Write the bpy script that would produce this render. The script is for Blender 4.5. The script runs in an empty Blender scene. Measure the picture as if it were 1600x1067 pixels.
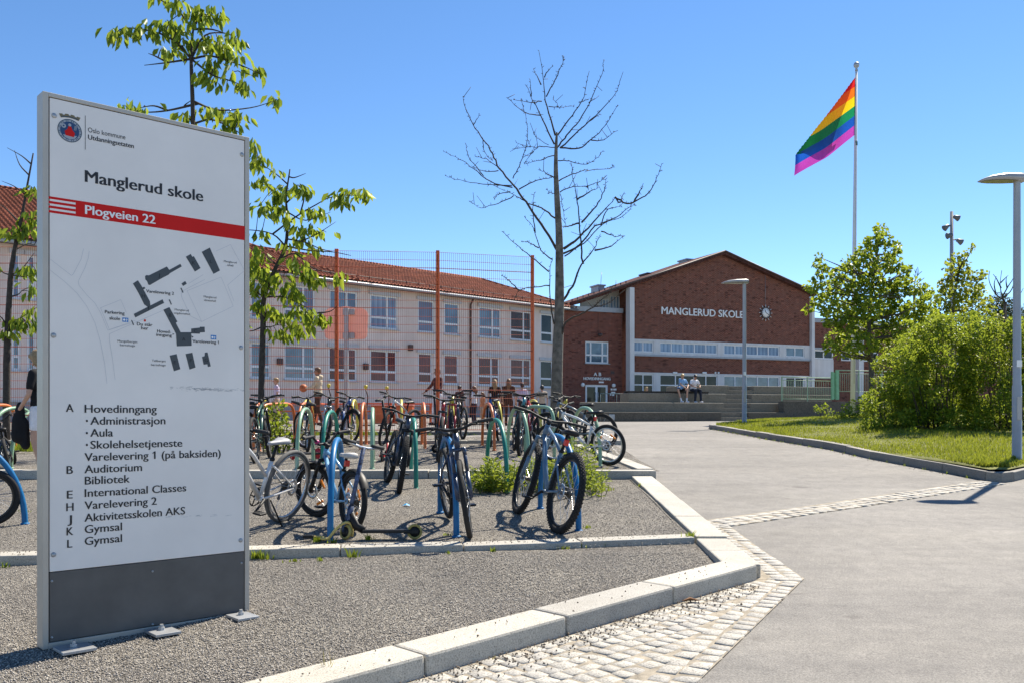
import bpy, bmesh, math, random
import numpy as np
from mathutils import Vector, Matrix, Quaternion

# ------------------------------------------------------------------ camera, sky, sun, exposure
random.seed(7)
RNG = np.random.default_rng(11)
SC = bpy.context.scene
COL = SC.collection
F, CX, HY, CZ = 1400.0, 800.0, 650.0, 1.36      # focal length in photo pixels, principal x, horizon y, eye height
R_ = math.radians

cam_d = bpy.data.cameras.new('camera')
cam = bpy.data.objects.new('camera', cam_d)
COL.objects.link(cam)
cam.location = (0, 0, CZ)
cam.rotation_euler = (R_(90), 0, 0)
cam_d.sensor_width = 36
cam_d.lens = 36 * F / 1600
cam_d.shift_y = (HY - 533.5) / 1600
cam_d.clip_start = .05
cam_d.clip_end = 3000
SC.camera = cam

SUN_EL, SUN_AZ = R_(52), R_(38)                 # azimuth: from straight ahead (+Y) towards the right (+X)
world = bpy.data.worlds.new('World')
SC.world = world
world.use_nodes = True
wn = world.node_tree.nodes
wl = world.node_tree.links
bg = wn['Background']
sky = wn.new('ShaderNodeTexSky')
sky.sky_type = 'NISHITA'
sky.sun_disc = False
sky.sun_elevation = SUN_EL
sky.sun_rotation = SUN_AZ
sky.altitude = 2500
sky.air_density = 1.0
sky.dust_density = .1
sky.ozone_density = 2.2
hsv = wn.new('ShaderNodeHueSaturation')
hsv.inputs['Saturation'].default_value = 1.16
wl.new(sky.outputs[0], hsv.inputs['Color'])
wl.new(hsv.outputs[0], bg.inputs[0])
bg.inputs[1].default_value = .087

sun_d = bpy.data.lights.new('sun', 'SUN')
sun_d.energy = 4.3
sun_d.angle = R_(.53)
sun_d.color = (1.0, .915, .775)
sun = bpy.data.objects.new('sun', sun_d)
COL.objects.link(sun)
SUN_DIR = Vector((math.sin(SUN_AZ) * math.cos(SUN_EL), math.cos(SUN_AZ) * math.cos(SUN_EL), math.sin(SUN_EL)))
sun.rotation_euler = SUN_DIR.to_track_quat('Z', 'Y').to_euler()
sun.location = SUN_DIR * 60

SC.view_settings.view_transform = 'Standard'
SC.view_settings.look = 'None'
SC.view_settings.exposure = 1.19
SC.view_settings.gamma = 1
SC.render.filter_size = 1.1
SC.cycles.max_bounces = 8
SC.cycles.transparent_max_bounces = 8

# ------------------------------------------------------------------ ground profile and pixel helpers
def lerp_table(tab, v):
    if v <= tab[0][0]:
        return tab[0][1]
    for (a, b), (c, d) in zip(tab, tab[1:]):
        if v <= c:
            return b + (d - b) * (v - a) / (c - a)
    return tab[-1][1]

ZG = [(-30, -.4), (0, 0), (4, .16), (7.8, .315), (10.2, .46), (12.7, .60), (16, .76), (20, .90), (24, 1.01), (28, 1.10), (43, 1.12), (60, 1.4), (90, 1.6), (900, 3)]
def zg(y): return lerp_table(ZG, y)
def za(y): return zg(y) - .09 * (1 - min(1, max(0, (y - 10) / 6)))      # asphalt
def zb1(y): return .13 + .042 * (y - 4)                                  # front gravel bed
def zb2(y): return .31 + .06 * (y - 7.7)                                 # bed with the blue hoops
def zb3(y): return .64 + .035 * (y - 12)                                 # bed with the green hoops
def zb4(y): return .88 + .01 * (y - 17.5)                                # strip in front of the fence
KX = [(5, 6.3), (11.8, 6.4), (14.6, 5.84), (19.1, 5.46), (24, 5.4), (25.5, 5.7), (27, 6.5), (42, 12.8), (60, 20)]
def xk(y): return lerp_table(KX, y)
def zbank(x, y):
    d = max(0, x - xk(y))
    front = max(0, (y - 11.8) - .86 * (x - 6.4))
    d = min(d, front * .8)
    return zg(y) + .09 + .05 * min(d, 9)
def hit(px, py, zf):
    a, b = .5, 200.0
    k = (px - CX) / F
    f = lambda y: CZ - (py - HY) / F * y - zf(y)
    for _ in range(60):
        m = (a + b) / 2
        if f(m) > 0: a = m
        else: b = m
    return Vector((k * a, a, zf(a)))
def at(px, py, y):
    return Vector(((px - CX) / F * y, y, CZ - (py - HY) / F * y))

# ------------------------------------------------------------------ objects
MW = {}
def tag(o, label=None, cat=None, group=None, kind=None):
    if label: o['label'] = label
    if cat: o['category'] = cat
    if group: o['group'] = group
    if kind: o['kind'] = kind
    return o
def thing(name, label, cat, loc=(0, 0, 0), rot=None, group=None):
    o = bpy.data.objects.new(name, None)
    o.empty_display_size = .2
    COL.objects.link(o)
    q = rot if rot is not None else Quaternion((1, 0, 0, 0))
    if isinstance(q, (int, float)):
        q = Quaternion((0, 0, 1), q)
    o.location = loc
    o.rotation_mode = 'QUATERNION'
    o.rotation_quaternion = q
    MW[o.name] = Matrix.Translation(Vector(loc)) @ q.to_matrix().to_4x4()
    return tag(o, label, cat, group)

class MB:
    """collects shapes and links them as one mesh object"""
    def __init__(s):
        s.v = []; s.f = []; s.m = []; s.sm = []; s.mi = 0; s.smooth = False
    def add(s, vs, fs, smooth=None):
        o = len(s.v)
        s.v.extend([tuple(p) for p in vs])
        for f in fs:
            s.f.append(tuple(o + i for i in f)); s.m.append(s.mi); s.sm.append(s.smooth if smooth is None else smooth)
        return s
    def box(s, c, d, rot=None, bev=0):
        x, y, z = d[0] / 2, d[1] / 2, d[2] / 2
        if bev > 0:
            return s.bevbox(c, d, rot, bev)
        P = [Vector((i * x, j * y, k * z)) for k in (-1, 1) for j in (-1, 1) for i in (-1, 1)]
        if rot is not None: P = [rot @ p for p in P]
        P = [p + Vector(c) for p in P]
        return s.add(P, [(0, 2, 3, 1), (4, 5, 7, 6), (0, 1, 5, 4), (2, 6, 7, 3), (0, 4, 6, 2), (1, 3, 7, 5)], False)
    def bevbox(s, c, d, rot, b):
        bm = bmesh.new()
        bmesh.ops.create_cube(bm, size=1)
        for v in bm.verts: v.co = Vector((v.co.x * d[0], v.co.y * d[1], v.co.z * d[2]))
        bmesh.ops.bevel(bm, geom=bm.edges[:], offset=b, segments=2, affect='EDGES', profile=.5)
        P = [v.co.copy() for v in bm.verts]
        if rot is not None: P = [rot @ p for p in P]
        P = [p + Vector(c) for p in P]
        bm.verts.index_update()
        s.add(P, [[v.index for v in f.verts] for f in bm.faces], False)
        bm.free(); return s
    def span(s, a, b, bev=0):
        c = [(a[i] + b[i]) / 2 for i in range(3)]
        return s.box(c, [abs(b[i] - a[i]) for i in range(3)], None, bev)
    def tube(s, pts, r, n=8, cap=True, flat=1.0):
        pts = [Vector(p) for p in pts]
        rs = r if isinstance(r, (list, tuple)) else [r] * len(pts)
        T = []
        for i in range(len(pts)):
            a = pts[max(0, i - 1)]; b = pts[min(len(pts) - 1, i + 1)]
            t = (b - a)
            T.append(t.normalized() if t.length > 1e-9 else Vector((0, 0, 1)))
        ref = Vector((0, 0, 1)) if abs(T[0].z) < .9 else Vector((1, 0, 0))
        u = T[0].cross(ref).normalized()
        V = []; Fs = []
        for i, p in enumerate(pts):
            u = (u - T[i] * u.dot(T[i]))
            u = u.normalized() if u.length > 1e-6 else T[i].orthogonal().normalized()
            w = T[i].cross(u)
            for k in range(n):
                a = 2 * math.pi * k / n
                V.append(p + u * (math.cos(a) * rs[i]) + w * (math.sin(a) * rs[i] * flat))
        for i in range(len(pts) - 1):
            for k in range(n):
                k2 = (k + 1) % n
                Fs.append((i * n + k, i * n + k2, (i + 1) * n + k2, (i + 1) * n + k))
        if cap:
            Fs.append(tuple(range(n - 1, -1, -1)))
            Fs.append(tuple((len(pts) - 1) * n + k for k in range(n)))
        return s.add(V, Fs, True)
    def capsule(s, p, q, r1, r2, n=10):
        p, q = Vector(p), Vector(q)
        d = q - p
        L = d.length
        if L < 1e-6: return s.ball(p, (r1, r1, r1))
        d /= L
        pts = []; rs = []
        for a in (-80, -55, -30, 0):
            pts.append(p + d * (r1 * math.sin(R_(a)))); rs.append(r1 * math.cos(R_(a)))
        for a in (0, 30, 55, 80):
            pts.append(q + d * (r2 * math.sin(R_(a)))); rs.append(r2 * math.cos(R_(a)))
        return s.tube(pts, rs, n)
    def ball(s, c, r, rot=None, n=12, m=8):
        V = []; Fs = []
        for i in range(1, m):
            th = math.pi * i / m
            for k in range(n):
                a = 2 * math.pi * k / n
                V.append(Vector((r[0] * math.sin(th) * math.cos(a), r[1] * math.sin(th) * math.sin(a), r[2] * math.cos(th))))
        V.append(Vector((0, 0, r[2]))); V.append(Vector((0, 0, -r[2])))
        t, b = len(V) - 2, len(V) - 1
        for i in range(m - 2):
            for k in range(n):
                k2 = (k + 1) % n
                Fs.append((i * n + k, (i + 1) * n + k, (i + 1) * n + k2, i * n + k2))
        for k in range(n):
            Fs.append((t, k, (k + 1) % n)); Fs.append((b, (m - 2) * n + (k + 1) % n, (m - 2) * n + k))
        if rot is not None: V = [rot @ p for p in V]
        return s.add([p + Vector(c) for p in V], Fs, True)
    def lathe(s, prof, c=(0, 0, 0), axis='Z', n=24, closed=False, smooth=True):
        """prof: (radius, height) pairs turned round an axis"""
        V = []; Fs = []
        for (r, h) in prof:
            for k in range(n):
                a = 2 * math.pi * k / n
                x, y = r * math.cos(a), r * math.sin(a)
                V.append(Vector({'Z': (x, y, h), 'Y': (x, h, y), 'X': (h, x, y)}[axis]) + Vector(c))
        m = len(prof)
        for i in range(m if closed else m - 1):
            j = (i + 1) % m
            for k in range(n):
                k2 = (k + 1) % n
                Fs.append((i * n + k, i * n + k2, j * n + k2, j * n + k) if axis != 'Y' else (i * n + k, j * n + k, j * n + k2, i * n + k2))
        if not closed:
            if prof[0][0] > 1e-5: Fs.append(tuple(range(n)) if axis == 'Y' else tuple(range(n - 1, -1, -1)))
            if prof[-1][0] > 1e-5: Fs.append(tuple((m - 1) * n + k for k in (range(n - 1, -1, -1) if axis == 'Y' else range(n))))
        return s.add(V, Fs, smooth)
    def prism(s, poly, y0, y1):
        """polygon in (x, z) pushed from depth y0 to y1"""
        n = len(poly)
        V = [Vector((x, y0, z)) for x, z in poly] + [Vector((x, y1, z)) for x, z in poly]
        Fs = [tuple(range(n)), tuple(range(2 * n - 1, n - 1, -1))]
        for i in range(n):
            j = (i + 1) % n
            Fs.append((i, i + n, j + n, j))
        return s.add(V, Fs, False)
    def quad(s, a, b, c, d, smooth=False):
        return s.add([a, b, c, d], [(0, 1, 2, 3)], smooth)
    def xf(s, M, start=0):
        s.v = s.v[:start] + [tuple(M @ Vector(p)) for p in s.v[start:]]
        return s
    def mesh(s, name, mats):
        me = bpy.data.meshes.new(name)
        me.from_pydata(s.v, [], s.f)
        for m in (mats if isinstance(mats, (list, tuple)) else [mats]): me.materials.append(m)
        me.polygons.foreach_set('material_index', s.m)
        me.polygons.foreach_set('use_smooth', s.sm)
        me.update()
        return me
    def build(s, name, mats, parent=None, world=False, label=None):
        if world and parent is not None:
            top = parent
            while top.parent: top = top.parent
            s.xf(MW[top.name].inverted())
        o = bpy.data.objects.new(name, s.mesh(name, mats))
        COL.objects.link(o)
        if parent is not None: o.parent = parent
        if label: o['label'] = label
        return o
    def build_clean(s, name, mats, parent=None, world=False, flip_fix=True):
        o = s.build(name, mats, parent, world)
        bm = bmesh.new(); bm.from_mesh(o.data)
        bmesh.ops.recalc_face_normals(bm, faces=bm.faces)
        bm.to_mesh(o.data); bm.free()
        return o
def link_mesh(name, me, parent=None):
    o = bpy.data.objects.new(name, me); COL.objects.link(o)
    if parent is not None: o.parent = parent
    return o
def structure(name, mb, mats):
    o = mb.build(name, mats); o['kind'] = 'structure'; return o
def copy_tree(o, parent=None):
    c = o.copy(); COL.objects.link(c)
    if parent is not None: c.parent = parent
    for ch in list(o.children): copy_tree(ch, c)
    return c
def remesh(mb, voxel, smooth=3):
    me = mb.mesh('tmp', [])
    o = bpy.data.objects.new('tmp', me); COL.objects.link(o)
    md = o.modifiers.new('r', 'REMESH'); md.mode = 'VOXEL'; md.voxel_size = voxel
    if smooth:
        sm = o.modifiers.new('s', 'SMOOTH'); sm.factor = .5; sm.iterations = smooth
    dg = bpy.context.evaluated_depsgraph_get()
    out = bpy.data.meshes.new_from_object(o.evaluated_get(dg))
    bpy.data.objects.remove(o); bpy.data.meshes.remove(me)
    out.polygons.foreach_set('use_smooth', [True] * len(out.polygons))
    return out

# ------------------------------------------------------------------ materials
def lin(c):
    if isinstance(c, str):
        c = [int(c[i:i + 2], 16) / 255 for i in (0, 2, 4)]
        return tuple(x / 12.92 if x <= .04045 else ((x + .055) / 1.055) ** 2.4 for x in c)
    return tuple(c)
MATS = {}
def new_mat(name):
    m = bpy.data.materials.new(name); m.use_nodes = True
    nt = m.node_tree
    return m, nt.nodes, nt.links, nt.nodes['Principled BSDF']
def noise_node(N, L, scale, detail=4, rough=.6, coord='Object'):
    tc = N.new('ShaderNodeTexCoord'); n = N.new('ShaderNodeTexNoise')
    n.inputs['Scale'].default_value = scale; n.inputs['Detail'].default_value = detail; n.inputs['Roughness'].default_value = rough
    L.new(tc.outputs[coord], n.inputs['Vector'])
    return n
def ramp(N, L, src, stops):
    r = N.new('ShaderNodeValToRGB')
    el = r.color_ramp.elements
    while len(el) > 1: el.remove(el[-1])
    el[0].position = stops[0][0]; el[0].color = (*lin(stops[0][1]), 1)
    for p, c in stops[1:]:
        e = el.new(p); e.color = (*lin(c), 1)
    L.new(src, r.inputs[0])
    return r
def mixc(N, L, fac, a, b, mode='MIX'):
    m = N.new('ShaderNodeMix'); m.data_type = 'RGBA'; m.blend_type = mode
    if hasattr(fac, 'is_linked'): L.new(fac, m.inputs[0])
    else: m.inputs[0].default_value = fac
    for i, c in ((6, a), (7, b)):
        if hasattr(c, 'is_linked'): L.new(c, m.inputs[i])
        else: m.inputs[i].default_value = (*lin(c), 1)
    return m.outputs[2]
def bump(N, L, B, h, strength, dist=.01):
    b = N.new('ShaderNodeBump'); b.inputs['Strength'].default_value = strength; b.inputs['Distance'].default_value = dist
    L.new(h, b.inputs['Height']); L.new(b.outputs[0], B.inputs['Normal'])
def mat(name, col, rough=.55, metal=0.0, var=.12, vs=6.0, bmp=0.0, bs=60.0, spec=.5, coat=0.0):
    if name in MATS: return MATS[name]
    m, N, L, B = new_mat(name)
    c = lin(col)
    n = noise_node(N, L, vs)
    lo = tuple(x * (1 - var) for x in c); hi = tuple(min(1, x * (1 + var)) for x in c)
    r = ramp(N, L, n.outputs[0], [(.3, lo), (.7, hi)])
    L.new(r.outputs[0], B.inputs['Base Color'])
    B.inputs['Roughness'].default_value = rough; B.inputs['Metallic'].default_value = metal
    B.inputs['Specular IOR Level'].default_value = spec; B.inputs['Coat Weight'].default_value = coat
    if bmp:
        n2 = noise_node(N, L, bs, 3)
        bump(N, L, B, n2.outputs[0], bmp)
    MATS[name] = m
    return m
def leaf_mat(name, c1, c2, c3=None, trans=.45):
    m, N, L, B = new_mat(name)
    g = N.new('ShaderNodeNewGeometry')
    st = [(0, c1), (.6, c2)] + ([(1, c3)] if c3 else [])
    r = ramp(N, L, g.outputs['Random Per Island'], st)
    L.new(r.outputs[0], B.inputs['Base Color'])
    B.inputs['Roughness'].default_value = .45; B.inputs['Specular IOR Level'].default_value = .35
    t = N.new('ShaderNodeBsdfTranslucent')
    tc = mixc(N, L, .5, r.outputs[0], (.50, .56, .06))
    L.new(tc, t.inputs[0])
    mx = N.new('ShaderNodeMixShader'); mx.inputs[0].default_value = trans
    L.new(B.outputs[0], mx.inputs[1]); L.new(t.outputs[0], mx.inputs[2])
    L.new(mx.outputs[0], N['Material Output'].inputs[0])
    return m
# ------------------------------------------------------------------ ground materials
def m_asphalt():
    m, N, L, B = new_mat('asphalt')
    big = noise_node(N, L, .35, 5, .6); fine = noise_node(N, L, 95, 3, .7); mid = noise_node(N, L, 6, 6, .7)
    a = ramp(N, L, big.outputs[0], [(.3, (.176, .166, .151)), (.7, (.236, .223, .204))])
    b = ramp(N, L, fine.outputs[0], [(.32, (.62, .62, .62)), (.5, (1, 1, 1)), (.68, (1.4, 1.39, 1.37))])
    d = ramp(N, L, mid.outputs[0], [(.35, (.86, .86, .87)), (.65, (1.1, 1.1, 1.1))])
    c = mixc(N, L, 1.0, a.outputs[0], b.outputs[0], 'MULTIPLY')
    c = mixc(N, L, 1.0, c, d.outputs[0], 'MULTIPLY')
    tc = N.new('ShaderNodeTexCoord'); mp = N.new('ShaderNodeMapping'); mp.inputs['Rotation'].default_value = (0, 0, R_(28)); mp.inputs['Scale'].default_value = (.22, 1.9, 1)
    st = N.new('ShaderNodeTexNoise'); st.inputs['Scale'].default_value = 1; st.inputs['Detail'].default_value = 6; st.inputs['Roughness'].default_value = .62
    L.new(tc.outputs['Object'], mp.inputs[0]); L.new(mp.outputs[0], st.inputs['Vector'])
    sr = ramp(N, L, st.outputs[0], [(.30, (.84, .84, .85)), (.5, (1, 1, 1)), (.7, (1.09, 1.085, 1.07))])
    c = mixc(N, L, 1.0, c, sr.outputs[0], 'MULTIPLY')
    sp = noise_node(N, L, 2.6, 2, .4); sq = ramp(N, L, sp.outputs[0], [(.0, (1, 1, 1)), (.70, (1, 1, 1)), (.76, (.74, .73, .73))])
    c = mixc(N, L, 1.0, c, sq.outputs[0], 'MULTIPLY')
    L.new(c, B.inputs['Base Color']); B.inputs['Roughness'].default_value = .85; B.inputs['Specular IOR Level'].default_value = .3
    bump(N, L, B, fine.outputs[0], .4, .012)
    return m
def m_gravel():
    m, N, L, B = new_mat('gravel')
    tc = N.new('ShaderNodeTexCoord')
    v = N.new('ShaderNodeTexVoronoi'); v.inputs['Scale'].default_value = 150
    L.new(tc.outputs['Object'], v.inputs['Vector'])
    sep = N.new('ShaderNodeSeparateColor'); L.new(v.outputs['Color'], sep.inputs[0])
    a = ramp(N, L, sep.outputs[0], [(0, (.022, .02, .018)), (.3, (.14, .128, .115)), (.7, (.34, .315, .28)), (1, (.64, .60, .54))])
    e = ramp(N, L, v.outputs['Distance'], [(.35, (1, 1, 1)), (.75, (.45, .45, .45))])
    big = noise_node(N, L, 1.3, 5, .65)
    f = ramp(N, L, big.outputs[0], [(.3, (.78, .77, .77)), (.7, (1.2, 1.18, 1.12))])
    c = mixc(N, L, 1.0, a.outputs[0], e.outputs[0], 'MULTIPLY'); c = mixc(N, L, 1.0, c, f.outputs[0], 'MULTIPLY')
    L.new(c, B.inputs['Base Color']); B.inputs['Roughness'].default_value = .9; B.inputs['Specular IOR Level'].default_value = .25
    inv = N.new('ShaderNodeMath'); inv.operation = 'SUBTRACT'; inv.inputs[0].default_value = 1; L.new(v.outputs['Distance'], inv.inputs[1])
    bump(N, L, B, inv.outputs[0], .9, .012)
    return m
def m_granite(name, c1, c2, c3, sc=130, rough=.75, stain=.0):
    m, N, L, B = new_mat(name)
    n = noise_node(N, L, sc, 4, .75); big = noise_node(N, L, 2.2, 5, .65)
    a = ramp(N, L, n.outputs[0], [(.34, c1), (.47, c2), (.66, c3)])
    f = ramp(N, L, big.outputs[0], [(.3, (.86, .85, .83)), (.7, (1.06, 1.06, 1.06))])
    c = mixc(N, L, 1.0, a.outputs[0], f.outputs[0], 'MULTIPLY')
    g = N.new('ShaderNodeNewGeometry')
    rr = ramp(N, L, g.outputs['Random Per Island'], [(0, (.82, .82, .83)), (1, (1.12, 1.1, 1.06))])
    c = mixc(N, L, 1.0, c, rr.outputs[0], 'MULTIPLY')
    L.new(c, B.inputs['Base Color']); B.inputs['Roughness'].default_value = rough
    bump(N, L, B, n.outputs[0], .35, .006)
    return m
M_ASPHALT, M_GRAVEL = m_asphalt(), m_gravel()
M_KERB = m_granite('kerb_granite', (.17, .16, .14), (.40, .38, .335), (.54, .515, .46))
M_DKERB = m_granite('dark_kerb_granite', (.07, .067, .062), (.21, .20, .18), (.36, .34, .30))
M_SETT = m_granite('sett_granite', (.13, .125, .115), (.35, .335, .305), (.55, .53, .48), 90)
M_SAND = mat('joint_sand', (.30, .26, .20), .95, var=.35, vs=14, bmp=.5, bs=150)
M_SOIL = mat('grass_soil', (.12, .125, .02), .95, var=.4, vs=3, bmp=.6, bs=40)

# ------------------------------------------------------------------ ground: one asphalt sheet to the horizon
ys = list(np.arange(-30, 0, 5)) + list(np.arange(0, 30, .5)) + list(np.arange(30, 70, 2)) + [70, 90, 130, 200, 350, 600, 900]
xs = [-900, -400, -200, -100, -60] + list(np.arange(-40, 41, 2)) + [60, 100, 200, 400, 900]
g = MB(); g.smooth = True
for y in ys:
    for x in xs: g.v.append((x, y, za(y)))
nx = len(xs)
for j in range(len(ys) - 1):
    for i in range(nx - 1):
        g.f.append((j * nx + i, j * nx + i + 1, (j + 1) * nx + i + 1, (j + 1) * nx + i)); g.m.append(0); g.sm.append(True)
structure('asphalt_ground', g, M_ASPHALT)

# gravel beds: three terraces behind granite kerbs
FK0, FK1 = Vector((-3.35, 1.55, 0)), Vector((1.78, 6.49, 0))      # outer edge of the front kerb
XR = 1.83                                                          # outer edge of the right kerb
def yk1(x): return 6.98 + .163 * (x + 2.04)                        # outer (near) edge of the kerb before the blue hoops
YK2, YK3, YKF = 11.72, 17.35, 21.0
def bed(name, y0, y1, x0, x1, zf, nxs, nys):
    m = MB(); m.smooth = True
    for j in range(nys + 1):
        for i in range(nxs + 1):
            fx, fy = i / nxs, j / nys
            X0 = x0; X1 = x1
            X = X0 + (X1 - X0) * fx
            a = y0(X) if callable(y0) else y0; b = y1(X) if callable(y1) else y1
            Y = a + (b - a) * fy
            z = zf(Y) + .012 * math.sin(X * 2.1 + Y * .7) * math.sin(Y * 1.7 + X * .4)
            m.v.append((X, Y, z))
    for j in range(nys):
        for i in range(nxs):
            a = j * (nxs + 1) + i
            m.f.append((a, a + 1, a + nxs + 2, a + nxs + 1)); m.m.append(0); m.sm.append(True)
    return structure(name, m, M_GRAVEL)
fkd = (FK1 - FK0).normalized()
fkn = Vector((-fkd.y, fkd.x, 0))
def fk_inner_y(x):
    p = FK0 + fkn * .15
    return p.y + (x - p.x) * fkd.y / fkd.x
bed('gravel_bed', lambda x: max(fk_inner_y(x), .4), lambda x: yk1(x) + .15, -14, XR - .12, zb1, 60, 30)
bed('gravel_bed', lambda x: yk1(x) + .14, YK2 + .15, -14, XR - .12, zb2, 60, 30)
bed('gravel_bed', YK2 + .14, YK3 + .15, -24, 1.95, zb3, 60, 30)
bed('gravel_bed', YK3 + .14, YKF + .15, -30, 1.95, zb4, 60, 12)

def kerb_run(name, pts, width, side, ztop, zbot, stone, mat_, jitter=.004, gap=.006, bev=.012):
    """stones along a line: pts are the outer edge, the stone lies to the left (side 1) or right (-1) of it"""
    m = MB()
    for a, b in zip(pts, pts[1:]):
        a, b = Vector((a[0], a[1], 0)), Vector((b[0], b[1], 0))
        L = (b - a).length; d = (b - a) / L; n = Vector((-d.y, d.x, 0)) * side
        k = max(1, round(L / stone))
        for i in range(k):
            t0, t1 = L * i / k + gap / 2, L * (i + 1) / k - gap / 2
            c = a + d * ((t0 + t1) / 2) + n * (width / 2)
            p0, p1 = a + d * t0, a + d * t1
            z0, z1 = ztop(p0.y), ztop(p1.y)
            sl = math.atan2(z1 - z0, t1 - t0)
            h = .34
            rot = Matrix.Rotation(math.atan2(d.y, d.x), 3, 'Z') @ Matrix.Rotation(-sl + random.uniform(-jitter, jitter), 3, 'Y') @ Matrix.Rotation(random.uniform(-jitter, jitter), 3, 'Z')
            m.box((c.x, c.y, (z0 + z1) / 2 - h / 2 + random.uniform(-jitter, jitter)), (t1 - t0, width, h), rot, bev)
    return structure(name, m, mat_)
kerb_run('granite_kerb', [FK0, FK1], .27, 1, lambda y: za(y) + .118, None, 1.05, M_KERB, .003, .007, .016)
def fk_end(y): return za(y) + .116
kerb_run('granite_kerb', [(FK1.x + .04, FK1.y + .06), (XR, 7.62)], .27, 1, lambda y: za(y) + .11, None, .55, M_KERB, .004, .007, .014)
kerb_run('granite_kerb', [(XR + .005, 7.63), (XR, 11.70)], .27, 1, lambda y: max(za(y) + .10, zb2(y) + .035), None, 1.0, M_KERB, .004, .007, .014)
kerb_run('granite_kerb', [(-13, yk1(-13)), (XR - .28, yk1(XR - .28))], .22, 1, lambda y: zb2(max(7.3, y)) + .035, None, 1.0, M_KERB, .006, .008, .012)
kerb_run('granite_kerb', [(-16, YK2), (XR + .06, YK2)], .25, 1, lambda y: .655, None, 1.0, M_KERB, .005, .008, .012)
kerb_run('granite_kerb', [(XR + .06, YK2 + .26), (1.35, YK3 - .4)], .22, 1, lambda y: zb3(y) + .03, None, 1.0, M_KERB, .005, .008, .012)
kerb_run('granite_kerb', [(-22, YK3), (2.15, YK3)], .25, 1, lambda y: .90, None, 1.0, M_KERB, .005, .008, .012)
kerb_run('granite_kerb', [(-26, YKF), (2.0, YKF)], .2, 1, lambda y: 1.0, None, 1.0, M_DKERB, .005, .008, .012)
BK = [(5.75, 25.6), (5.4, 24.6), (5.42, 23), (5.46, 19.1), (5.84, 14.6), (6.33, 12.0), (6.47, 11.82), (6.7, 11.95), (9.2, 14.2), (20, 23.6)]
kerb_run('bank_kerb', BK, .16, 1, lambda y: za(y) + .125 if y < 20 else zg(y) + .11, None, .9, M_DKERB, .006, .008, .012)
kerb_run('bank_kerb', [(13.0, 42.3), (6.6, 27.2), (5.75, 25.6)], .16, 1, lambda y: zg(y) + .10, None, .95, M_DKERB, .006, .008, .012)

# grass bank surface
m = MB(); m.smooth = True
rows = list(np.arange(12.0, 43.4, .6)); NB = 46
for y in rows:
    x0 = xk(y) + .03; xf = min(48, 6.55 + (y - 11.95) / .86 + .02)
    x0 = min(x0, xf)
    for i in range(NB + 1):
        t = (i / NB) ** 1.6
        x = x0 + (xf - x0) * t
        z = zbank(x, y) + .03 * math.sin(x * 1.7 + y) * math.sin(y * 1.3) * min(1, i / 5)
        m.v.append((x, y, z))
for j in range(len(rows) - 1):
    for i in range(NB):
        a = j * (NB + 1) + i
        m.f.append((a, a + 1, a + NB + 2, a + NB + 1)); m.m.append(0); m.sm.append(True)
structure('grass_bank', m, M_SOIL)

# granite setts
def in_poly(x, y, P):
    c = False; j = len(P) - 1
    for i in range(len(P)):
        if (P[i][1] > y) != (P[j][1] > y) and x < (P[j][0] - P[i][0]) * (y - P[i][1]) / (P[j][1] - P[i][1]) + P[i][0]: c = not c
        j = i
    return c
SETT = MB()
def sett(c, d, lx, ly, h=.0):
    n = Vector((-d.y, d.x, 0)); b = .012
    z = za(c.y) + .010 + random.uniform(-.003, .003) + h
    P = []
    for (i, j) in ((-1, -1), (1, -1), (1, 1), (-1, 1)):
        ax = lx / 2 * i + random.uniform(-.009, .009); ay = ly / 2 * j + random.uniform(-.009, .009)
        P.append((ax, ay))
    tl = random.uniform(-.035, .035); tm = random.uniform(-.035, .035)
    V = []
    for s_, zz in ((1.0, -.04), (1.0, -.006), (.91, 0.0)):
        for ax, ay in P:
            q = c + d * (ax * s_) + n * (ay * s_)
            V.append((q.x, q.y, z + zz + tl * ax + tm * ay))
    q = c; V.append((q.x, q.y, z + .004))
    Fs = []
    for r in (0, 4):
        for k in range(4): Fs.append((r + k, r + (k + 1) % 4, r + 4 + (k + 1) % 4, r + 4 + k))
    for k in range(4): Fs.append((8 + k, 8 + (k + 1) % 4, 12))
    SETT.add(V, Fs, True)
def sett_row(a, b, w, lo=.09, hi=.14):
    a, b = Vector((*a, 0)), Vector((*b, 0)); L = (b - a).length; d = (b - a) / L
    t = 0
    while t < L - .04:
        l = min(random.uniform(lo, hi), L - t)
        sett(a + d * (t + l / 2), d, l - .007, w - .007); t += l
B0, B1, B2 = Vector((-.55, 1.70, 0)), Vector((2.13, 6.53, 0)), Vector((2.13, 8.9, 0))
bd = (B1 - B0).normalized(); bn = Vector((-bd.y, bd.x, 0))
for k in range(2):
    o = bn * (.06 + .12 * k)
    sett_row((B0 + o)[:2], (B1 + o)[:2], .115)
    sett_row((2.13 - .06 - .12 * k, 6.55 - .1 * k), (2.13 - .06 - .12 * k, 8.85), .115)
kd, kn = fkd, -fkn
poly = [(FK0 - fkn * .01)[:2], (FK1 - fkn * .01 + fkd * .12)[:2], (B1 + bn * .25)[:2], (B0 + bn * .25)[:2]]
v = .06
while v < 3.2:
    t = random.uniform(0, .1)
    while t < 7.6:
        l = random.uniform(.085, .125)
        c = FK0 + kd * (t + l / 2) + kn * v
        if in_poly(c.x, c.y, poly): sett(c, kd, l - .007, .092)
        t += l
    v += .098
for k in range(3):
    o = Vector((-.6, .8, 0)) * (.115 * k)
    sett_row((Vector((1.98, 8.72, 0)) + o)[:2], (Vector((6.42, 11.72, 0)) + o)[:2], .11, .12, .2)
structure('sett_paving', SETT, M_SETT)
m = MB()
def sheet(P):
    m.add([(x, y, za(y) + .007) for x, y in P], [tuple(range(len(P)))], False)
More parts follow.
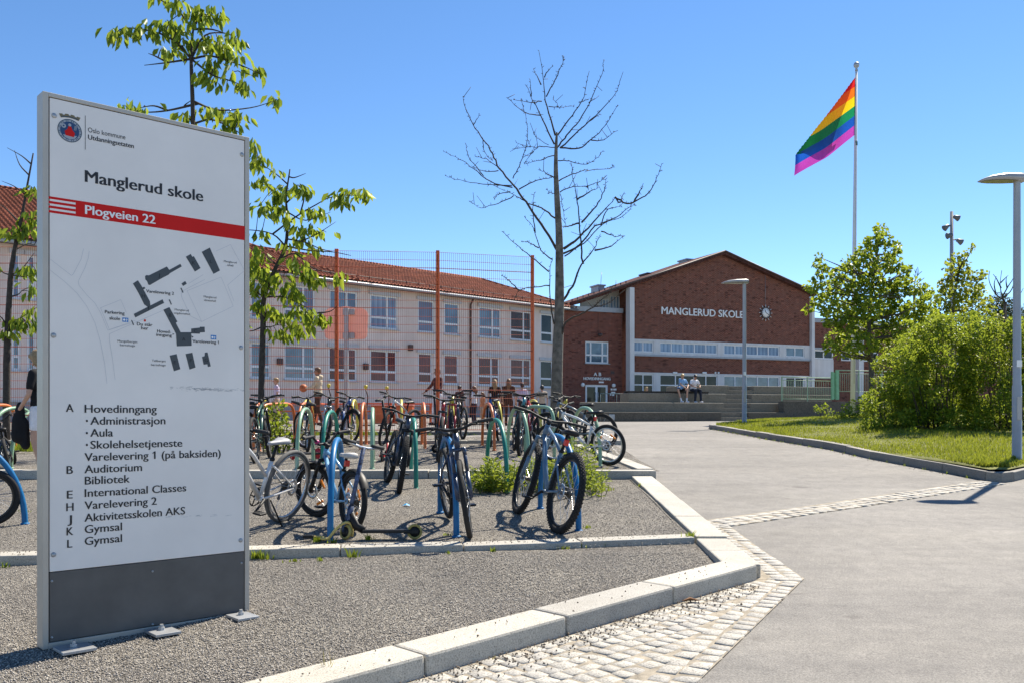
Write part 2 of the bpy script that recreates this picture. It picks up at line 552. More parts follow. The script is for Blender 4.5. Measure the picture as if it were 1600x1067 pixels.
# joint bed, cut in strips so that it follows the slope
def strip(a, b, c, d, n=12):
    a, b, c, d = (Vector((*p, 0)) for p in (a, b, c, d))
    for i in range(n):
        t0, t1 = i / n, (i + 1) / n
        sheet([p[:2] for p in (a.lerp(b, t0), a.lerp(b, t1), d.lerp(c, t1), d.lerp(c, t0))])
strip(FK0[:2], FK1[:2], B1[:2], B0[:2], 20)
strip((FK1.x - .1, FK1.y), (XR - .1, 8.95), (2.13, 8.9), B1[:2], 12)
strip((1.98 + .03, 8.72 - .05), (6.45, 11.68), (6.45 - .2, 11.68 + .28), (1.98 - .19, 8.72 + .25), 14)
structure('sett_bedding', m, M_SAND)

# loose gravel stones on the two near beds, a few on the kerbs
def pebbles(name, n, fn, smin, smax, mat_):
    base = np.array([(1, 0, 0), (-1, 0, 0), (0, 1, 0), (0, -1, 0), (0, 0, 1), (0, 0, -1)], float)
    tri = np.array([(0, 2, 4), (2, 1, 4), (1, 3, 4), (3, 0, 4), (2, 0, 5), (1, 2, 5), (3, 1, 5), (0, 3, 5)])
    P = np.array([fn() for _ in range(n)])
    S = RNG.uniform(smin, smax, (n, 1, 1)) * RNG.uniform(.55, 1.2, (n, 1, 3))
    V = base[None] * S + RNG.normal(0, .14, (n, 6, 3)) * S
    a = RNG.uniform(0, 6.28, n); c, s = np.cos(a), np.sin(a)
    X = V[..., 0] * c[:, None] - V[..., 1] * s[:, None]; Y = V[..., 0] * s[:, None] + V[..., 1] * c[:, None]
    V = np.stack([X, Y, V[..., 2]], -1) + P[:, None, :]
    Fa = (tri[None] + (np.arange(n) * 6)[:, None, None]).reshape(-1, 3)
    return np_mesh(name, V.reshape(-1, 3), Fa, mat_)
def np_mesh(name, V, Fa, mat_, parent=None, smooth=False):
    me = bpy.data.meshes.new(name)
    nv, nf, k = len(V), len(Fa), Fa.shape[1]
    me.vertices.add(nv); me.vertices.foreach_set('co', V.astype(np.float32).ravel())
    me.loops.add(nf * k); me.loops.foreach_set('vertex_index', Fa.astype(np.int32).ravel())
    me.polygons.add(nf); me.polygons.foreach_set('loop_start', np.arange(0, nf * k, k, dtype=np.int32))
    me.polygons.foreach_set('loop_total', np.full(nf, k, dtype=np.int32))
    if smooth: me.polygons.foreach_set('use_smooth', np.ones(nf, dtype=bool))
    me.materials.append(mat_); me.update(calc_edges=True); me.validate()
    return link_mesh(name, me, parent)
def peb1():
    while True:
        y = 3.0 + 4.2 * RNG.random() ** 1.2; x = RNG.uniform(-.62, .30) * y
        if fk_inner_y(x) + .1 < y < yk1(x) - .01 and x < XR - .35: return (x, y, zb1(y) + .003 + .012 * math.sin(x * 2.1 + y * .7) * math.sin(y * 1.7 + x * .4))
def peb2():
    y = RNG.uniform(7.3, 11.6); x = RNG.uniform(-.62, .2) * y
    return (min(x, XR - .3), y, zb2(y) + .004 + .012 * math.sin(x * 2.1 + y * .7) * math.sin(y * 1.7 + x * .4))
def pebk():
    t = RNG.uniform(1.0, 7.0); w = RNG.uniform(.02, .25)
    p = FK0 + fkd * t + fkn * w
    return (p.x, p.y, za(p.y) + .121)
def pebs():
    t = RNG.uniform(1.2, 6.9); w = abs(RNG.normal(0, .13)) + .01
    p = FK0 + fkd * t - fkn * w
    return (p.x, p.y, za(p.y) + .018)
M_PEB = m_granite('pebble_stone', (.06, .054, .048), (.29, .265, .24), (.62, .58, .51), 60)
tag(pebbles('loose_gravel', 44000, peb1, .0024, .0062, M_PEB), 'loose grey gravel stones lying on the bed under the school sign', 'gravel', kind='stuff')
tag(pebbles('loose_gravel', 20000, peb2, .003, .0065, M_PEB), 'loose grey gravel stones lying round the blue bicycle hoops', 'gravel', kind='stuff')
tag(pebbles('loose_gravel', 90, pebk, .003, .008, mat('grit', (.16, .13, .10), .9)), 'dark grit scattered along the top of the front kerb', 'grit', kind='stuff')
tag(pebbles('loose_gravel', 1300, pebs, .003, .009, mat('grit', (.16, .13, .10), .9)), 'dark grit gathered on the setts along the front kerb', 'grit', kind='stuff')

def pebb():
    y = RNG.uniform(11.9, 24); return (xk(y) - abs(RNG.normal(0, .07)) - .01, y, za(y) + .003)
def pebk1():
    x = RNG.uniform(-4, XR - .3); return (x, yk1(x) + RNG.uniform(.01, .21), zb2(max(7.3, yk1(x))) + .038)
tag(pebbles('loose_gravel', 700, pebb, .004, .012, mat('grit', (.16, .13, .10), .9)), 'dark grit gathered in the gutter along the bank kerb', 'grit', kind='stuff')
tag(pebbles('loose_gravel', 500, pebk1, .003, .008, mat('grit', (.16, .13, .10), .9)), 'dark grit scattered on the kerb before the blue hoops', 'grit', kind='stuff')
# ------------------------------------------------------------------ facades
class Plane:
    """a vertical plane in the world: pixel -> (t along it, z)"""
    def __init__(s, p, d):
        s.p = Vector((p[0], p[1], 0)); s.d = Vector((d[0], d[1], 0)).normalized()
        s.ang = math.atan2(s.d.y, s.d.x)
    def off(s, y):
        q = Plane(s.p, s.d); q.p = s.p + Vector((-s.d.y, s.d.x, 0)) * y; return q
    def __call__(s, px, py=None):
        k = (px - CX) / F
        t = (k * s.p.y - s.p.x) / (s.d.x - k * s.d.y)
        y = s.p.y + s.d.y * t
        return t if py is None else (t, CZ - (py - HY) / F * y)
def pixbox(pl, x0, x1, ytop, ybot):
    """(t0, t1, z0, z1) of a rectangle read at its left edge"""
    return pl(x0), pl(x1), pl(x0, ybot)[1], pl(x0, ytop)[1]
def wall_holes(mb, t0, t1, z0, z1, holes, y=0.0, rev=.14, ztop=None):
    """front face with openings and their reveals; ztop(t): sloping top edge"""
    T = sorted({t0, t1, *[h[0] for h in holes], *[h[1] for h in holes]}); T = [t for t in T if t0 <= t <= t1]
    Z = sorted({z0, z1, *[h[2] for h in holes], *[h[3] for h in holes]}); Z = [z for z in Z if z0 <= z <= z1]
    for a, b in zip(T, T[1:]):
        for c, d in zip(Z, Z[1:]):
            m_, n_ = (a + b) / 2, (c + d) / 2
            if any(h[0] < m_ < h[1] and h[2] < n_ < h[3] for h in holes): continue
            mb.quad((a, y, c), (b, y, c), (b, y, d), (a, y, d))
    for a, b, c, d in holes:
        mb.quad((a, y, c), (a, y, d), (a, y + rev, d), (a, y + rev, c))
        mb.quad((b, y, d), (b, y, c), (b, y + rev, c), (b, y + rev, d))
        mb.quad((a, y, c), (a, y + rev, c), (b, y + rev, c), (b, y, c))
        mb.quad((a, y, d), (b, y, d), (b, y + rev, d), (a, y + rev, d))
def window(root, t0, t1, z0, z1, y, cols, rows, mf, mg, fw=.07, name='window', label=None, sill=None, lowglass=None):
    """frame mesh (part) with one pane mesh (sub-part). cols / rows: fractions of the inner splits"""
    fr = MB(); gl = MB()
    b = .004
    fr.span((t0, y, z0), (t0 + fw, y + .07, z1)); fr.span((t1 - fw, y, z0), (t1, y + .07, z1))
    fr.span((t0 + fw, y, z0), (t1 - fw, y + .07, z0 + fw)); fr.span((t0 + fw, y, z1 - fw), (t1 - fw, y + .07, z1))
    X = [t0 + fw] + [t0 + (t1 - t0) * c for c in cols] + [t1 - fw]
    zs = [z0 + (z1 - z0) * r for r in rows]
    for c in X[1:-1]: fr.span((c - fw * .55, y - .004, z0 + fw), (c + fw * .55, y + .066, z1 - fw))
    for r in zs:
        for a, c in zip(X, X[1:]):
            l = a + (fw * .55 if a != X[0] else 0); q = c - (fw * .55 if c != X[-1] else 0)
            fr.span((l, y + .002, r - fw * .55), (q, y + .068, r + fw * .55))
    o = fr.build(name, mf, root)
    if label: o['label'] = label
    gl.quad((t0 + fw * .5, y + .045, z0 + fw * .5), (t1 - fw * .5, y + .045, z0 + fw * .5), (t1 - fw * .5, y + .045, z1 - fw * .5), (t0 + fw * .5, y + .045, z1 - fw * .5))
    gl.build('pane', mg, o)
    if sill is not None:
        sl = MB(); sl.span((t0 - .06, y - .19, z0 - .05), (t1 + .06, y + .02, z0 - .003)); sl.build('sill', sill, o)
    return o
def text_geo(body, bold=0.0, ext=0.0):
    cu = bpy.data.curves.new('txt', 'FONT'); cu.body = body; cu.size = 1; cu.offset = bold; cu.extrude = ext; cu.resolution_u = 3
    o = bpy.data.objects.new('txt', cu)
    COL.objects.link(o)
    dg = bpy.context.evaluated_depsgraph_get()
    me = bpy.data.meshes.new_from_object(o.evaluated_get(dg))
    V = [v.co.copy() for v in me.vertices]; Fs = [tuple(p.vertices) for p in me.polygons]
    bpy.data.objects.remove(o); bpy.data.curves.remove(cu); bpy.data.meshes.remove(me)
    return V, Fs
_tv, _ = text_geo('H')
CAPH = max(v.y for v in _tv) - min(v.y for v in _tv)
def put_bold(mb, body, t0, t1, base, cap, y, k, ext):
    for i, (dx, dz) in enumerate(((0, 0), (-k, 0), (k, 0), (0, -k), (0, k))): put_text(mb, body, t0 + dx, t1 + dx, base + dz, cap, y + i * .002, 0, ext)
def put_text(mb, body, t0, t1, base, cap, y, bold=.0, ext=0.0):
    """lettering in the (x, z) plane at depth y, fitted to a width and a cap height"""
    V, Fs = text_geo(body, bold, ext)
    a, b = min(v.x for v in V), max(v.x for v in V)
    s = (t1 - t0) / (b - a)
    mb.add([(t0 + (v.x - a) * s, y - v.z, base + v.y * cap / CAPH) for v in V], Fs, False)

# ------------------------------------------------------------------ materials of the buildings
def m_brick(name, c1, c2, c3, mortar, sc=1.0):
    m, N, L, B = new_mat(name)
    tc = N.new('ShaderNodeTexCoord'); sp = N.new('ShaderNodeSeparateXYZ'); cb = N.new('ShaderNodeCombineXYZ'); ad = N.new('ShaderNodeMath')
    L.new(tc.outputs['Object'], sp.inputs[0]); L.new(sp.outputs[0], ad.inputs[0]); L.new(sp.outputs[1], ad.inputs[1])
    L.new(ad.outputs[0], cb.inputs[0]); L.new(sp.outputs[2], cb.inputs[1])
    b = N.new('ShaderNodeTexBrick'); L.new(cb.outputs[0], b.inputs['Vector'])
    b.inputs['Scale'].default_value = 1; b.inputs['Brick Width'].default_value = .24 * sc; b.inputs['Row Height'].default_value = .077 * sc
    b.inputs['Mortar Size'].default_value = .009 * sc; b.inputs['Mortar Smooth'].default_value = .2; b.inputs['Bias'].default_value = -.15
    b.inputs['Color1'].default_value = (*lin(c1), 1); b.inputs['Color2'].default_value = (*lin(c2), 1); b.inputs['Mortar'].default_value = (*lin(mortar), 1)
    n = noise_node(N, L, 4.0, 6, .75)
    b2 = N.new('ShaderNodeTexWhiteNoise'); b2.noise_dimensions = '2D'
    sn = N.new('ShaderNodeVectorMath'); sn.operation = 'SNAP'; sn.inputs[1].default_value = (.24 * sc, .077 * sc, 1)
    L.new(cb.outputs[0], sn.inputs[0]); L.new(sn.outputs[0], b2.inputs['Vector'])
    dk = ramp(N, L, b2.outputs['Value'], [(.0, (.52, .50, .52)), (.07, (.62, .60, .62)), (.1, (1, 1, 1)), (.92, (1.05, 1.0, 1.0)), (1, (1.45, 1.35, 1.3))])
    c = mixc(N, L, 1.0, b.outputs['Color'], dk.outputs[0], 'MULTIPLY')
    f = ramp(N, L, n.outputs[0], [(.3, (.84, .83, .83)), (.7, (1.12, 1.1, 1.1))])
    c = mixc(N, L, 1.0, c, f.outputs[0], 'MULTIPLY')
    L.new(c, B.inputs['Base Color']); B.inputs['Roughness'].default_value = .9; B.inputs['Specular IOR Level'].default_value = .12
    bump(N, L, B, b.outputs['Fac'], -.5, .02)
    return m
def m_tiles(name, c1, c2, ax=0, row=.34, wid=.24):
    m, N, L, B = new_mat(name)
    tc = N.new('ShaderNodeTexCoord'); sp = N.new('ShaderNodeSeparateXYZ'); L.new(tc.outputs['Object'], sp.inputs[0])
    def wave(src, per):
        w = N.new('ShaderNodeMath'); w.operation = 'MULTIPLY'; w.inputs[1].default_value = 2 * math.pi / per; L.new(src, w.inputs[0])
        s_ = N.new('ShaderNodeMath'); s_.operation = 'SINE'; L.new(w.outputs[0], s_.inputs[0]); return s_.outputs[0]
    sx = wave(sp.outputs[0], wid)
    fr = N.new('ShaderNodeMath'); fr.operation = 'MULTIPLY'; fr.inputs[1].default_value = 1 / row; L.new(sp.outputs[1], fr.inputs[0])
    fc = N.new('ShaderNodeMath'); fc.operation = 'FRACT'; L.new(fr.outputs[0], fc.inputs[0])
    h = N.new('ShaderNodeMath'); h.operation = 'MULTIPLY_ADD'; h.inputs[1].default_value = .6; L.new(sx, h.inputs[0]); L.new(fc.outputs[0], h.inputs[2])
    wn_ = N.new('ShaderNodeTexWhiteNoise'); sn = N.new('ShaderNodeVectorMath'); sn.operation = 'SNAP'; sn.inputs[1].default_value = (wid, row, 1)
    cb = N.new('ShaderNodeCombineXYZ'); L.new(sp.outputs[0], cb.inputs[0]); L.new(sp.outputs[1], cb.inputs[1])
    L.new(cb.outputs[0], sn.inputs[0]); L.new(sn.outputs[0], wn_.inputs['Vector'])
    r = ramp(N, L, wn_.outputs['Value'], [(0, c1), (1, c2)])
    n = noise_node(N, L, 1.2, 5, .7)
    f = ramp(N, L, n.outputs[0], [(.3, (.75, .74, .74)), (.7, (1.15, 1.15, 1.15))])
    c = mixc(N, L, 1.0, r.outputs[0], f.outputs[0], 'MULTIPLY')
    L.new(c, B.inputs['Base Color']); B.inputs['Roughness'].default_value = .85; B.inputs['Specular IOR Level'].default_value = .2
    bump(N, L, B, h.outputs[0], 1.0, .06)
    return m
def m_panel(name, c1, per=.6):
    """painted render / cladding with faint vertical joints and dirt"""
    m, N, L, B = new_mat(name)
    n = noise_node(N, L, .7, 6, .65); n2 = noise_node(N, L, 30, 3, .6)
    c = lin(c1)
    r = ramp(N, L, n.outputs[0], [(.3, tuple(x * .88 for x in c)), (.7, tuple(min(1, x * 1.07) for x in c))])
    tc = N.new('ShaderNodeTexCoord'); mp = N.new('ShaderNodeMapping'); mp.inputs['Scale'].default_value = (3.5, 3.5, .12)
    n3 = N.new('ShaderNodeTexNoise'); n3.inputs['Scale'].default_value = 1; n3.inputs['Detail'].default_value = 5
    L.new(tc.outputs['Object'], mp.inputs[0]); L.new(mp.outputs[0], n3.inputs['Vector'])
    st = ramp(N, L, n3.outputs[0], [(.35, (.91, .90, .89)), (.6, (1, 1, 1))])
    cc = mixc(N, L, 1.0, r.outputs[0], st.outputs[0], 'MULTIPLY')
    L.new(cc, B.inputs['Base Color']); B.inputs['Roughness'].default_value = .8
    bump(N, L, B, n2.outputs[0], .2, .01)
    return m
def m_glass(name, c1, c2, sc=.8, rough=.04, spec=1.0):
    m, N, L, B = new_mat(name)
    n = noise_node(N, L, sc, 3, .5)
    r = ramp(N, L, n.outputs[0], [(.4, c1), (.6, c2)])
    L.new(r.outputs[0], B.inputs['Base Color']); B.inputs['Roughness'].default_value = rough
    B.inputs['Specular IOR Level'].default_value = spec
    tc = N.new('ShaderNodeTexCoord')
    return m
def m_blind(name, c1, c2, per=.11):
    """window with vertical blinds right behind the glass"""
    m, N, L, B = new_mat(name)
    tc = N.new('ShaderNodeTexCoord'); sp = N.new('ShaderNodeSeparateXYZ'); L.new(tc.outputs['Object'], sp.inputs[0])
    w = N.new('ShaderNodeMath'); w.operation = 'MULTIPLY'; w.inputs[1].default_value = 1 / per; L.new(sp.outputs[0], w.inputs[0])
    fc = N.new('ShaderNodeMath'); fc.operation = 'FRACT'; L.new(w.outputs[0], fc.inputs[0])
    r = ramp(N, L, fc.outputs[0], [(0, c1), (.75, c2), (.9, c1)])
    n = noise_node(N, L, .5, 2, .5); f = ramp(N, L, n.outputs[0], [(.4, (.7, .7, .75)), (.62, (1.15, 1.1, 1.1))])
    c = mixc(N, L, 1.0, r.outputs[0], f.outputs[0], 'MULTIPLY')
    L.new(c, B.inputs['Base Color']); B.inputs['Roughness'].default_value = .08; B.inputs['Specular IOR Level'].default_value = .4
    return m
M_BRICK = m_brick('dark_red_brick', '8a4338', '733631', None, 'a08c82') if False else m_brick('dark_red_brick', (.200, .058, .031), (.125, .037, .022), None, (.27, .205, .17))
M_BRICK2 = m_brick('entrance_brick', (.205, .060, .036), (.13, .040, .027), None, (.22, .165, .14))
M_TILE = m_tiles('clay_roof_tile', (.20, .058, .034), (.34, .112, .062))
M_TILEP = mat('clay_pantile', (.30, .088, .048), .8, var=.4, vs=1.6, spec=.25)
M_DROOF = m_tiles('dark_roof_tile', (.085, .035, .028), (.13, .055, .045))
M_WALLB = m_panel('pinkish_render', (.80, .655, .575))
M_PLINTH = m_panel('grey_plinth', (.40, .38, .37))
M_WHITE = m_panel('white_render', (.70, .685, .67))
M_WFRAME = mat('window_frame_paint', (.74, .74, .74), .4, var=.06)
M_GFRAME = mat('grey_window_frame_paint', (.50, .49, .49), .45, var=.08)
M_GL_SKY = m_glass('window_glass_sky', (.055, .10, .15), (.12, .19, .26))
M_GL_DARK = m_glass('window_glass_dark', (.010, .013, .013), (.03, .035, .033), .8, .04, .35)
M_GL_CURT = None
M_GL_CURT = m_blind('window_curtain', (.16, .25, .36), (.32, .43, .54), .33)
M_BL_RED = m_blind('window_blind_red', (.075, .020, .026), (.19, .055, .06))
M_BL_GREY = m_blind('window_blind_grey', (.13, .16, .23), (.22, .26, .34), .15)
M_ZINC = mat('zinc_sheet', (.34, .35, .37), .5, .4, var=.1)
M_FASCIA = mat('brown_fascia', (.07, .045, .04), .6, var=.15)
M_GALV = mat('galvanised_steel', (.40, .41, .42), .45, .55, var=.12, vs=9)
M_LET = mat('white_lettering', (.82, .82, .80), .4, var=.03)
M_CONC = m_granite('cast_concrete', (.13, .115, .085), (.20, .175, .135), (.28, .25, .20), 25, .85)
M_CONCD = m_granite('weathered_concrete', (.065, .055, .042), (.105, .092, .07), (.16, .14, .11), 16, .9)

# ------------------------------------------------------------------ long school wing on the left (pinkish render, red clay roof)
PB = Plane((3.70, 61.0), (.72, .694))
bw = thing('school_wing', 'long two storey pinkish school wing with red clay tile roof behind the orange fence', 'building', (3.70, 61.0, 1.1), PB.ang)
W0, W1, ZB0, ZE = -40.0, 0.0, -1.2, 7.42      # local z is measured from 1.1
zo = 1.1
UP = [(391, 410), (444, 493), (514.5, 559), (578, 622), (652.8, 679), (694, 718), (748, 783), (797.6, 831), (845, 864)]
LO = [(391, 423.5), (444, 493), (513.6, 558), (578, 621), (653, 676), (693.5, 717), (747, 781), (797.6, 830), (844, 864)]
for px0 in (18, 42, -25): UP.append((px0, px0 + 15)); LO.append((px0, px0 + 15))
holes = []
wins = []
for k, (lst, z0, z1) in enumerate(((UP, 6.25 - zo, 8.15 - zo), (LO, 3.27 - zo, 5.08 - zo))):
    for a, b in lst:
        t0, t1 = PB(a), PB(b)
        holes.append((t0, t1, z0, z1)); wins.append((t0, t1, z0, z1, k, a, b - a))
for a, b in ((100, 140), (200, 240), (290, 330)):
    for z0, z1, k in ((6.25 - zo, 8.15 - zo, 0), (3.27 - zo, 5.08 - zo, 1)):
        holes.append((PB(a), PB(b), z0, z1)); wins.append((PB(a), PB(b), z0, z1, k, a, 40))
w = MB()
wall_holes(w, W0, W1, .9, ZE, holes)
w.quad((W1, 0, ZB0), (W1, 11, ZB0), (W1, 11, ZE), (W1, 0, ZE)); w.quad((W0, 11, ZB0), (W0, 0, ZB0), (W0, 0, ZE), (W0, 11, ZE))
w.quad((W1, 11, ZB0), (W0, 11, ZB0), (W0, 11, ZE), (W1, 11, ZE))
w.build('wall', M_WALLB, bw)
w = MB(); w.span((W0, .05, ZB0), (W1, .4, .895)); w.build('plinth', M_PLINTH, bw)
w = MB(); w.span((W0, -.035, .86), (W1, .049, .93)); w.build('plinth_ledge', M_GFRAME, bw)
w = MB(); w.span((-.32, -.05, .1), (.12, .0, ZE - .02)); w.build('corner_pilaster', M_WHITE, bw)
for i, (t0, t1, z0, z1, k, a, wpx) in enumerate(wins):
    narrow = wpx < 30 or a < 60
    cols = [] if narrow else [.62]
    mg = [M_GL_CURT, M_BL_GREY, M_GL_SKY][i % 3] if k == 0 else (M_BL_RED if a > 500 else M_GL_SKY)
    if k == 0 and 740 < a < 870: mg = M_GL_DARK if a > 790 else M_GL_SKY
    if a > 840: mg = M_GL_DARK
    fr = window(bw, t0, t1, z0, z1, .05, cols, [.33], M_WFRAME, mg, .105, sill=M_GFRAME)
    bb = MB(); bb.span((t0 - .1, -.10, z1 - .02), (t1 + .1, .04, z1 + .17)); bb.build('blind_box', M_GFRAME, fr)
# wall lamps, downpipe, gutter
for px_, z in ((436, 4.15), (570, 4.1), (640, 5.3)):
    t = PB(px_); q = MB(); q.box((t, -.1, z - zo), (.28, .2, .34), None, .03); q.build('wall_lamp', M_FASCIA, bw)
t = PB(734); q = MB(); q.tube([(t, -.09, ZB0 + 1), (t, -.09, ZE - .35), (t, -.35, ZE - .02)], .06, 8); q.build('downpipe', M_FASCIA, bw)
q = MB(); q.tube([(W0 - .4, -.58, ZE + .02), (W1 + .5, -.58, ZE + .02)], .085, 8); q.build('gutter', M_ZINC, bw)
q = MB(); q.span((W0 - .4, -.5, ZE - .005), (W1 + .45, -.0, ZE + .10)); q.span((W0 - .4, -.5, ZE + .102), (W1 + .45, -.45, ZE + .18)); q.build('eaves', M_FASCIA, bw)
# roofs: lower hipped roof on the right, higher one on the left
def hip_roof(name, t0, t1, zr, half, hip0, hip1, y0=-.55, z0=ZE + .17, mt=M_TILE):
    yb = half * 2 + .55; ym = half
    q = MB()
    A, B_, C_, D = (t0, y0, z0), (t1, y0, z0), (t1, yb, z0), (t0, yb, z0)
    E, G_ = (t0 + hip0, ym, zr), (t1 - hip1, ym, zr)
    q.add([C_, D, E, G_], [(0, 1, 2, 3)])
    q.add([B_, C_, G_], [(0, 1, 2)]); q.add([D, A, E], [(0, 1, 2)])
    o = q.build(name, mt, bw)
    # pantiles on the slope that faces the yard: rolls across, a step at every course
    sl = math.hypot(ym - y0, zr - z0); nr = int(sl / .36); uy, uz = (ym - y0) / sl, (zr - z0) / sl
    nt = int((t1 - t0) / .06); tt = np.linspace(t0, t1, nt + 1); V = []; rows_ = []
    for i in range(nr):
        for f, lift in ((0.0, .05), (1.0, .012)):
            s_ = sl * (i + f) / nr; w_ = .030 * np.sin(2 * np.pi * tt / .24) + lift
            V.append(np.stack([tt, y0 + uy * s_ - uz * w_, z0 + uz * s_ + uy * w_], 1)); rows_.append(s_ / sl)
    n1 = nt + 1; Fa = []
    for i in range(len(rows_) - 1):
        f = min(1, (rows_[i] + rows_[i + 1]) / 2); lo, hi = t0 + hip0 * f, t1 - hip1 * f
        k = np.arange(nt)[(tt[:-1] >= lo) & (tt[1:] <= hi)]
        Fa.append(np.stack([i * n1 + k, i * n1 + k + 1, (i + 1) * n1 + k + 1, (i + 1) * n1 + k], 1))
    np_mesh('roof_tiles', np.concatenate(V), np.concatenate(Fa), M_TILEP, o)
    r = MB()
    for a, b in ((E, G_), (B_, G_), (A, E)): r.tube([a, b], .13, 6)
    r.build('ridge_tiles', M_TILE, o)
    return o
hip_roof('roof', -22.5, .45, ZE + 2.35, 5.2, 2.0, 3.6)
q = MB()
hip_roof('roof', -41, -17.2, ZE + 4.0, 7.6, 6, 8.5, y0=-.56, z0=ZE + .175)
sg = MB()
for k in range(48):
    t = -40 + k * .85; sg.box((t, -.1, ZE + .42), (.05, .05, .26))
sg.tube([(-40.5, -.1, ZE + .52), (.3, -.1, ZE + .52)], .022, 6); sg.build('snow_guard', M_FASCIA, bw)

# ------------------------------------------------------------------ main building: brick gable, entrance wing, right wing
PA = Plane((7.97, 62.0), (.9225, .386))
zo = 1.2
ba = thing('school_building', 'dark red brick gabled school hall with white lettering and clock wall', 'building', (7.97, 62.0, zo), PA.ang)
tL, tR = PA(985), PA(1265)
def zA(px_, py_): return PA(px_, py_)[1] - zo
tP = PA(1127); zP = zA(1127, 399); tE = PA(1268); zE = zA(1262, 460); tLL = PA(902); zLL = zA(902, 478); zLp = zA(977, 450)
def roof_line(t):
    if t < tP: return zLp + (zP - zLp) * (t - PA(977)) / (tP - PA(977))
    return zP + (zE - zP) * (t - tP) / (PA(1262) - tP)
holes = []
upz0, upz1 = zA(989, 549.5), zA(989, 533); loz0, loz1 = zA(989, 628), zA(989, 583.5)
G1 = [(989, 1021, 2), (1031, 1121, 5), (1131, 1218, 5), (1228, 1257, 2)]
w = MB()
wz = [(-1.5, loz0 - .1), (loz1 + .12, upz0 - .16), (upz1 + .16, zE - .4)]
for a, b in wz: w.quad((tL, 0, a), (tR, 0, a), (tR, 0, b), (tL, 0, b))
zc = zE - .4
w.add([(tL, 0, zc), (tR, 0, zc), (tR, 0, roof_line(tR)), (tP, 0, zP), (tL, 0, roof_line(tL))], [(0, 1, 2, 3, 4)], False)
DEP = 5.5
w.quad((tR, 0, -1.5), (tR, DEP, -1.5), (tR, DEP, roof_line(tR)), (tR, 0, roof_line(tR)))
w.quad((tL, DEP, -1.5), (tL, 0, -1.5), (tL, 0, roof_line(tL)), (tL, DEP, roof_line(tL)))
w.add([(tR, DEP, -1.5), (tL, DEP, -1.5), (tL, DEP, roof_line(tL)), (tP, DEP, zP), (tR, DEP, roof_line(tR))], [(0, 1, 2, 3, 4)], False)
w.build('wall', M_BRICK, ba)
# light panel bands that carry the window rows
for (z0, z1, a, b) in ((upz0, upz1, .16, .16), (loz0, loz1, .1, .12)):
    hs = [(PA(x0), PA(x1), z0, z1) for x0, x1, n in G1]
    w = MB(); wall_holes(w, tL, tR, z0 - a, z1 + b, hs, -.02)
    w.quad((tL, -.02, z1 + b), (tR, -.02, z1 + b), (tR, 0, z1 + b), (tL, 0, z1 + b))
    w.build('panel_band', M_WHITE, ba)
w = MB(); w.span((tL, -.14, upz0 - .28), (tR, -.021, upz0 - .17)); w.build('sill_band', M_ZINC, ba)
for gi, (x0, x1, n) in enumerate(G1):
    cols = [k / n for k in range(1, n)]
    window(ba, PA(x0), PA(x1), upz0, upz1, .04, cols, [], M_WFRAME, M_GL_CURT if gi < 3 else M_GL_SKY, .075)
    window(ba, PA(x0), PA(x1), loz0, loz1, .04, [.27, .95 / 1.6] + [.8] if gi == 1 else cols, [.62] if gi < 2 else [], M_WFRAME, M_GL_DARK if gi in (0, 1) else (M_GL_SKY if gi == 2 else M_GL_DARK), .075)
# pilasters
w = MB(); w.span((PA(978), -.55, -1.5), (tL, .0, roof_line(PA(978)) - .05)); w.build('pilaster', M_WHITE, ba)
w = MB(); w.span((tR, -.25, -1.5), (PA(1269.5), .3, roof_line(PA(1269)) - .12)); w.build('pilaster', M_WHITE, ba)
# roof
q = MB()
def slab(p0, p1, th=.28, over=.42, mt=None):
    (t0, z0), (t1, z1) = p0, p1
    q.add([(t0, -over, z0), (t1, -over, z1), (t1, DEP + over, z1), (t0, DEP + over, z0), (t0, -over, z0 + th), (t1, -over, z1 + th), (t1, DEP + over, z1 + th), (t0, DEP + over, z0 + th)],
          [(0, 1, 5, 4), (1, 2, 6, 5), (2, 3, 7, 6), (3, 0, 4, 7), (4, 5, 6, 7), (0, 3, 2, 1)], False)
t_end = PA(1270.5)
slab((PA(899), roof_line(PA(899)) - .0), (tP, zP)); slab((tP, zP), (t_end, roof_line(t_end)))
q.build('roof', M_DROOF, ba)
q = MB()
q.tube([(PA(897), -.47, roof_line(PA(897)) + .2), (tP, -.47, zP + .22)], .07, 6); q.tube([(tP, -.47, zP + .22), (t_end, -.47, roof_line(t_end) + .2)], .07, 6)
q.build('verge_trim', M_FASCIA, ba)
q = MB()
for k in range(24):
    t = PA(900) + k * .42
    if t < PA(990): q.box((t, .6, roof_line(t) + .36), (.05, .05, .16))
q.build('snow_guard', M_FASCIA, ba)
for x0, x1, yt, yb, mt, dp in ((1073, 1091, 406.5, 418, M_ZINC, 3), (1012, 1022, 428.5, 437, M_FASCIA, 3), (934.5, 944.5, 447, 470, M_ZINC, 3.5), (962, 974, 448, 458, M_FASCIA, 3)):
    a, b, c, d = pixbox(PA.off(dp), x0, x1, yt, yb); c -= 1.2
    q = MB(); q.span((a, dp, c - zo), (b, dp + 1.1, d - zo)); q.span((a - .08, dp - .08, d - zo + .003), (b + .08, dp + 1.18, d - zo + .1)); q.build('chimney', mt, ba)
q = MB()
for x_, y0_, y1_ in ((938, 425, 447), (961, 437, 449)):
    t, z = PA.off(4)(x_, y1_); q.tube([(t, 4, z - zo - .5), (t + .1, 4, z - zo + (y1_ - y0_) / 22.0)], .02, 5)
q.build('aerial', M_GALV, ba)
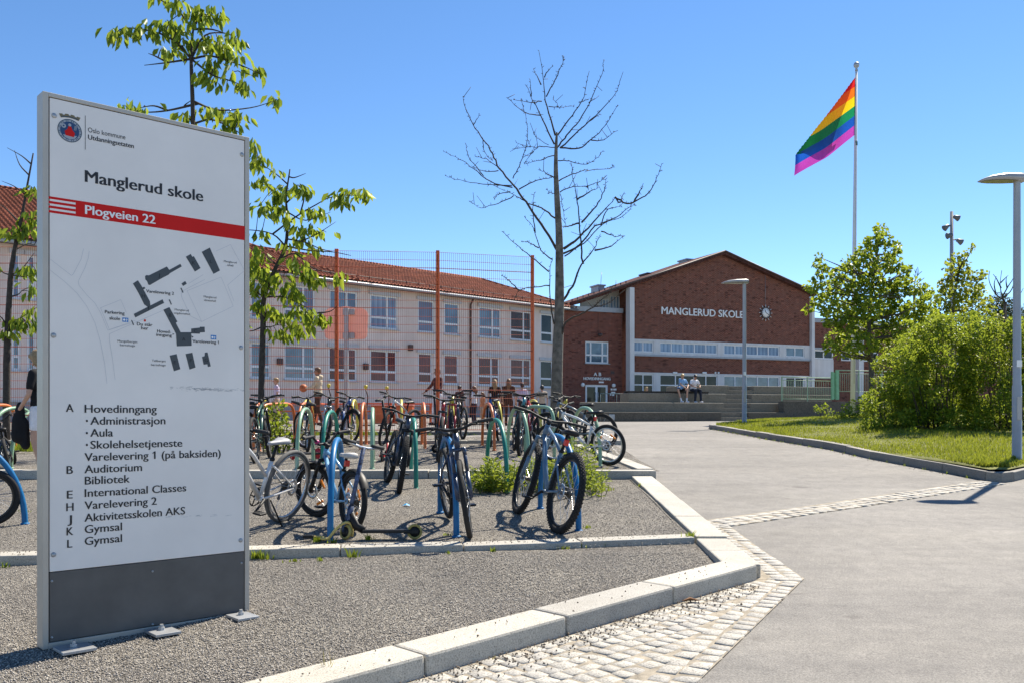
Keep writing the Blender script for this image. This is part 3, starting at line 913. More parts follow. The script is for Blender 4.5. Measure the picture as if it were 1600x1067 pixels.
# clerestory wall under the long roof slope, set back above the entrance wing
q = MB()
PC = PA.off(1.6); tc0, tc1 = PC(906), PC(977)
q.add([(tc0, 1.6, zLL - 1.5), (tc1, 1.6, zLL - 1.5), (tc1, 1.6, roof_line(tc1) - .02), (tc0, 1.6, roof_line(tc0) - .02)], [(0, 1, 2, 3)], False)
q.build('clerestory_wall', M_WHITE, ba)
for x0, x1 in ((952, 967), (936, 950)):
    a, b = PC(x0), PC(x1)
    q = MB(); z0 = zA(960, 484); z1 = roof_line(a) - .25
    fr = window(ba, a, b, z0, z1, 1.5, [.33, .66], [], M_WFRAME, M_GL_CURT, .06)
# entrance wing
tW0, tW1 = PA(884), PA(978) - .02
ze = zA(885, 484); ye = .45
DO = (PA(919.4), PA(955), -1.3, zA(919, 600)); WI = (PA(919.4), PA(956), zA(919, 566.5), zA(919, 532))
w = MB(); wall_holes(w, tW0 - 2, tW1, -1.4, ze, [DO, WI], ye)
w.build('entrance_wall', M_BRICK2, ba)
w = MB(); w.span((tW0 - 2, ye - .12, ze), (tW1, ye + 6, ze + .32)); w.build('coping', M_ZINC, ba)
window(ba, WI[0], WI[1], WI[2], WI[3], ye + .05, [.24, .74], [.38], M_WFRAME, M_GL_SKY, .1, sill=M_ZINC)
d0 = window(ba, DO[0], DO[1], DO[2], DO[3], ye + .05, [.5], [.24, .62], M_WFRAME, M_GL_DARK, .15, name='entrance_door')
q = MB()
for s_ in (-.1, .1): q.tube([((DO[0] + DO[1]) / 2 + s_, ye - .02, zA(937, 612)), ((DO[0] + DO[1]) / 2 + s_, ye - .02, zA(937, 625))], .02, 6)
q.build('door_handle', M_GALV, d0)
q = MB(); put_bold(q, 'A B', PA(932), PA(943.5), zA(932, 586.3), 5.2 / 22.6, ye - .06, .004, .03); q.build('lettering', M_LET, ba)
q = MB(); put_bold(q, 'HOVEDINNGANG', PA(916), PA(958), zA(916, 592.5), 4.1 / 22.6, ye - .06, .004, .03); q.build('lettering', M_LET, ba)
q = MB(); t_, z_ = PA(1033), zA(1033, 491); put_bold(q, 'MANGLERUD SKOLE', t_, PA(1161), z_, 11.2 / 22.6, -.05, .006, .04); q.build('lettering', M_LET, ba)
for x_, y_ in ((914, 600.5), (962.5, 601.5)):
    q = MB(); q.ball((PA(x_), ye - .13, zA(x_, y_)), (.14, .13, .14)); q.build('globe_lamp', M_LET, ba)
q = MB()
for x0, x1, y0, y1 in ((959, 962, 606, 609), (963, 968, 606, 609), (960, 966, 611, 613.5), (961, 965, 615, 617.5), (940.5, 948, 595, 597.5), (958, 960, 613, 617)):
    a, b, c, d = pixbox(PA, x0, x1, y0, y1); q.span((a, ye - .03, c - zo), (b, ye - .002, d - zo))
q.build('notice', M_LET, ba)
q = MB(); a, b, c, d = pixbox(PA, 959, 965, 579, 583); q.span((a, ye - .02, c - zo), (b, ye - .002, d - zo)); q.build('air_vent', M_FASCIA, ba)
q = MB(); t, z = PA(939.4), zA(939, 523); q.tube([(t, ye - .01, z + .1), (t, ye - .25, z + .12)], .03, 6); q.ball((t, ye - .28, z + .0), (.17, .17, .12)); q.tube([(t, ye - .012, z + .1), (t, ye - .012, ze)], .012, 5); q.build('wall_lamp', M_FASCIA, ba)
for x_, y_ in ((1054, 582), (1100, 582), (1117, 582), (1122, 582)):
    q = MB(); q.box((PA(x_), -.06, zA(x_, y_)), (.34 if x_ < 1110 else .12, .1, .13), None, .02); q.build('wall_lamp', M_LET, ba)
# clock, hanging on the gable
ct, cz = PA(1195.5), zA(1195.5, 489.5)
cp = ba.matrix_basis
cl = thing('wall_clock', 'round white wall clock with a dark ring of hour rods on the brick gable', 'clock', tuple(MW[ba.name] @ Vector((ct, 0, cz))), PA.ang)
q = MB(); q.lathe([(.0, -.10), (.36, -.10), (.36, -.004)], axis='Y', n=32); q.build('clock_face', M_LET, cl)
q = MB(); q.lathe([(.362, -.13), (.44, -.13), (.44, -.003), (.362, -.003)], axis='Y', n=32, closed=True); q.build('rim', M_FASCIA, cl)
q = MB()
for k in range(12):
    a = k * math.pi / 6; s_, c_ = math.sin(a), math.cos(a)
    q.tube([(s_ * .44, -.06, c_ * .44), (s_ * .60, -.06, c_ * .60)], .022, 6)
q.build('hour_rods', M_LET, cl)
q = MB()
for ang, l, wd in ((-25, .20, .05), (118, .29, .035)):
    a = R_(ang); q.box((math.sin(a) * l / 2, -.115, math.cos(a) * l / 2), (wd, .012, l), Matrix.Rotation(a, 3, 'Y'))
for k in range(12):
    a = k * math.pi / 6; q.box((math.sin(a) * .31, -.107, math.cos(a) * .31), (.022, .008, .06), Matrix.Rotation(a, 3, 'Y'))
q.build('clock_hands', M_FASCIA, cl)
q = MB(); q.tube([(0, -.02, .6), (0, -.02, roof_line(ct) - cz)], .012, 5); q.build('cable', M_ZINC, cl)
# right wing
q = MB(); tr0, tr1 = PA(1269.8), PA(1700); zr = zA(1269, 499); yr = 1.8
bx = (PA(1284), PA(1314))
q.span((tr0 + .02, yr, -1.5), (tr1, yr + 10, zr)); q.build('wing_wall', M_BRICK, ba)
q = MB(); q.span((tr0 + .02, yr - .12, zr + .003), (tr1 + .1, yr + 10, zr + .35)); q.build('coping', M_ZINC, ba)
q = MB(); q.span((bx[0], yr - 1.0, zA(1284, 590)), (bx[1], yr - .003, zA(1284, 560))); q.build('bay_panel', M_WHITE, ba)
window(ba, bx[0], bx[1], zA(1284, 559.6), zA(1284, 545), yr - .95, [.5], [], M_WFRAME, M_GL_DARK, .1)
q = MB(); q.span((bx[0] - .1, yr - 1.05, zA(1284, 545) + .003), (bx[1] + .1, yr - .003, zA(1284, 545) + .16)); q.build('bay_roof', M_ZINC, ba)
for x_ in (1340, 1372, 1420, 1470, 1520):
    window(ba, PA(x_), PA(x_ + 26), zA(1300, 560), zA(1300, 545), yr - .06, [.5], [], M_WFRAME, M_GL_DARK, .08)
q = MB(); q.span((PA(1361.5), yr - .5, -1.5), (PA(1369), yr - .003, zr - .02)); q.build('pilaster', M_WHITE, ba)

# ------------------------------------------------------------------ concrete seating tiers in front of the hall
PT = Plane(at(1080, 658, 43.0)[:2], (.9225, .386))
tz = 1.11
st = thing('seating_steps', 'grey concrete seating tiers with a stair in front of the school hall', 'steps', (PT.p.x, PT.p.y, tz), PT.ang)
rise = [.45, .92, 1.40, 1.86]; back = 0.85
xl = [868, 918, 982, 1090]
for k in range(4):
    y0 = k * back; z1 = rise[k]; z0 = -.5
    PK = PT.off(y0); sx0, sx1 = PK(1127 + 4 * k), PK(1170 + 2.5 * k)
    a = PK(xl[k])
    yb = y0 + back - .004 if k < 3 else y0 + 3
    q = MB()
    if k == 0:
        j = PT(1068.5)
        q.span((a, y0 - .3, z0), (j, yb, z1), .035); q.span((j + .03, y0, z0), (sx0, yb, z1), .035)
    else: q.span((a, y0, z0), (sx0, yb, z1), .035)
    q.build('tier', M_CONC if k != 0 else M_CONCD, st)
    q = MB(); q.span((sx1, y0, z0), (PK(1226.5) if k < 1 else PK(1300), yb, z1), .035); q.build('tier', M_CONC if k not in (0,) else M_CONCD, st)
    zl = rise[k - 1] if k else 0
    q = MB(); q.span((sx0 + .003, y0 + .02, z0), (sx1 - .003, yb, zl + (z1 - zl) * .48), .01)
    q.span((sx0 + .003, y0 + back * .5, zl + (z1 - zl) * .48 + .003), (sx1 - .003, yb, z1 - .01), .01); q.build('stair_step', M_CONC, st)
q = MB(); q.box((PT(951), -.305, .22), (.30, .02, .26), None, .02); q.build('wall_light', M_GALV, st)
# slatted seat on the third tier
q = MB()
a, b = PT.off(1.7)(984), PT.off(1.7)(1111)
n = int((b - a) / .13)
for k in range(n): q.span((a + k * .13, 2 * back + .05, rise[2] + .055), (a + k * .13 + .085, 2 * back + .62, rise[2] + .10))
q.span((a, 2 * back + .1, rise[2] + .003), (a + n * .13 - .05, 2 * back + .16, rise[2] + .054)); q.span((a, 2 * back + .5, rise[2] + .003), (a + n * .13 - .05, 2 * back + .56, rise[2] + .054))
ws = thing('slatted_seat', 'dark wooden slatted seat along the third concrete tier', 'bench', tuple(MW[st.name] @ Vector((a, 2 * back, rise[2]))), PT.ang)
q.xf(Matrix.Translation((-a, -2 * back, -rise[2]))); q.build('slats', mat('dark_wood', (.05, .04, .033), .7, var=.3), ws)
# retaining wall to the right of the tiers and its green railing
q = MB(); a, b = PT(1227), PT(1460)
q.span((a, .12, -.6), (b, .55, 1.02), .012)
q.xf(MW[st.name]); rw = q.build('retaining_wall', M_CONCD); tag(rw, 'dark concrete retaining wall under the green railing', 'wall')
M_GREEN = mat('green_rail_paint', (.30, .42, .27), .5, var=.12); M_GREEN2 = mat('green_panel_paint', (.19, .42, .22), .5, var=.12)
rl = thing('railing', 'pale green bar railing on the retaining wall beside the flagpole', 'railing', tuple(MW[st.name] @ Vector((a, .3, 1.02))), PT.ang)
def rail(t0, t1, z0, z1, posts, y=0.0):
    q = MB(); q.tube([(t0, y, z1), (t1, y, z1)], .028, 6); q.tube([(t0, y, z0), (t1, y, z0)], .02, 6); q.tube([(t0, y, z1 - .16), (t1, y, z1 - .16)], .016, 6); q.build('rail', M_GREEN, rl)
    q = MB(); n = int((t1 - t0) / .145)
    for k in range(1, n): q.tube([(t0 + (t1 - t0) * k / n, y, z0), (t0 + (t1 - t0) * k / n, y, z1 - .16)], .009, 5)
    q.build('bars', M_GREEN, rl)
    for p in posts: q = MB(); q.box((p, y, (z1 + z0) / 2 - .05), (.05, .05, z1 - z0 + .16)); q.build('post', M_GREEN, rl)
P_ = lambda x: PT(x) - a
rail(0, P_(1304), .12, 1.23, [0.03, P_(1268)])
rail(P_(1318), P_(1420), .55, 1.66, [P_(1354), P_(1390)], .25)
q = MB(); q.span((P_(1305), -.06, .10), (P_(1308.5), .02, 1.55)); q.span((P_(1312), -.06, .10), (P_(1316.5), .02, 1.62))
for k in range(5): q.span((P_(1308.5) + .003 + k * .02, -.05, .14), (P_(1308.5) + .012 + k * .02, .0, 1.5))
q.build('gate_panel', M_GREEN2, rl)
# low railing by the entrance door
er = thing('railing', 'thin grey railing to the left of the entrance door', 'railing', tuple(MW[ba.name] @ Vector((PA(884), -6, 0))), PA.ang)
M_TEAL = mat('teal_grey_paint', (.13, .19, .19), .5)
q = MB(); l = 2.9
q.tube([(-.6, 0, 1.55), (l, 0, 1.55)], .03, 6); q.tube([(-.6, 0, .75), (l, 0, .75)], .02, 6)
for k in range(22): q.tube([(-.6 + k * .16, 0, .0 if k % 7 == 0 else .75), (-.6 + k * .16, 0, 1.55)], .022 if k % 7 == 0 else .009, 5)
q.build('rail', M_TEAL, er)
# ------------------------------------------------------------------ school information sign
SPX = (66.8, 1014.9); SY = 4.62
s0 = at(*SPX, SY)
PS = Plane((s0.x, s0.y), (math.sin(R_(47.2)), math.cos(R_(47.2))))
SW = PS(389.8); SH = PS(66.9, 142.3)[1] - s0.z
sg = thing('information_sign', 'tall grey and white school information sign with map and red address band', 'sign', tuple(s0), PS.ang)
def S(px_, py_):
    t, z = PS(px_, py_); return t, z - s0.z
M_ALU = mat('sign_aluminium', (.47, .43, .37), .45, .25, var=.08, vs=3)
M_PANEL = mat('sign_white_panel', (.77, .735, .695), .42, var=.05, vs=2, spec=.4)
M_DARKP = mat('sign_dark_panel', (.105, .10, .095), .45, var=.18, vs=4, spec=.4)
M_INK = mat('sign_black_ink', (.012, .012, .015), .5, var=.0)
M_RED = mat('sign_red', (.58, .014, .012), .5, var=.04, spec=.15)
M_MAPG = mat('map_building_grey', (.055, .065, .072), .5, var=.05)
M_LINE = mat('map_line_grey', (.47, .48, .52), .5, var=.05)
DP = .105
q = MB(); fw = .028
for a, b in (((0, 0, 0), (fw, DP, SH)), ((SW - fw, 0, 0), (SW, DP, SH)), ((fw + .0005, 0, SH - .022), (SW - fw - .0005, DP, SH)), ((fw + .0005, 0, .0), (SW - fw - .0005, DP, .03))): q.span(a, b, .002)
q.build('frame', M_ALU, sg)
zs = S(70, 895)[1]; zs = S(72, 894.5)[1]
q = MB(); q.span((fw + .006, .004, zs + .002), (SW - fw - .003, DP - .01, SH - .026), .002); q.build('white_panel', M_PANEL, sg)
q = MB(); q.span((fw + .006, .006, .034), (SW - fw - .003, DP - .012, zs - .002), .002); q.build('dark_panel', M_DARKP, sg)
e1, e2, e3 = .0035, .003, .0025
for x_, y_ in ((85, 181), (378.5, 242), (84, 524), (377, 543), (84, 866), (376.5, 843.5)):
    t, z = S(x_, y_); q = MB(); q.lathe([(.0, -.002), (.011, -.001), (.0135, .004)], (t, 0, z), 'Y', 16); q.build('screw', M_GALV, sg)
for x_, y_ in ((81.5, 907.5), (239, 892), (378, 879), (81.5, 995.5), (239, 975), (377, 957)):
    t, z = S(x_, y_); q = MB(); q.lathe([(.0, .001), (.006, .002), (.0065, .007)], (t, 0, z), 'Y', 10); q.build('screw', M_GALV, sg)
BOLD = .022
q = MB()
part_mat = None
def line(body, x0, x1, base, cap, bold=BOLD):
    global q
    (t0, z), t1 = S(x0, base), S(x1, base)[0]
    # strokes made bolder with slightly shifted copies, one behind the other
    k = cap * (bold * 1.35)
    for i, (dx, dz) in enumerate(((0, 0), (-k, 0), (k, 0), (-k * .5, 0), (k * .5, 0)) if bold else ((0, 0),)):
        put_text(q, body, t0 + dx, t1 + dx, z + dz, cap, e1 - .0012 + i * .00006)
    one(q, body, t0, t1, z, cap, e1 - .0013)
    if part_mat: q.build('lettering', part_mat, sg); q = MB()
def one(q, body, t0, t1, z, cap, d):
    if '1' not in body: return
    V, _ = text_geo(body); w_ = max(v.x for v in V) - min(v.x for v in V); i = body.index('1')
    V2, _ = text_geo(body[:i + 1]); V3, _ = text_geo('1'); bw_ = max(v.x for v in V3) - min(v.x for v in V3)
    k = (t1 - t0) / w_; xr = t0 + (max(v.x for v in V2) - min(v.x for v in V2)) * k; xl = xr - bw_ * k
    q.add([(xl + .1 * bw_ * k, d, z + cap * .99), (xl - cap * .22, d, z + cap * .80), (xl - cap * .22, d, z + cap * .68), (xl + .1 * bw_ * k, d, z + cap * .84)], [(0, 1, 2, 3)])
CAP1 = 12.6 / 304 * 1.0
def capm(px_, h): return S(px_, 500)[1] - S(px_, 500 + h)[1]
line('Manglerud skole', 133.5, 317.3, 284.4, capm(134, 18.2), .03)
q.build('title_lettering', M_INK, sg)
q = MB(); part_mat = M_INK
for b, x0, x1, y_ in (('Hovedinngang', 132.7, 245, 644.2), ('Administrasjon', 141.6, 258.5, 663.0), ('Aula', 141.6, 176.7, 681.8), ('Skolehelsetjeneste', 141.8, 285, 700.5), ('Varelevering 1 (på baksiden)', 132.5, 345, 719.8),
                    ('Auditorium', 132.5, 222, 738.8), ('Bibliotek', 133, 203, 756.6), ('International Classes', 132.8, 291, 776), ('Varelevering 2', 132.5, 245, 795.3), ('Aktivitetsskolen AKS', 132.5, 289.3, 814.6), ('Gymsal', 132.8, 190.7, 832.6), ('Gymsal', 132.8, 190.7, 851.2),
                    ('A', 103.5, 115, 643), ('B', 104.5, 114, 740), ('E', 105, 113.5, 778.5), ('H', 104, 115, 798), ('J', 106, 112.5, 817), ('K', 104.5, 114.5, 836), ('L', 105.5, 113, 855.3)):
    line(b, x0, x1, y_, capm(x0, 12.3))
part_mat = None
for y_ in (657, 676, 694.5):
    t, z = S(136, y_); q.add([(t + .0055 * math.cos(a * .5236), e1 - .0012, z + .0065 * math.sin(a * .5236)) for a in range(12)], [tuple(range(12))]); q.build('bullet', M_INK, sg); q = MB()
# red band with white stripes
q = MB()
def rect(x0, x1, y0, y1, d=e1):
    """rectangle: heights are read at the left edge of the panel"""
    ta, tb = PS(x0), PS(x1); za_, zb_ = S(71.4, y1)[1], S(71.4, y0)[1]
    q.quad((ta, d, za_), (tb, d, za_), (tb, d, zb_), (ta, d, zb_))
rect(118.6, 388.2, 306, 331.5)
for k in range(4): rect(71.4, 118.55, 306 + k * 7.2, 306 + k * 7.2 + 3.9)
q.build('red_band', M_RED, sg)
q = MB(); line('Plogveien 22', 133.5, 242.7, 334.6, capm(134, 13.8), .028); q.v = [(a, b - .001, c) for a, b, c in q.v]; q.build('address_lettering', M_LET, sg)
# emblem and department name
q = MB(); line('Oslo kommune', 137.7, 196.2, 206.6, capm(138, 7.4), .0); line('Utdanningsetaten', 138, 209.3, 218.0, capm(138, 7.4), .022)
ta, tb = PS(133.1), PS(133.9); za_, zb_ = S(133, 234)[1], S(133, 181)[1]; q.quad((ta, e1 - .001, za_), (tb, e1 - .001, za_), (tb, e1 - .001, zb_), (ta, e1 - .001, zb_))
q.build('department_lettering', M_INK, sg)
ec = S(109.3, 204.7); er_ = .0605
M_ENAVY = mat('emblem_navy', (.012, .05, .14), .4, var=0); M_EGREY = mat('emblem_ring_blue', (.03, .06, .09), .4, var=0); M_EGOLD = mat('emblem_gold', (.17, .135, .06), .4, var=0); M_EPALE = mat('emblem_pale_grey', (.33, .36, .40), .4, var=0)
emb = MB()
def disc(r0, r1, d, n=40, mi=0, c=(0, 0)):
    emb.mi = mi
    for k in range(n):
        a, b = 2 * math.pi * k / n, 2 * math.pi * (k + 1) / n
        P = [(ec[0] + c[0] + r * math.cos(x), d, ec[1] + c[1] + r * math.sin(x)) for r, x in ((r0, a), (r1, a), (r1, b), (r0, b))]
        if r0 < 1e-6: emb.add([P[0], P[2], P[1]][::1], [(0, 2, 1)])
        else: emb.add(P, [(0, 1, 2, 3)][::1])
def epoly(P, d, mi):
    emb.mi = mi; emb.add([(ec[0] + x * er_, d, ec[1] + z * er_) for x, z in P], [tuple(range(len(P)))])
disc(er_ * .93, er_, e1 - .0004, mi=1); disc(er_ * .78, er_ * .93, e1 - .0004, mi=4); disc(0, er_ * .78, e1 - .0004, mi=0)
for k in range(36):
    a = 2 * math.pi * k / 36; c_, s_ = math.cos(a), math.sin(a); u = .8; v = .91; w_ = .03
    epoly([(c_ * u - s_ * w_, s_ * u + c_ * w_), (c_ * u + s_ * w_, s_ * u - c_ * w_), (c_ * v + s_ * w_, s_ * v - c_ * w_), (c_ * v - s_ * w_, s_ * v + c_ * w_)], e1 - .0009, 1 if k % 3 else 4)
epoly([(-.55, -.42), (.6, -.35), (.42, -.62), (0, -.76), (-.4, -.62)], e1 - .0009, 4)
epoly([(-.34, -.45), (.34, -.5), (.42, -.15), (.2, .1), (.12, .38), (-.1, .38), (-.2, .1), (-.42, -.1)], e1 - .0013, 2)
disc(0, er_ * .13, e1 - .0013, 12, 4, (.0, .50 * er_)); disc(er_ * .08, er_ * .19, e1 - .0013, 14, 4, (-.5 * er_, .34 * er_))
for dx in (.35, .42, .5): epoly([(dx - .015, .1), (dx + .015, .1), (dx + .1, .5), (dx + .06, .52)], e1 - .0013, 4)
cw = [(-.72, 1.0), (-.88, 1.32), (-.6, 1.36), (-.55, 1.27), (-.42, 1.3), (-.36, 1.4), (-.1, 1.42), (-.06, 1.32), (.06, 1.32), (.1, 1.42), (.36, 1.4), (.42, 1.3), (.55, 1.27), (.6, 1.36), (.88, 1.32), (.72, 1.0), (.4, 1.08), (0, 1.12), (-.4, 1.08)]
epoly(cw, e1 - .0009, 3)
epoly([(-.66, 1.07), (-.7, 1.15), (0, 1.23), (.7, 1.15), (.66, 1.07), (0, 1.15)], e1 - .0013, 1)
em = emb.build_clean('emblem', [M_ENAVY, M_EGREY, M_RED, M_EGOLD, M_EPALE], sg)
# map of the grounds
def mp(x, y): return S(60 + x / 3.953, 370 + y / 3.953)
q = MB()
for P in ([(660, 245), (668, 238), (684, 240), (795, 185), (810, 206), (878, 169), (887, 185), (815, 226), (805, 236), (766, 256), (690, 300), (680, 297), (672, 275), (662, 266)],
          [(585, 290), (616, 270), (638, 304), (690, 400), (693, 425), (686, 442), (655, 420), (620, 350)], [(590, 478), (768, 388), (778, 410), (600, 500)],
          [(912, 125), (942, 108), (952, 125), (962, 122), (1003, 195), (968, 217)], [(1010, 95), (1060, 68), (1123, 210), (1083, 231)],
          [(773, 452), (810, 436), (860, 525), (850, 532), (858, 548), (880, 590), (945, 590), (948, 672), (856, 675), (851, 600)],
          [(945, 568), (998, 562), (999, 557), (1028, 557), (1030, 590), (1000, 592), (998, 600), (945, 598)],
          [(812, 732), (855, 722), (878, 815), (838, 828)], [(910, 722), (952, 714), (972, 805), (935, 818)],
          [(1012, 740), (1028, 735), (1030, 714), (1046, 712), (1066, 798), (1048, 802), (1045, 785), (1022, 788)],
          [(885, 290), (908, 275), (918, 292), (895, 306)], [(573, 515), (580, 516), (593, 545), (586, 548)], [(806, 390), (813, 388), (826, 418), (820, 422)], [(878, 318), (885, 316), (898, 345), (891, 348)],
          [(640, 318), (655, 310), (663, 320), (650, 327)], [(830, 597), (843, 601), (830, 607)], [(946, 610), (960, 618), (950, 625)]):
    V = [mp(*p) for p in P]; q.add([(t, e2, z) for t, z in V], [tuple(range(len(V)))][::1])
q.build_clean('map_buildings', M_MAPG, sg)
q = MB()
def mtext(b, x0, x1, y_, h=13, bold=.012):
    (t0, z), t1 = mp(x0, y_), mp(x1, y_)[0]; c_ = capm(60 + x0 / 3.953, h / 3.953)
    for i, dx in enumerate((0, -.0005, .0005) if h > 15 else (0,)): put_text(q, b, t0 + dx, t1 + dx, z, c_, e2 - .0008 + i * .00006)
    one(q, b, t0, t1, z, c_, e2 - .0009)
for b, x0, x1, y_, h in (('Varelevering 2', 667, 838, 345, 19), ('Parkering', 412, 533, 474, 20), ('skole', 440, 505, 512, 20), ('Du står', 610, 705, 548, 20), ('her', 636, 680, 573, 20), ('Hoved-', 735, 820, 592, 19), ('inngang', 730, 825, 613, 19),
                       ('Varelevering 1', 953, 1115, 652, 19), ('Mangelberget', 490, 613, 649, 13), ('barnehage', 505, 598, 673, 13), ('Tallberget', 702, 788, 769, 13), ('barnehage', 697, 787, 794, 13), ('Manglerud', 1147, 1225, 158, 12), ('ishall', 1168, 1205, 182, 12),
                       ('Manglerud', 1022, 1100, 376, 12), ('idrettshall', 1025, 1097, 398, 12), ('Manglerud', 843, 930, 456, 12), ('ungdomshus', 838, 938, 477, 12),
                       ('J', 741, 752, 248, 20), ('K', 950, 970, 172, 20), ('L', 1060, 1075, 163, 20), ('H', 640, 660, 376, 20), ('I', 679, 684, 452, 20), ('B', 808, 823, 496, 20), ('A', 889, 909, 641, 20), ('C', 962, 981, 592, 20), ('E', 837, 852, 784, 20), ('F', 936, 950, 773, 20), ('G', 1028, 1047, 770, 20)):
    mtext(b, x0, x1, y_, h); q.build('map_lettering', M_INK, sg); q = MB()
q = MB()
def polyline(P, w_=.0016):
    V = [mp(*p) for p in P]
    for (a, b) in zip(V, V[1:]):
        d = Vector((b[0] - a[0], b[1] - a[1])); L = d.length
        if L < 1e-6: continue
        n = Vector((-d.y, d.x)) / L * w_ / 2
        q.quad((a[0] - n.x, e1 - .0002, a[1] - n.y), (b[0] - n.x, e1 - .0002, b[1] - n.y), (b[0] + n.x, e1 - .0002, b[1] + n.y), (a[0] + n.x, e1 - .0002, a[1] + n.y))
for P in ([(75, 140), (140, 190), (205, 240), (216, 232), (265, 140), (280, 75)], [(65, 200), (160, 275), (240, 350), (300, 430), (350, 530), (385, 650), (410, 780), (425, 905)], [(315, 90), (310, 130), (290, 190), (248, 275), (252, 302), (300, 360), (350, 410), (385, 470), (430, 578), (600, 518)],
          [(440, 600), (440, 640), (460, 760), (475, 880)], [(385, 440), (510, 390), (545, 470)], [(385, 440), (440, 575), (570, 535)], [(440, 600), (780, 452)], [(920, 335), (1130, 250), (1205, 430), (1010, 525), (920, 335)], [(1100, 90), (1188, 50), (1275, 210), (1170, 300), (1210, 400)],
          [(1030, 265), (885, 340), (885, 370), (940, 490), (1010, 525)], [(1020, 235), (930, 290)]): polyline(P)
q.build_clean('map_outlines', M_LINE, sg)
q = MB(); t, z = mp(659, 518); q.add([(t + .0062 * math.cos(a * .5236), e1 - .0005, z + .007 * math.sin(a * .5236)) for a in range(12)], [tuple(range(12))]); q.build('location_dot', M_RED, sg)
q = MB(); pq = MB()
for x0, x1, y0, y1 in ((520, 557, 502, 526), (1066, 1100, 609, 633)):
    a, b = mp(x0, y1), mp(x1, y0); q.quad((a[0], e1 - .0004, a[1]), (b[0], e1 - .0004, a[1]), (b[0], e1 - .0004, b[1]), (a[0], e1 - .0004, b[1]))
    put_text(pq, 'P', a[0] + (b[0] - a[0]) * .62, a[0] + (b[0] - a[0]) * .85, a[1] + .002, (b[1] - a[1]) * .65, e1 - .001, .02)
    c = (a[0] + (b[0] - a[0]) * .3, (a[1] + b[1]) / 2); r = (b[1] - a[1]) * .26
    pq.add([(c[0] + r * math.cos(k * .628), e1 - .001, c[1] + r * math.sin(k * .628)) for k in range(10)], [tuple(range(10))])
q.build('parking_symbol', mat('sign_blue', (.03, .19, .50), .4, var=0), sg); pq.build('parking_lettering', M_LET, sg)
# grey scuff marks on the panel
q = MB(); rr = random.Random(5)
for k in range(150):
    x = rr.gauss(.5, .24); y = rr.gauss(0, .33)
    cx, cy = 815 + 460 * min(1, max(0, x)), 938 + y * 16 + 14 * (x - .4)
    l, h = rr.uniform(5, 26), rr.uniform(.7, 2.4)
    a, b = mp(cx, cy), mp(cx + l, cy + rr.uniform(-1, 3)); hz = h / 3.953 / 300
    q.quad((a[0], e1 - .0001, a[1]), (b[0], e1 - .0001, b[1]), (b[0], e1 - .0001, b[1] + hz), (a[0], e1 - .0001, a[1] + hz))
for k in range(22):
    x = 190 + rr.uniform(0, 195); a = S(x, 806 - (x - 300) * .03 + rr.uniform(-1.2, 1.2)); l = rr.uniform(.01, .03)
    q.quad((a[0], e1 - .0001, a[1]), (a[0] + l, e1 - .0001, a[1] + .0008), (a[0] + l, e1 - .0001, a[1] + .0018), (a[0], e1 - .0001, a[1] + .0016))
q.build('scuff_marks', mat('scuff_grey', (.34, .35, .37), .6, var=.2), sg)
# base plates with bolts, reaching forward from the frame
for x0, x1, yb in ((.035, .20, 0), (.50, .64, 0), (.97, 1.10, 0)):
    zg_ = zb1((MW[sg.name] @ Vector(((x0 + x1) / 2, -.13, 0))).y) - s0.z + .016
    q = MB(); q.span((x0, -.21, -.012), (x1, -.045, .003), .002); q.xf(Matrix.Translation((0, 0, zg_))); bp = q.build('base_plate', M_GALV, sg)
    q = MB(); q.lathe([(.018, .0035), (.018, .018), (.010, .018), (.010, .034)], ((x0 + x1) / 2, -.11, 0), 'Z', 6, smooth=False); q.xf(Matrix.Translation((0, 0, zg_))); q.build('bolt', M_GALV, bp)
q = MB(); q.span((.02, .02, -.3), (SW - .02, DP - .02, -.003)); q.build('foundation_frame', M_ALU, sg)

# ------------------------------------------------------------------ orange ball court fence, basketball board
M_OR = mat('orange_paint', (.62, .12, .025), .45, var=.1, vs=4); M_ORW = mat('orange_wire', (.36, .075, .025), .5, var=.05)
fence = thing('court_fence', 'tall orange wire mesh fence around the ball court', 'fence', tuple(at(832, 672, 22.9)))
posts = [(526, 391), (684, 393.5), (832, 401)]
FP = []
yy = {526: 21.9, 684: 22.3, 832: 22.75}
for x_, yt in posts: FP.append(at(x_, yt, yy[x_]))
dv = FP[0] - FP[1]
for x_ in (368, 212, 66, -95): FP.insert(0, at(x_, 385, 21.6))
for p in FP: p.z = min(p.z, 5.6)
for p in FP:
    q = MB(); q.box((p.x, p.y, (p.z + .7) / 2), (.085, .085, p.z - .7), None, .008); q.box((p.x, p.y, p.z + .012), (.09, .09, .02))
    for k in range(14): q.box((p.x, p.y - .055, 1.1 + k * .33), (.03, .03, .05))
    q.build('post', M_OR, fence, True)
for a, b in zip(FP, FP[1:]):
    q = MB(); d = (b - a); L = math.hypot(d.x, d.y); n = int(L / .05)
    def P(t, z): return (a.x + d.x * t, a.y + d.y * t - .06, z)
    zt0, zt1 = a.z - .03, b.z - .03; z0 = 1.02
    for k in range(n + 1):
        t = k / n; q.tube([P(t, z0), P(t, zt0 + (zt1 - zt0) * t)], .0040, 3, False)
    nz = 22
    for k in range(nz + 1):
        f = k / nz
        for off in ((0, .012) if k % 5 == 0 else (0,)):
            q.tube([(P(0, z0 + (zt0 - z0) * f)[0], P(0, 0)[1] - .006, z0 + (zt0 - z0) * f + off), (P(1, 0)[0], P(1, 0)[1] - .006, z0 + (zt1 - z0) * f + off)], .0055, 3, False)
    q.build('mesh_panel', M_ORW, fence, True)
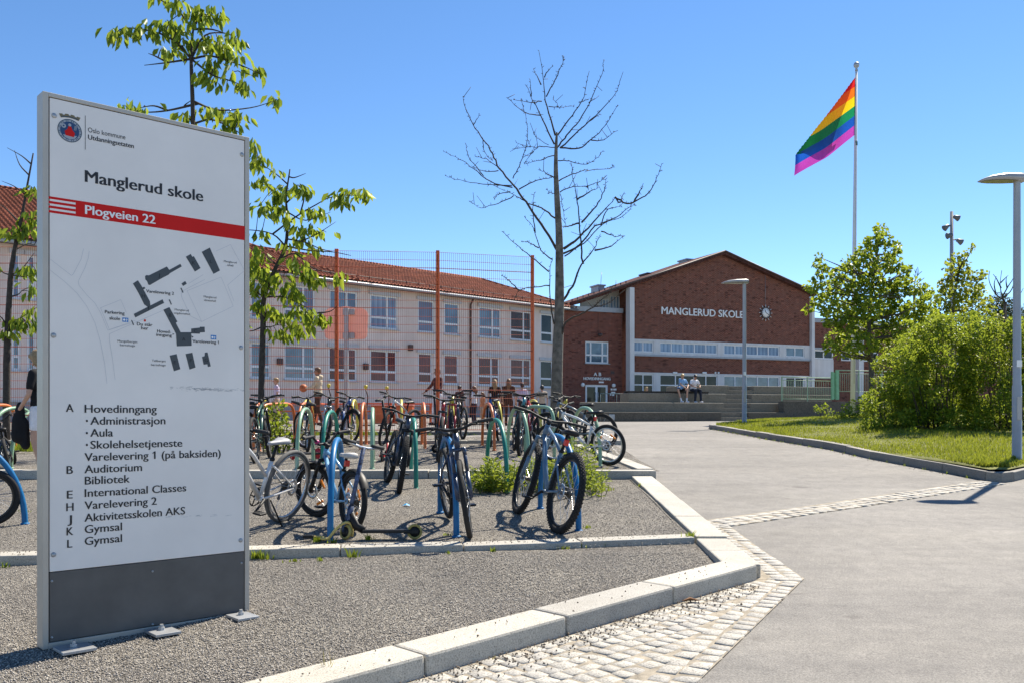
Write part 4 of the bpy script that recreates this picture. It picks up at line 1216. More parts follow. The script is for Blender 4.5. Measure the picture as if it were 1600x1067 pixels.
def board_mat():
    m, N, L, B = new_mat('pale_pink_board')
    n = noise_node(N, L, 3, 4); r = ramp(N, L, n.outputs[0], [(.3, (.80, .50, .42)), (.7, (.88, .58, .49))])
    L.new(r.outputs[0], B.inputs['Base Color']); B.inputs['Roughness'].default_value = .5
    t = N.new('ShaderNodeBsdfTranslucent'); L.new(r.outputs[0], t.inputs[0]); mx = N.new('ShaderNodeMixShader'); mx.inputs[0].default_value = .38
    L.new(B.outputs[0], mx.inputs[1]); L.new(t.outputs[0], mx.inputs[2]); L.new(mx.outputs[0], N['Material Output'].inputs[0])
    return m
hp = at(541, 660, 23.6)
bk = thing('basketball_stand', 'steel basketball post with a pale pink rounded backboard behind the orange fence', 'basketball stand', (hp.x, hp.y, 1.0))
q = MB(); q.box((0, 0, 1.6), (.11, .11, 3.2), None, .01); q.build('post', M_GALV, bk)
bx0, bx1 = at(506, 0, 23.8).x - hp.x, at(575.5, 0, 23.8).x - hp.x; bz0, bz1 = at(0, 532, 23.8).z - 1.0, at(0, 481, 23.8).z - 1.0
out = []
def arc(cx, cz, r, a0, a1): return [(cx + r * math.cos(R_(a0 + (a1 - a0) * k / 6)), cz + r * math.sin(R_(a0 + (a1 - a0) * k / 6))) for k in range(7)]
out = arc(bx0 + .15, bz0 + .15, .12, 180, 270) + arc(bx1 - .15, bz0 + .15, .12, 270, 360) + arc(bx1 - .2, bz1 - .22, .2, 0, 80) + [((bx0 + bx1) / 2, bz1 + .03)] + arc(bx0 + .2, bz1 - .22, .2, 100, 180)
q = MB(); q.prism(out, .16, .20); q.build('backboard', board_mat(), bk)
q = MB()
for z in (at(0, 487, 23.6).z - 1, at(0, 524, 23.6).z - 1): q.box((.05, .105, z), (.3, .10, .16), None, .01)
q.build('bracket', M_GALV, bk)
q = MB(); n = 20
q.tube([(.1 + .225 * math.cos(2 * math.pi * k / n), .55 + .225 * math.sin(2 * math.pi * k / n), bz0 + .18) for k in range(n + 1)], .012, 6); q.box((.1, .27, bz0 + .18), (.12, .14, .03)); q.build('hoop', M_OR, bk)
# orange tables and benches on the court
def table(px_, py_, y, w_, label, rot=0):
    b = at(px_, py_, y); th = thing('picnic_table', label, 'table', (b.x, b.y, zg(y) + .0), rot, 'orange tables on the ball court')
    q = MB(); q.box((0, 0, .72), (w_, .7, .05), None, .01); q.build('tabletop', M_OR, th)
    for s_ in (-1, 1):
        q = MB(); q.box((0, .62 * s_, .44), (w_, .26, .045), None, .01); q.build('seat', M_OR, th)
        q = MB(); q.box((w_ * .36 * s_, 0, .35), (.07, .5, .69)); q.box((w_ * .36 * s_, 0, .38), (.06, 1.3, .05)); q.build('leg', M_OR, th)
table(462, 640, 33, 2.0, 'orange picnic table behind the person in the beige hoodie'); table(585, 640, 33, 1.7, 'orange picnic table under the two yellow topped stalks')
table(645, 641, 33.5, 1.9, 'orange picnic table to the left of the person in dark jacket'); table(520, 640, 34, 1.8, 'orange picnic table right behind the basketball post')
q = MB()
bxp = at(596, 648, 31)
def crate(x_, y_, label):
    p = at(x_, y_, 31.5); th = thing('seat_cube', label, 'seat', (p.x, p.y, zg(31.5)))
    q = MB(); q.box((0, 0, .3), (.62, .62, .6), None, .03); q.build('body', M_OR, th); q = MB(); q.box((0, 0, .625), (.66, .66, .045), None, .015); q.build('lid', M_OR, th)
crate(596, 648, 'orange seat cube under the right yellow topped stalk')
crate(632, 648, 'orange seat cube left of the person in the dark jacket')
for k, (x_, yt, lab) in enumerate(((513.5, 601, 'thin dark curved stalk with yellow head right of the person with the ball'), (571.5, 603, 'thin dark curved stalk with yellow head left of the two beside the basketball post'), (604.5, 605, 'rightmost thin dark curved stalk with yellow head behind the fence'))):
    top = at(x_, yt, 27.0); z0 = zg(27.0)
    th = thing('speaking_stalk', lab, 'play post', (top.x, top.y, z0), None, 'yellow topped stalks on the court')
    h = top.z - z0
    q = MB(); q.tube([(0, 0, 0), (-.02, 0, h * .3), (.05, 0, h * .55), (.06, 0, h * .75), (0, 0, h * .93)], .022, 6); q.box((0, 0, .02), (.5, .2, .04)); q.build('stalk', M_FASCIA, th)
    q = MB(); q.lathe([(.02, h * .93), (.05, h * .96), (.06, h * .99), (.045, h * 1.03), (0, h * 1.03)], (0, 0, 0), 'Z', 12); q.build('head', mat('yellow_paint', (.62, .50, .04), .5), th)

# ------------------------------------------------------------------ lamp posts, flagpole and flag, floodlight mast
M_LAMP = mat('lamp_grey_paint', (.36, .355, .35), .4, .3, var=.08, vs=3)
M_LENS = mat('lamp_lens', (.22, .21, .13), .25, var=.5, vs=30)
def lamp(px_, py_, y, top, headpx, label, zf):
    b = at(px_, py_, y); b.z = zf
    H = at(px_, top, y).z - b.z
    th = thing('street_lamp', label, 'street lamp', tuple(b), None, 'grey street lamps')
    q = MB(); q.lathe([(.075, -.15), (.075, .02), (.066, .03), (.064, 1.1), (.056, 1.12), (.048, H - .06), (.048, H - .02)], n=20); q.build('post', M_LAMP, th)
    q = MB(); q.box((0, -.066, .78), (.07, .012, .34), None, .003); q.build('service_hatch', M_LAMP, th)
    q = MB(); q.box((0, -.062, 1.42), (.075, .004, .1)); q.build('sticker', M_LET, th)
    L = headpx / (F / y)
    # head: flat wedge that points to the left, drooping a little at its tip
    q = MB(); sec = []
    for t, hw, z0, z1 in ((.11, .08, -.06, .05), (.02, .10, -.055, .055), (-L * .35, .135, -.05, .05), (-L * .7, .12, -.052, .02), (-L * .93, .07, -.055, -.025), (-L, .04, -.056, -.05)):
        sec.append([(t, -hw, z0), (t, hw, z0), (t, hw * .95, (z0 + z1 * 2) / 3), (t, hw * .55, z1), (t, -hw * .55, z1), (t, -hw * .95, (z0 + z1 * 2) / 3)])
    V = [p for s_ in sec for p in s_]; Fs = []
    for i in range(len(sec) - 1):
        for k in range(6): Fs.append((i * 6 + k, i * 6 + (k + 1) % 6, (i + 1) * 6 + (k + 1) % 6, (i + 1) * 6 + k))
    Fs += [tuple(range(5, -1, -1)), tuple((len(sec) - 1) * 6 + k for k in range(6))]
    q.add([(x, y_, z + H + .0) for x, y_, z in V], Fs, True); hd = q.build_clean('lamp_head', M_LAMP, th)
    q = MB(); q.add([(-.02, -.085, H - .062), (-.02, .085, H - .062), (-L * .35, .115, H - .060), (-L * .7, .1, H - .062), (-L * .9, .06, H - .064), (-L * .9, -.06, H - .064), (-L * .7, -.1, H - .062), (-L * .35, -.115, H - .060)], [tuple(range(8))]); q.build_clean('lens', M_LENS, hd)
    return th
lamp(1589, 718, 13.0, 278, 60, 'tall grey street lamp at the near corner of the grass bank', zbank(7.33, 13.0) - .02)
lamp(1163, 662, 25.6, 440, 36, 'grey street lamp at the far end of the grass bank', zbank(6.64, 25.6) - .02)
fb = at(1332, 650, 32.0); fb.z = zbank(fb.x, 32) - .05
fp = thing('flagpole', 'tall white flagpole rising behind the maple', 'flagpole', tuple(fb))
fx = at(1338.2, 108, 32.0).x - fb.x; H = at(0, 112, 32).z - fb.z
q = MB(); q.tube([(0, 0, 0), (fx * .5, 0, H * .5), (fx, 0, H)], [.085, .07, .042], 14); q.build('pole', mat('white_pole_paint', (.66, .67, .69), .35, var=.06), fp)
q = MB(); q.lathe([(.0, H + .0), (.05, H + .01), (.05, H + .06), (.03, H + .1), (.09, H + .16), (.105, H + .24), (.07, H + .31), (0, H + .33)], (fx, 0, 0), n=14); q.build('finial', M_GALV, fp)
q = MB(); q.lathe([(.06, at(0, 228, 32).z - fb.z), (.06, at(0, 221, 32).z - fb.z)], (fx * .86, 0, 0), n=12); q.build('band', mat('dark_teal', (.02, .12, .12), .5), fp)
q = MB(); q.tube([(fx - .02, -.06, H - .1), (.03, -.09, 1.2)], .006, 4); q.build('halyard', M_GALV, fp)
# flag: hoist on the pole, the upper fly corner folded back behind
STR = [(.72, .02, .02), (.86, .20, .012), (.90, .70, .01), (.01, .27, .10), (.012, .10, .50), (.52, .06, .45)]
fm = []
for i, c in enumerate(STR):
    m_, N, L, B = new_mat('flag_stripe'); n = noise_node(N, L, 3, 3); r = ramp(N, L, n.outputs[0], [(.3, tuple(x * .9 for x in c)), (.7, c)])
    L.new(r.outputs[0], B.inputs['Base Color']); B.inputs['Roughness'].default_value = .6
    t_ = N.new('ShaderNodeBsdfTranslucent'); L.new(r.outputs[0], t_.inputs[0]); mx = N.new('ShaderNodeMixShader'); mx.inputs[0].default_value = .5
    L.new(B.outputs[0], mx.inputs[1]); L.new(t_.outputs[0], mx.inputs[2]); L.new(mx.outputs[0], N['Material Output'].inputs[0]); fm.append(m_)
k32 = F / 32.0
TL, BL = Vector((1338 - 1338, 0)), Vector((0, -(211 - 121) / k32))
def fpt(px_, py_): return Vector(((px_ - 1338) / k32, -(py_ - 121) / k32))
BR = fpt(1249, 271); TR = BR + (TL - BL) * 1.08
foldA, foldB = fpt(1338, 121), fpt(1239, 252)
fd = (foldB - foldA).normalized(); fn = Vector((fd.y, -fd.x))
if fn.dot(BL - foldA) < 0: fn = -fn
flag = thing('flag', 'rainbow striped flag blowing to the left from the top of the flagpole', 'flag', tuple(at(1338, 121, 32.0) + Vector((-.05, -.02, 0))))
NU, NV = 40, 36
q = MB(); q.smooth = True
for j in range(NV + 1):
    for i in range(NU + 1):
        u, v = i / NU, j / NV
        sag = -.10 * math.sin(math.pi * u)
        p = (BL.lerp(TL, v)).lerp(BR.lerp(TR, v), u) + Vector((.03 * math.sin(v * 6) * u, sag * (1 - v * .6) + .055 * math.sin(u * 8.5 + .6) * u * (1 - v * .5)))
        d = (p - foldA).dot(fn)
        y = .22 * math.sin(u * 8.5 + v * 2.6) * u ** .7 + .07 * math.sin(u * 17 - v * 5) * u + .35 * u * u
        if d < 0:
            p = p - fn * (2 * d); y += .03 + min(.10, -d * .6)
        q.v.append((p.x, y, p.y))
for j in range(NV):
    for i in range(NU):
        a = j * (NU + 1) + i; q.f.append((a, a + 1, a + NU + 2, a + NU + 1)); q.m.append(5 - min(5, int(j * 6 / NV))); q.sm.append(True)
q.build('cloth', fm, flag)
mp_ = at(1487, 640, 52.0); mb_ = thing('floodlight_mast', 'grey mast with four floodlights behind the trees', 'floodlight', (mp_.x, mp_.y, 1.2))
H = at(0, 331, 52).z - 1.2
q = MB(); q.tube([(0, 0, 0), (0, 0, H)], [.16, .09], 12); q.build('mast', M_LAMP, mb_)
for (dx, py_, sx, tilt) in ((6, 341, 1, 20), (-10, 356, -1, 35), (-5, 369, -1, 15), (11, 378, 1, 25)):
    z = at(0, py_, 52).z - 1.2; x = dx / (F / 52)
    q = MB(); q.tube([(0, 0, z + .1), (x * .6, -.05, z + .1)], .04, 6)
    rot = Matrix.Rotation(R_(90 + tilt) * sx, 3, 'Y')
    s_ = len(q.v); q.lathe([(.0, -.20), (.09, -.18), (.12, -.05), (.19, .14), (.17, .16), (0, .12)], n=14)
    for i in range(s_, len(q.v)): q.v[i] = tuple(rot @ Vector(q.v[i]) + Vector((x, -.1, z)))
    q.build('floodlight', mat('floodlight_grey', (.13, .14, .15), .5, .3), mb_)
# ------------------------------------------------------------------ bicycle hoops
M_BLUE = mat('hoop_blue', (.004, .125, .31), .42, var=.12, vs=8, coat=.0, spec=.35); M_TEALH = mat('hoop_teal', (.02, .20, .15), .42, var=.12, vs=8, coat=.0, spec=.35)
M_LGRN = mat('hoop_pale_green', (.22, .36, .23), .4, var=.12, vs=8, coat=.2); M_ORH = mat('hoop_orange', (.66, .17, .04), .4, var=.1, vs=8, coat=.2)
M_YEL = mat('hoop_yellow', (.62, .52, .06), .4, var=.1, vs=8, coat=.2)
def hoop(near, zf, mt, label, vx=None, L=1.25, H=.80, ex=2.4, r=.027, far=None):
    """inverted U whose near foot is read off the photograph"""
    p = hit(near[0], near[1], zf) if isinstance(near, tuple) else near
    if vx is None: vx = -.27 - .058 * p.x
    d = Vector((vx, L, 0)) if far is None else Vector((far[0], far[1], 0))
    e = p + d; e.z = zf(e.y)
    th = thing('bicycle_hoop', label, 'bike hoop', tuple(p), math.atan2(d.y, d.x), 'painted bicycle hoops')
    W = d.length; dz = e.z - p.z
    pts = []
    for k in range(29):
        a = math.pi * k / 28; c_, s_ = -math.cos(a), math.sin(a)
        x = W / 2 + W / 2 * math.copysign(abs(c_) ** (2 / ex), c_); z = H * abs(s_) ** (2 / ex)
        pts.append((x, 0, z + dz * x / W))
    pts = [(0, 0, -.25)] + pts[:] + [(W, 0, dz - .25)]
    q = MB(); q.tube(pts, r, 12); q.build('tube', mt, th)
    for x, z in ((0, 0), (W, dz)):
        q = MB(); q.lathe([(r + .002, -.02), (r + .014, .002), (r + .010, .010), (r + .002, .016)], (x, 0, z), n=12, closed=True); q.build('collar', mt, th)
    return th
hoop((516, 844), zb2, M_BLUE, 'blue hoop with a small bike and black scooter leaning on it', -.13)
hoop((713, 838), zb2, M_BLUE, 'blue hoop with a dark bike facing the camera beside it')
hoop((904, 829), zb2, M_BLUE, 'blue hoop behind the grey blue mountain bike')
hoop((39, 818), zb2, M_BLUE, 'blue hoop at the left edge beside the black wheel', far=(-.95, -.55), ex=2.0)
hoop((792, 768), zb2, M_TEALH, 'empty dark green hoop standing in the grassy tuft')
hoop((650, 763), zb2, M_TEALH, 'dark green hoop hidden by the navy bike leaning on it', -.2)
hoop((503, 741), lambda y: zb2(y) + .02, M_TEALH, 'dark green hoop right behind the small bike with pink bell', -.02)
hoop((464, 733), zb3, M_LGRN, 'pale green hoop with a red wheeled scooter leaning on it', -.06)
hoop((581.5, 732), zb3, M_LGRN, 'pale green hoop seen edge on with scooter behind it', -.18)
hoop((826, 729), zb3, M_LGRN, 'pale green hoop beside the teal bike', -.30)
hoop((866, 719), zb3, M_LGRN, 'flat topped green hoop behind the grey blue bike saddle', far=(-.42, 1.05), ex=5.5)
hoop((938, 727), zb3, M_LGRN, 'pale green hoop at the right end of its row', -.33)
hoop(Vector((-6.85, 12.25, zb3(12.25))), zb3, M_LGRN, 'pale green hoop in front of the woman with black bag', far=(.25, 1.2))
hoop(Vector((-7.4, 12.6, zb3(12.6))), zb3, M_LGRN, 'leftmost pale green hoop', far=(.15, 1.2))
hoop((564, 701), zb3, M_ORH, 'orange hoop seen edge on beside the blue framed bike', -.11)
hoop((664, 701), zb3, M_ORH, 'orange hoop left of the red framed bike')
hoop((772.5, 703), zb3, M_ORH, 'orange hoop with the blue taped bike leaning on it')
hoop((405, 704), zb3, M_ORH, 'flat topped orange hoop behind the leafy shrub', far=(.32, 1.2), ex=5.5)
hoop((396, 702), zb3, M_ORH, 'orange hoop at the right edge of the sign', far=(-.05, 1.2), ex=3.5)
hoop((463, 699), zb3, M_ORH, 'orange hoop behind the black bike next to the shrub', .05)
hoop(Vector((-8.75, 14.4, zb3(14.4))), zb3, M_ORH, 'flat topped orange hoop at the left edge by the tree', far=(.1, 1.2), ex=5.5)
for x_, lab in ((397, 'yellow hoop at the right edge of the sign'), (471, 'yellow hoop behind the black bike near the shrub'), (549, 'yellow hoop behind the blue framed bike'), (627, 'yellow hoop left of the navy bike handlebar'), (709, 'yellow hoop behind the yellow framed bike'), (784, 'yellow hoop behind the blue taped bike'), (846, 'rightmost yellow hoop next to the bare tree')):
    hoop((x_, 687), zb4, M_YEL, lab, L=1.2)

# ------------------------------------------------------------------ bicycles
M_TYRE = mat('tyre_rubber', (.018, .018, .019), .8, var=.25, vs=20, bmp=.4, bs=90, spec=.3); M_TYREG = mat('tyre_grey_rubber', (.10, .10, .10), .8, var=.25, vs=20)
M_RIM = mat('rim_black', (.02, .02, .022), .35, .4, var=.1); M_SILV = mat('bright_metal', (.55, .56, .58), .28, .9, var=.1)
M_BLK = mat('black_plastic', (.011, .011, .012), .5, var=.2, vs=15, spec=.3); M_GRIP = mat('grip_rubber', (.02, .02, .021), .75, var=.2, vs=40)
M_CHAIN = mat('chain_steel', (.10, .095, .09), .4, .8, var=.3, vs=40); M_LRED = mat('light_red', (.60, .012, .012), .2, var=.1, coat=.4); M_REFL = mat('reflector_orange', (.75, .22, .012), .3, var=.1)
def frame_mat(name, c): return mat('frame_' + name, c, .32, .0, var=.1, vs=5, coat=.3)
def ring(mb, R, r, c=(0, 0, 0), n=36, m=8, fx=1.0):
    prof = [(R + r * math.cos(2 * math.pi * k / m), r * fx * math.sin(2 * math.pi * k / m)) for k in range(m)]
    mb.lathe(prof, c, 'Y', n, closed=True)
def make_wheel(parent, c, R, tyre_r, mrim, mtyre, hub_w, M=None, knobs=False, disc=True, cassette=False, refl=False, spoke_n=24):
    def fin(q):
        if M is not None: q.xf(M)
        return q
    q = MB(); rr = R - tyre_r * 2
    prof = [(rr + .004, -.011), (rr + .008, .0), (rr + .004, .011), (rr - .014, .009), (rr - .018, 0), (rr - .014, -.009)]
    q.lathe(prof, c, 'Y', 40, closed=True)
    w = fin(q).build('wheel', mrim, parent)
    q = MB(); ring(q, R - tyre_r, tyre_r, c, 44, 10, 1.0)
    if knobs:
        for k in range(64):
            a = 2 * math.pi * k / 64
            for yy_, da in ((-.62, 0), (.62, .5), (-.18, .5), (.22, 0)):
                b = a + da * 2 * math.pi / 64; rad = R - tyre_r + tyre_r * math.cos(math.asin(abs(yy_))) + .001
                q.box((c[0] + rad * math.cos(b), c[1] + yy_ * tyre_r, c[2] + rad * math.sin(b)), (.008, .013, .014), Matrix.Rotation(-b, 3, 'Y'))
    fin(q).build('tyre', mtyre, w)
    q = MB()
    for k in range(spoke_n):
        a = 2 * math.pi * k / spoke_n; a2 = a + (.35 if k % 2 else -.35) * (1 if (k // 2) % 2 else -1); s_ = hub_w * .4 * (1 if k % 2 else -1)
        q.tube([(c[0] + .022 * math.cos(a2), c[1] + s_, c[2] + .022 * math.sin(a2)), (c[0] + (rr - .01) * math.cos(a), c[1] + s_ * .1, c[2] + (rr - .01) * math.sin(a))], .0016, 4, False)
    fin(q).build('spokes', M_SILV, w)
    q = MB(); q.lathe([(.008, -hub_w * .55), (.012, -hub_w * .5), (.024, -hub_w * .42), (.017, -hub_w * .3), (.017, hub_w * .3), (.024, hub_w * .42), (.012, hub_w * .5), (.008, hub_w * .55)], c, 'Y', 14)
    if cassette:
        for i, rad in enumerate((.056, .048, .040, .032)): q.lathe([(rad, -.022 - i * .006), (rad, -.0195 - i * .006)], c, 'Y', 20)
    fin(q).build('hub', M_CHAIN, w)
    if disc:
        q = MB(); q.lathe([(.05, hub_w * .36), (.08, hub_w * .36), (.08, hub_w * .36 + .002), (.05, hub_w * .36 + .002)], c, 'Y', 24, closed=True)
        for k in range(5):
            a = 2 * math.pi * k / 5; q.tube([(c[0] + .015 * math.cos(a), c[1] + hub_w * .36, c[2] + .015 * math.sin(a)), (c[0] + .055 * math.cos(a + .4), c[1] + hub_w * .36 + .001, c[2] + .055 * math.sin(a + .4))], .004, 4)
        fin(q).build('brake_disc', M_SILV, w)
    if refl:
        q = MB()
        for a in refl: q.box((c[0] + rr * .62 * math.cos(a), c[1], c[2] + rr * .62 * math.sin(a)), (.025, .014, .10), Matrix.Rotation(-a, 3, 'Y'), .004)
        fin(q).build('spoke_reflector', M_REFL, w)
    return w
def bike(label, rear, head, lean, R=.345, wb=1.05, steer=0.0, col=None, fork=None, rim=None, tyre=None, tyre_r=.026, knobs=False, saddle_h=.0, saddle=None, bar_w=.62, bar_rise=.04,
         fenders=False, tail=False, refl=False, disc=True, low=False, kick=False, bell=None, grips=None, spokes=24, z=None, fork_sus=True):
    """rear: contact point of the rear wheel; head: heading in degrees (0 = +X, 90 = away from the camera); lean: degrees to the bike's left"""
    q0 = Quaternion((0, 0, 1), R_(head)) @ Quaternion((1, 0, 0), R_(-lean))
    pitch = 0.0
    f = Vector((math.cos(R_(head)), math.sin(R_(head)), 0))
    zfun = z
    if zfun is not None:
        dz = zfun((rear + f * wb).y) - rear.z
        q0 = Quaternion((0, 0, 1), R_(head)) @ Quaternion((0, 1, 0), -math.atan2(dz, wb)) @ Quaternion((1, 0, 0), R_(-lean))
    th = thing('bicycle', label, 'bicycle', tuple(rear), q0, 'bicycles parked at the hoops')
    s = R / .345
    RH, FH = Vector((0, 0, R)), Vector((wb, 0, R))
    BB = Vector((.415 * s, 0, R - .055 * s))
    ax = Vector((-.36, 0, .933))                       # steering axis
    HB = FH + Vector((-.045 * s, 0, 0)) + ax * (R + .115 * s); HT = HB + ax * .115 * s
    ST = BB + Vector((-.29, 0, .957)) * ((.36 if low else .40) * s)
    mc = col or M_BLK; mf = fork or M_BLK
    q = MB(); t = .019 * (.8 + .2 * s)
    q.tube([BB, BB.lerp(HB, .5) + Vector((0, 0, -.01)), HB + ax * .02], [t * 1.25, t * 1.3, t * 1.15], 12)
    top_a = ST - Vector((-.29, 0, .957)) * .02
    if low: top_a = BB.lerp(ST, .55)
    q.tube([top_a, top_a.lerp(HT, .5) + Vector((0, 0, .008)), HT - ax * .025], [t * .85, t * .9, t * 1.0], 10)
    q.tube([BB, ST], t * .95, 10); q.tube([HB - ax * .004, HT + ax * .004], t * 1.35, 12)
    for sy in (-1, 1):
        o = Vector((0, .062 * sy, 0)); o1 = Vector((0, .03 * sy, 0))
        q.tube([BB + o1, BB.lerp(RH, .35) + o * .8, RH + o], [t * .62, t * .6, t * .5], 8)
        sc = ST - Vector((-.29, 0, .957)) * .05
        q.tube([sc + o1 * .6, sc.lerp(RH, .4) + o * .75, RH + o], [t * .5, t * .48, t * .45], 8)
        q.box(RH + o, (.04, .006, .05))
    q.lathe([(.022 * s, -.038), (.024 * s, -.03), (.024 * s, .03), (.022 * s, .038)], BB, 'Y', 14)
    q.build('frame', mc, th)
    # steered group
    SM = Matrix.Translation(HB) @ Matrix.Rotation(R_(steer), 4, ax) @ Matrix.Translation(-HB)
    q = MB(); cr = HB - ax * .03
    q.tube([cr, HT + ax * .03], .015, 8)
    for sy in (-1, 1):
        a = cr + Vector((0, .056 * sy, 0)); b = FH + Vector((0, .056 * sy, 0))
        q.tube([cr, a + Vector((0, 0, .005)), a.lerp(b, .12)], [.02, .02, .019], 8); m_ = a.lerp(b, .48)
        q.tube([a, m_], .0165, 10); q.tube([m_, b], .0205 if fork_sus else .014, 10); q.box(b, (.03, .012, .04))
    q.xf(SM).build('fork', mf, th)
    make_wheel(th, RH, R, tyre_r, rim or M_RIM, tyre or M_TYRE, .13, None, knobs, disc, True, refl, spokes)
    make_wheel(th, FH, R, tyre_r, rim or M_RIM, tyre or M_TYRE, .10, SM, knobs, disc, False, refl, spokes)
    # handlebar
    st0 = HT + ax * .035; st1 = st0 + Vector((.06 * s, 0, .012))
    q = MB(); q.tube([HT, st0 + ax * .012], .02, 10); q.tube([st0, st1], .018, 10)
    w_ = bar_w / 2
    P = [(-.045, -w_, bar_rise), (-.02, -w_ * .55, bar_rise), (0, -.07, .002), (0, 0, 0), (0, .07, .002), (-.02, w_ * .55, bar_rise), (-.045, w_, bar_rise)]
    q.tube([st1 + Vector(p) for p in P], .0125, 8); hb = q.xf(SM).build('handlebar', M_BLK, th)
    for sy in (-1, 1):
        q = MB(); a, b = st1 + Vector((-.028, sy * (w_ - .125), bar_rise)), st1 + Vector((-.0455, sy * (w_ + .004), bar_rise))
        q.tube([a, a.lerp(b, .04), b.lerp(a, .04), b], [.018, .0165, .0165, .0185], 10); q.xf(SM).build('grip', grips or M_GRIP, hb)
        q = MB(); c0 = st1 + Vector((-.015, sy * (w_ - .15), bar_rise)); q.box(c0 + Vector((.012, 0, -.008)), (.035, .03, .028), None, .006)
        q.tube([c0 + Vector((.02, 0, -.012)), c0 + Vector((.05, sy * .03, -.022)), c0 + Vector((.045, sy * .12, -.028))], [.007, .006, .005], 6); q.xf(SM).build('brake_lever', M_BLK, hb)
    q = MB()
    for sy in (-1, 1):
        c0 = st1 + Vector((.02, sy * (w_ - .15), bar_rise - .01)); q.tube([c0, c0 + Vector((.09, -sy * .05, .02)), HB + Vector((.09, sy * .03, .05)), HB.lerp(FH, .5) + Vector((.01, sy * .06, 0))], .003, 4)
    q.xf(SM).build('cable', M_BLK, th)
    if bell is not None:
        q = MB(); q.ball(st1 + Vector((.0, .09, .03)), (.026, .026, .022)); q.xf(SM).build('bell', bell, hb)
    # seat
    top = ST + Vector((-.29, 0, .957)) * ((.14 + saddle_h) * s)
    q = MB(); q.tube([ST - Vector((-.29, 0, .957)) * .03, top], .0145, 10); q.lathe([(.024, -.012), (.024, .012)], ST, 'Z', 12); q.build('seat_post', M_BLK, th)
    q = MB(); rows = []
    for x, hw, zt in ((-.13, .060, .035), (-.10, .074, .040), (-.05, .068, .034), (.0, .042, .026), (.06, .026, .022), (.11, .02, .02), (.135, .012, .010)):
        rows.append([(x, -hw, -.004), (x, -hw * .85, zt * .75), (x, -hw * .35, zt), (x, hw * .35, zt), (x, hw * .85, zt * .75), (x, hw, -.004), (x, hw * .5, -.014), (x, -hw * .5, -.014)])
    V = [Vector(p) + top + Vector((0, 0, .012)) for r_ in rows for p in r_]; Fs = []
    for i in range(len(rows) - 1):
        for k in range(8): Fs.append((i * 8 + k, i * 8 + (k + 1) % 8, (i + 1) * 8 + (k + 1) % 8, (i + 1) * 8 + k))
    Fs += [tuple(range(7, -1, -1)), tuple((len(rows) - 1) * 8 + k for k in range(8))]
    q.add(V, Fs, True); q.build_clean('saddle', saddle or M_BLK, th)
    # crankset
    q = MB(); cr_ = .085 * s
    q.lathe([(cr_ - .012, -.048), (cr_, -.048), (cr_, -.045), (cr_ - .012, -.045)], BB, 'Y', 30, closed=True)
    for k in range(4):
        a = .4 + k * math.pi / 2; q.tube([BB + Vector((0, -.046, 0)), BB + Vector((math.cos(a) * (cr_ - .01), -.046, math.sin(a) * (cr_ - .01)))], .006, 5)
    ca = 2.6; cd = Vector((math.cos(ca), 0, math.sin(ca))) * .165 * s
    for sy, sg_ in ((-1, 1), (1, -1)): q.tube([BB + Vector((0, .055 * sy, 0)), BB + cd * sg_ + Vector((0, .075 * sy, 0))], [.013, .010], 8)
    q.tube([BB + Vector((0, -.06, 0)), BB + Vector((0, .06, 0))], .012, 8)
    ck = q.build('crankset', M_BLK, th)
    for sy, sg_ in ((-1, 1), (1, -1)):
        q = MB(); c0 = BB + cd * sg_ + Vector((0, .125 * sy, 0)); q.box(c0, (.085 * s + .01, .085, .018), None, .005)
        q.tube([BB + cd * sg_ + Vector((0, .075 * sy, 0)), c0], .006, 6); pd = q.build('pedal', M_BLK, ck)
        if refl: 
            pass
    q = MB()
    for zz in (1, -1): q.tube([BB + Vector((0, -.0465, zz * (cr_ - .004))), RH + Vector((0, -.0465, zz * .04))], .0045, 5)
    q.build('chain', M_CHAIN, th)
    q = MB(); q.tube([RH + Vector((.0, -.06, -.01)), RH + Vector((.02, -.062, -.06)), RH + Vector((.045, -.058, -.12 * s))], [.012, .012, .009], 6)
    for d_ in (Vector((.02, -.055, -.065)), Vector((.045, -.055, -.12 * s))): q.lathe([(.02, -.004), (.02, .004)], RH + d_, 'Y', 12)
    q.build('derailleur', M_CHAIN, th)
    if tail:
        q = MB(); c0 = ST.lerp(top, .55) + Vector((-.035, 0, 0)); q.box(c0, (.03, .05, .06), None, .008); q.build('rear_light', M_LRED, th)
    if fenders:
        for C_, a0, a1, MM, nm in ((RH, 20, 150, None, 'rear'), (FH, 40, 140, SM, 'front')):
            q = MB(); n = 12; rad = R + .022
            P = [(C_.x + rad * math.cos(R_(a0 + (a1 - a0) * k / n)), C_.z + rad * math.sin(R_(a0 + (a1 - a0) * k / n))) for k in range(n + 1)]
            V = []; Fs = []
            for (x, zz) in P: V += [Vector((x, -.034, zz - .012)), Vector((x, -.018, zz)), Vector((x, .018, zz)), Vector((x, .034, zz - .012))]
            for i in range(n):
                for k in range(3): Fs.append((i * 4 + k, i * 4 + k + 1, (i + 1) * 4 + k + 1, (i + 1) * 4 + k))
            q.add(V, Fs, True)
            if MM is not None: q.xf(MM)
            q.build('mudguard', M_BLK, th)
    if kick:
        q = MB(); q.tube([BB + Vector((-.1, .05, -.02)), BB + Vector((-.2, .16, -R + .07 * s))], .009, 6); q.build('kickstand', M_BLK, th)
    return th
def B2(x, y): return hit(x, y, zb2)
def B3(x, y): return hit(x, y, zb3)
def hd(a, b): return math.degrees(math.atan2(b.y - a.y, b.x - a.x))
F_SLATE = frame_mat('slate_blue', (.115, .185, .26)); F_NAVY = frame_mat('navy', (.02, .035, .075)); F_CYAN = frame_mat('sky_blue', (.16, .35, .55)); F_WHITE = frame_mat('white', (.62, .62, .62))
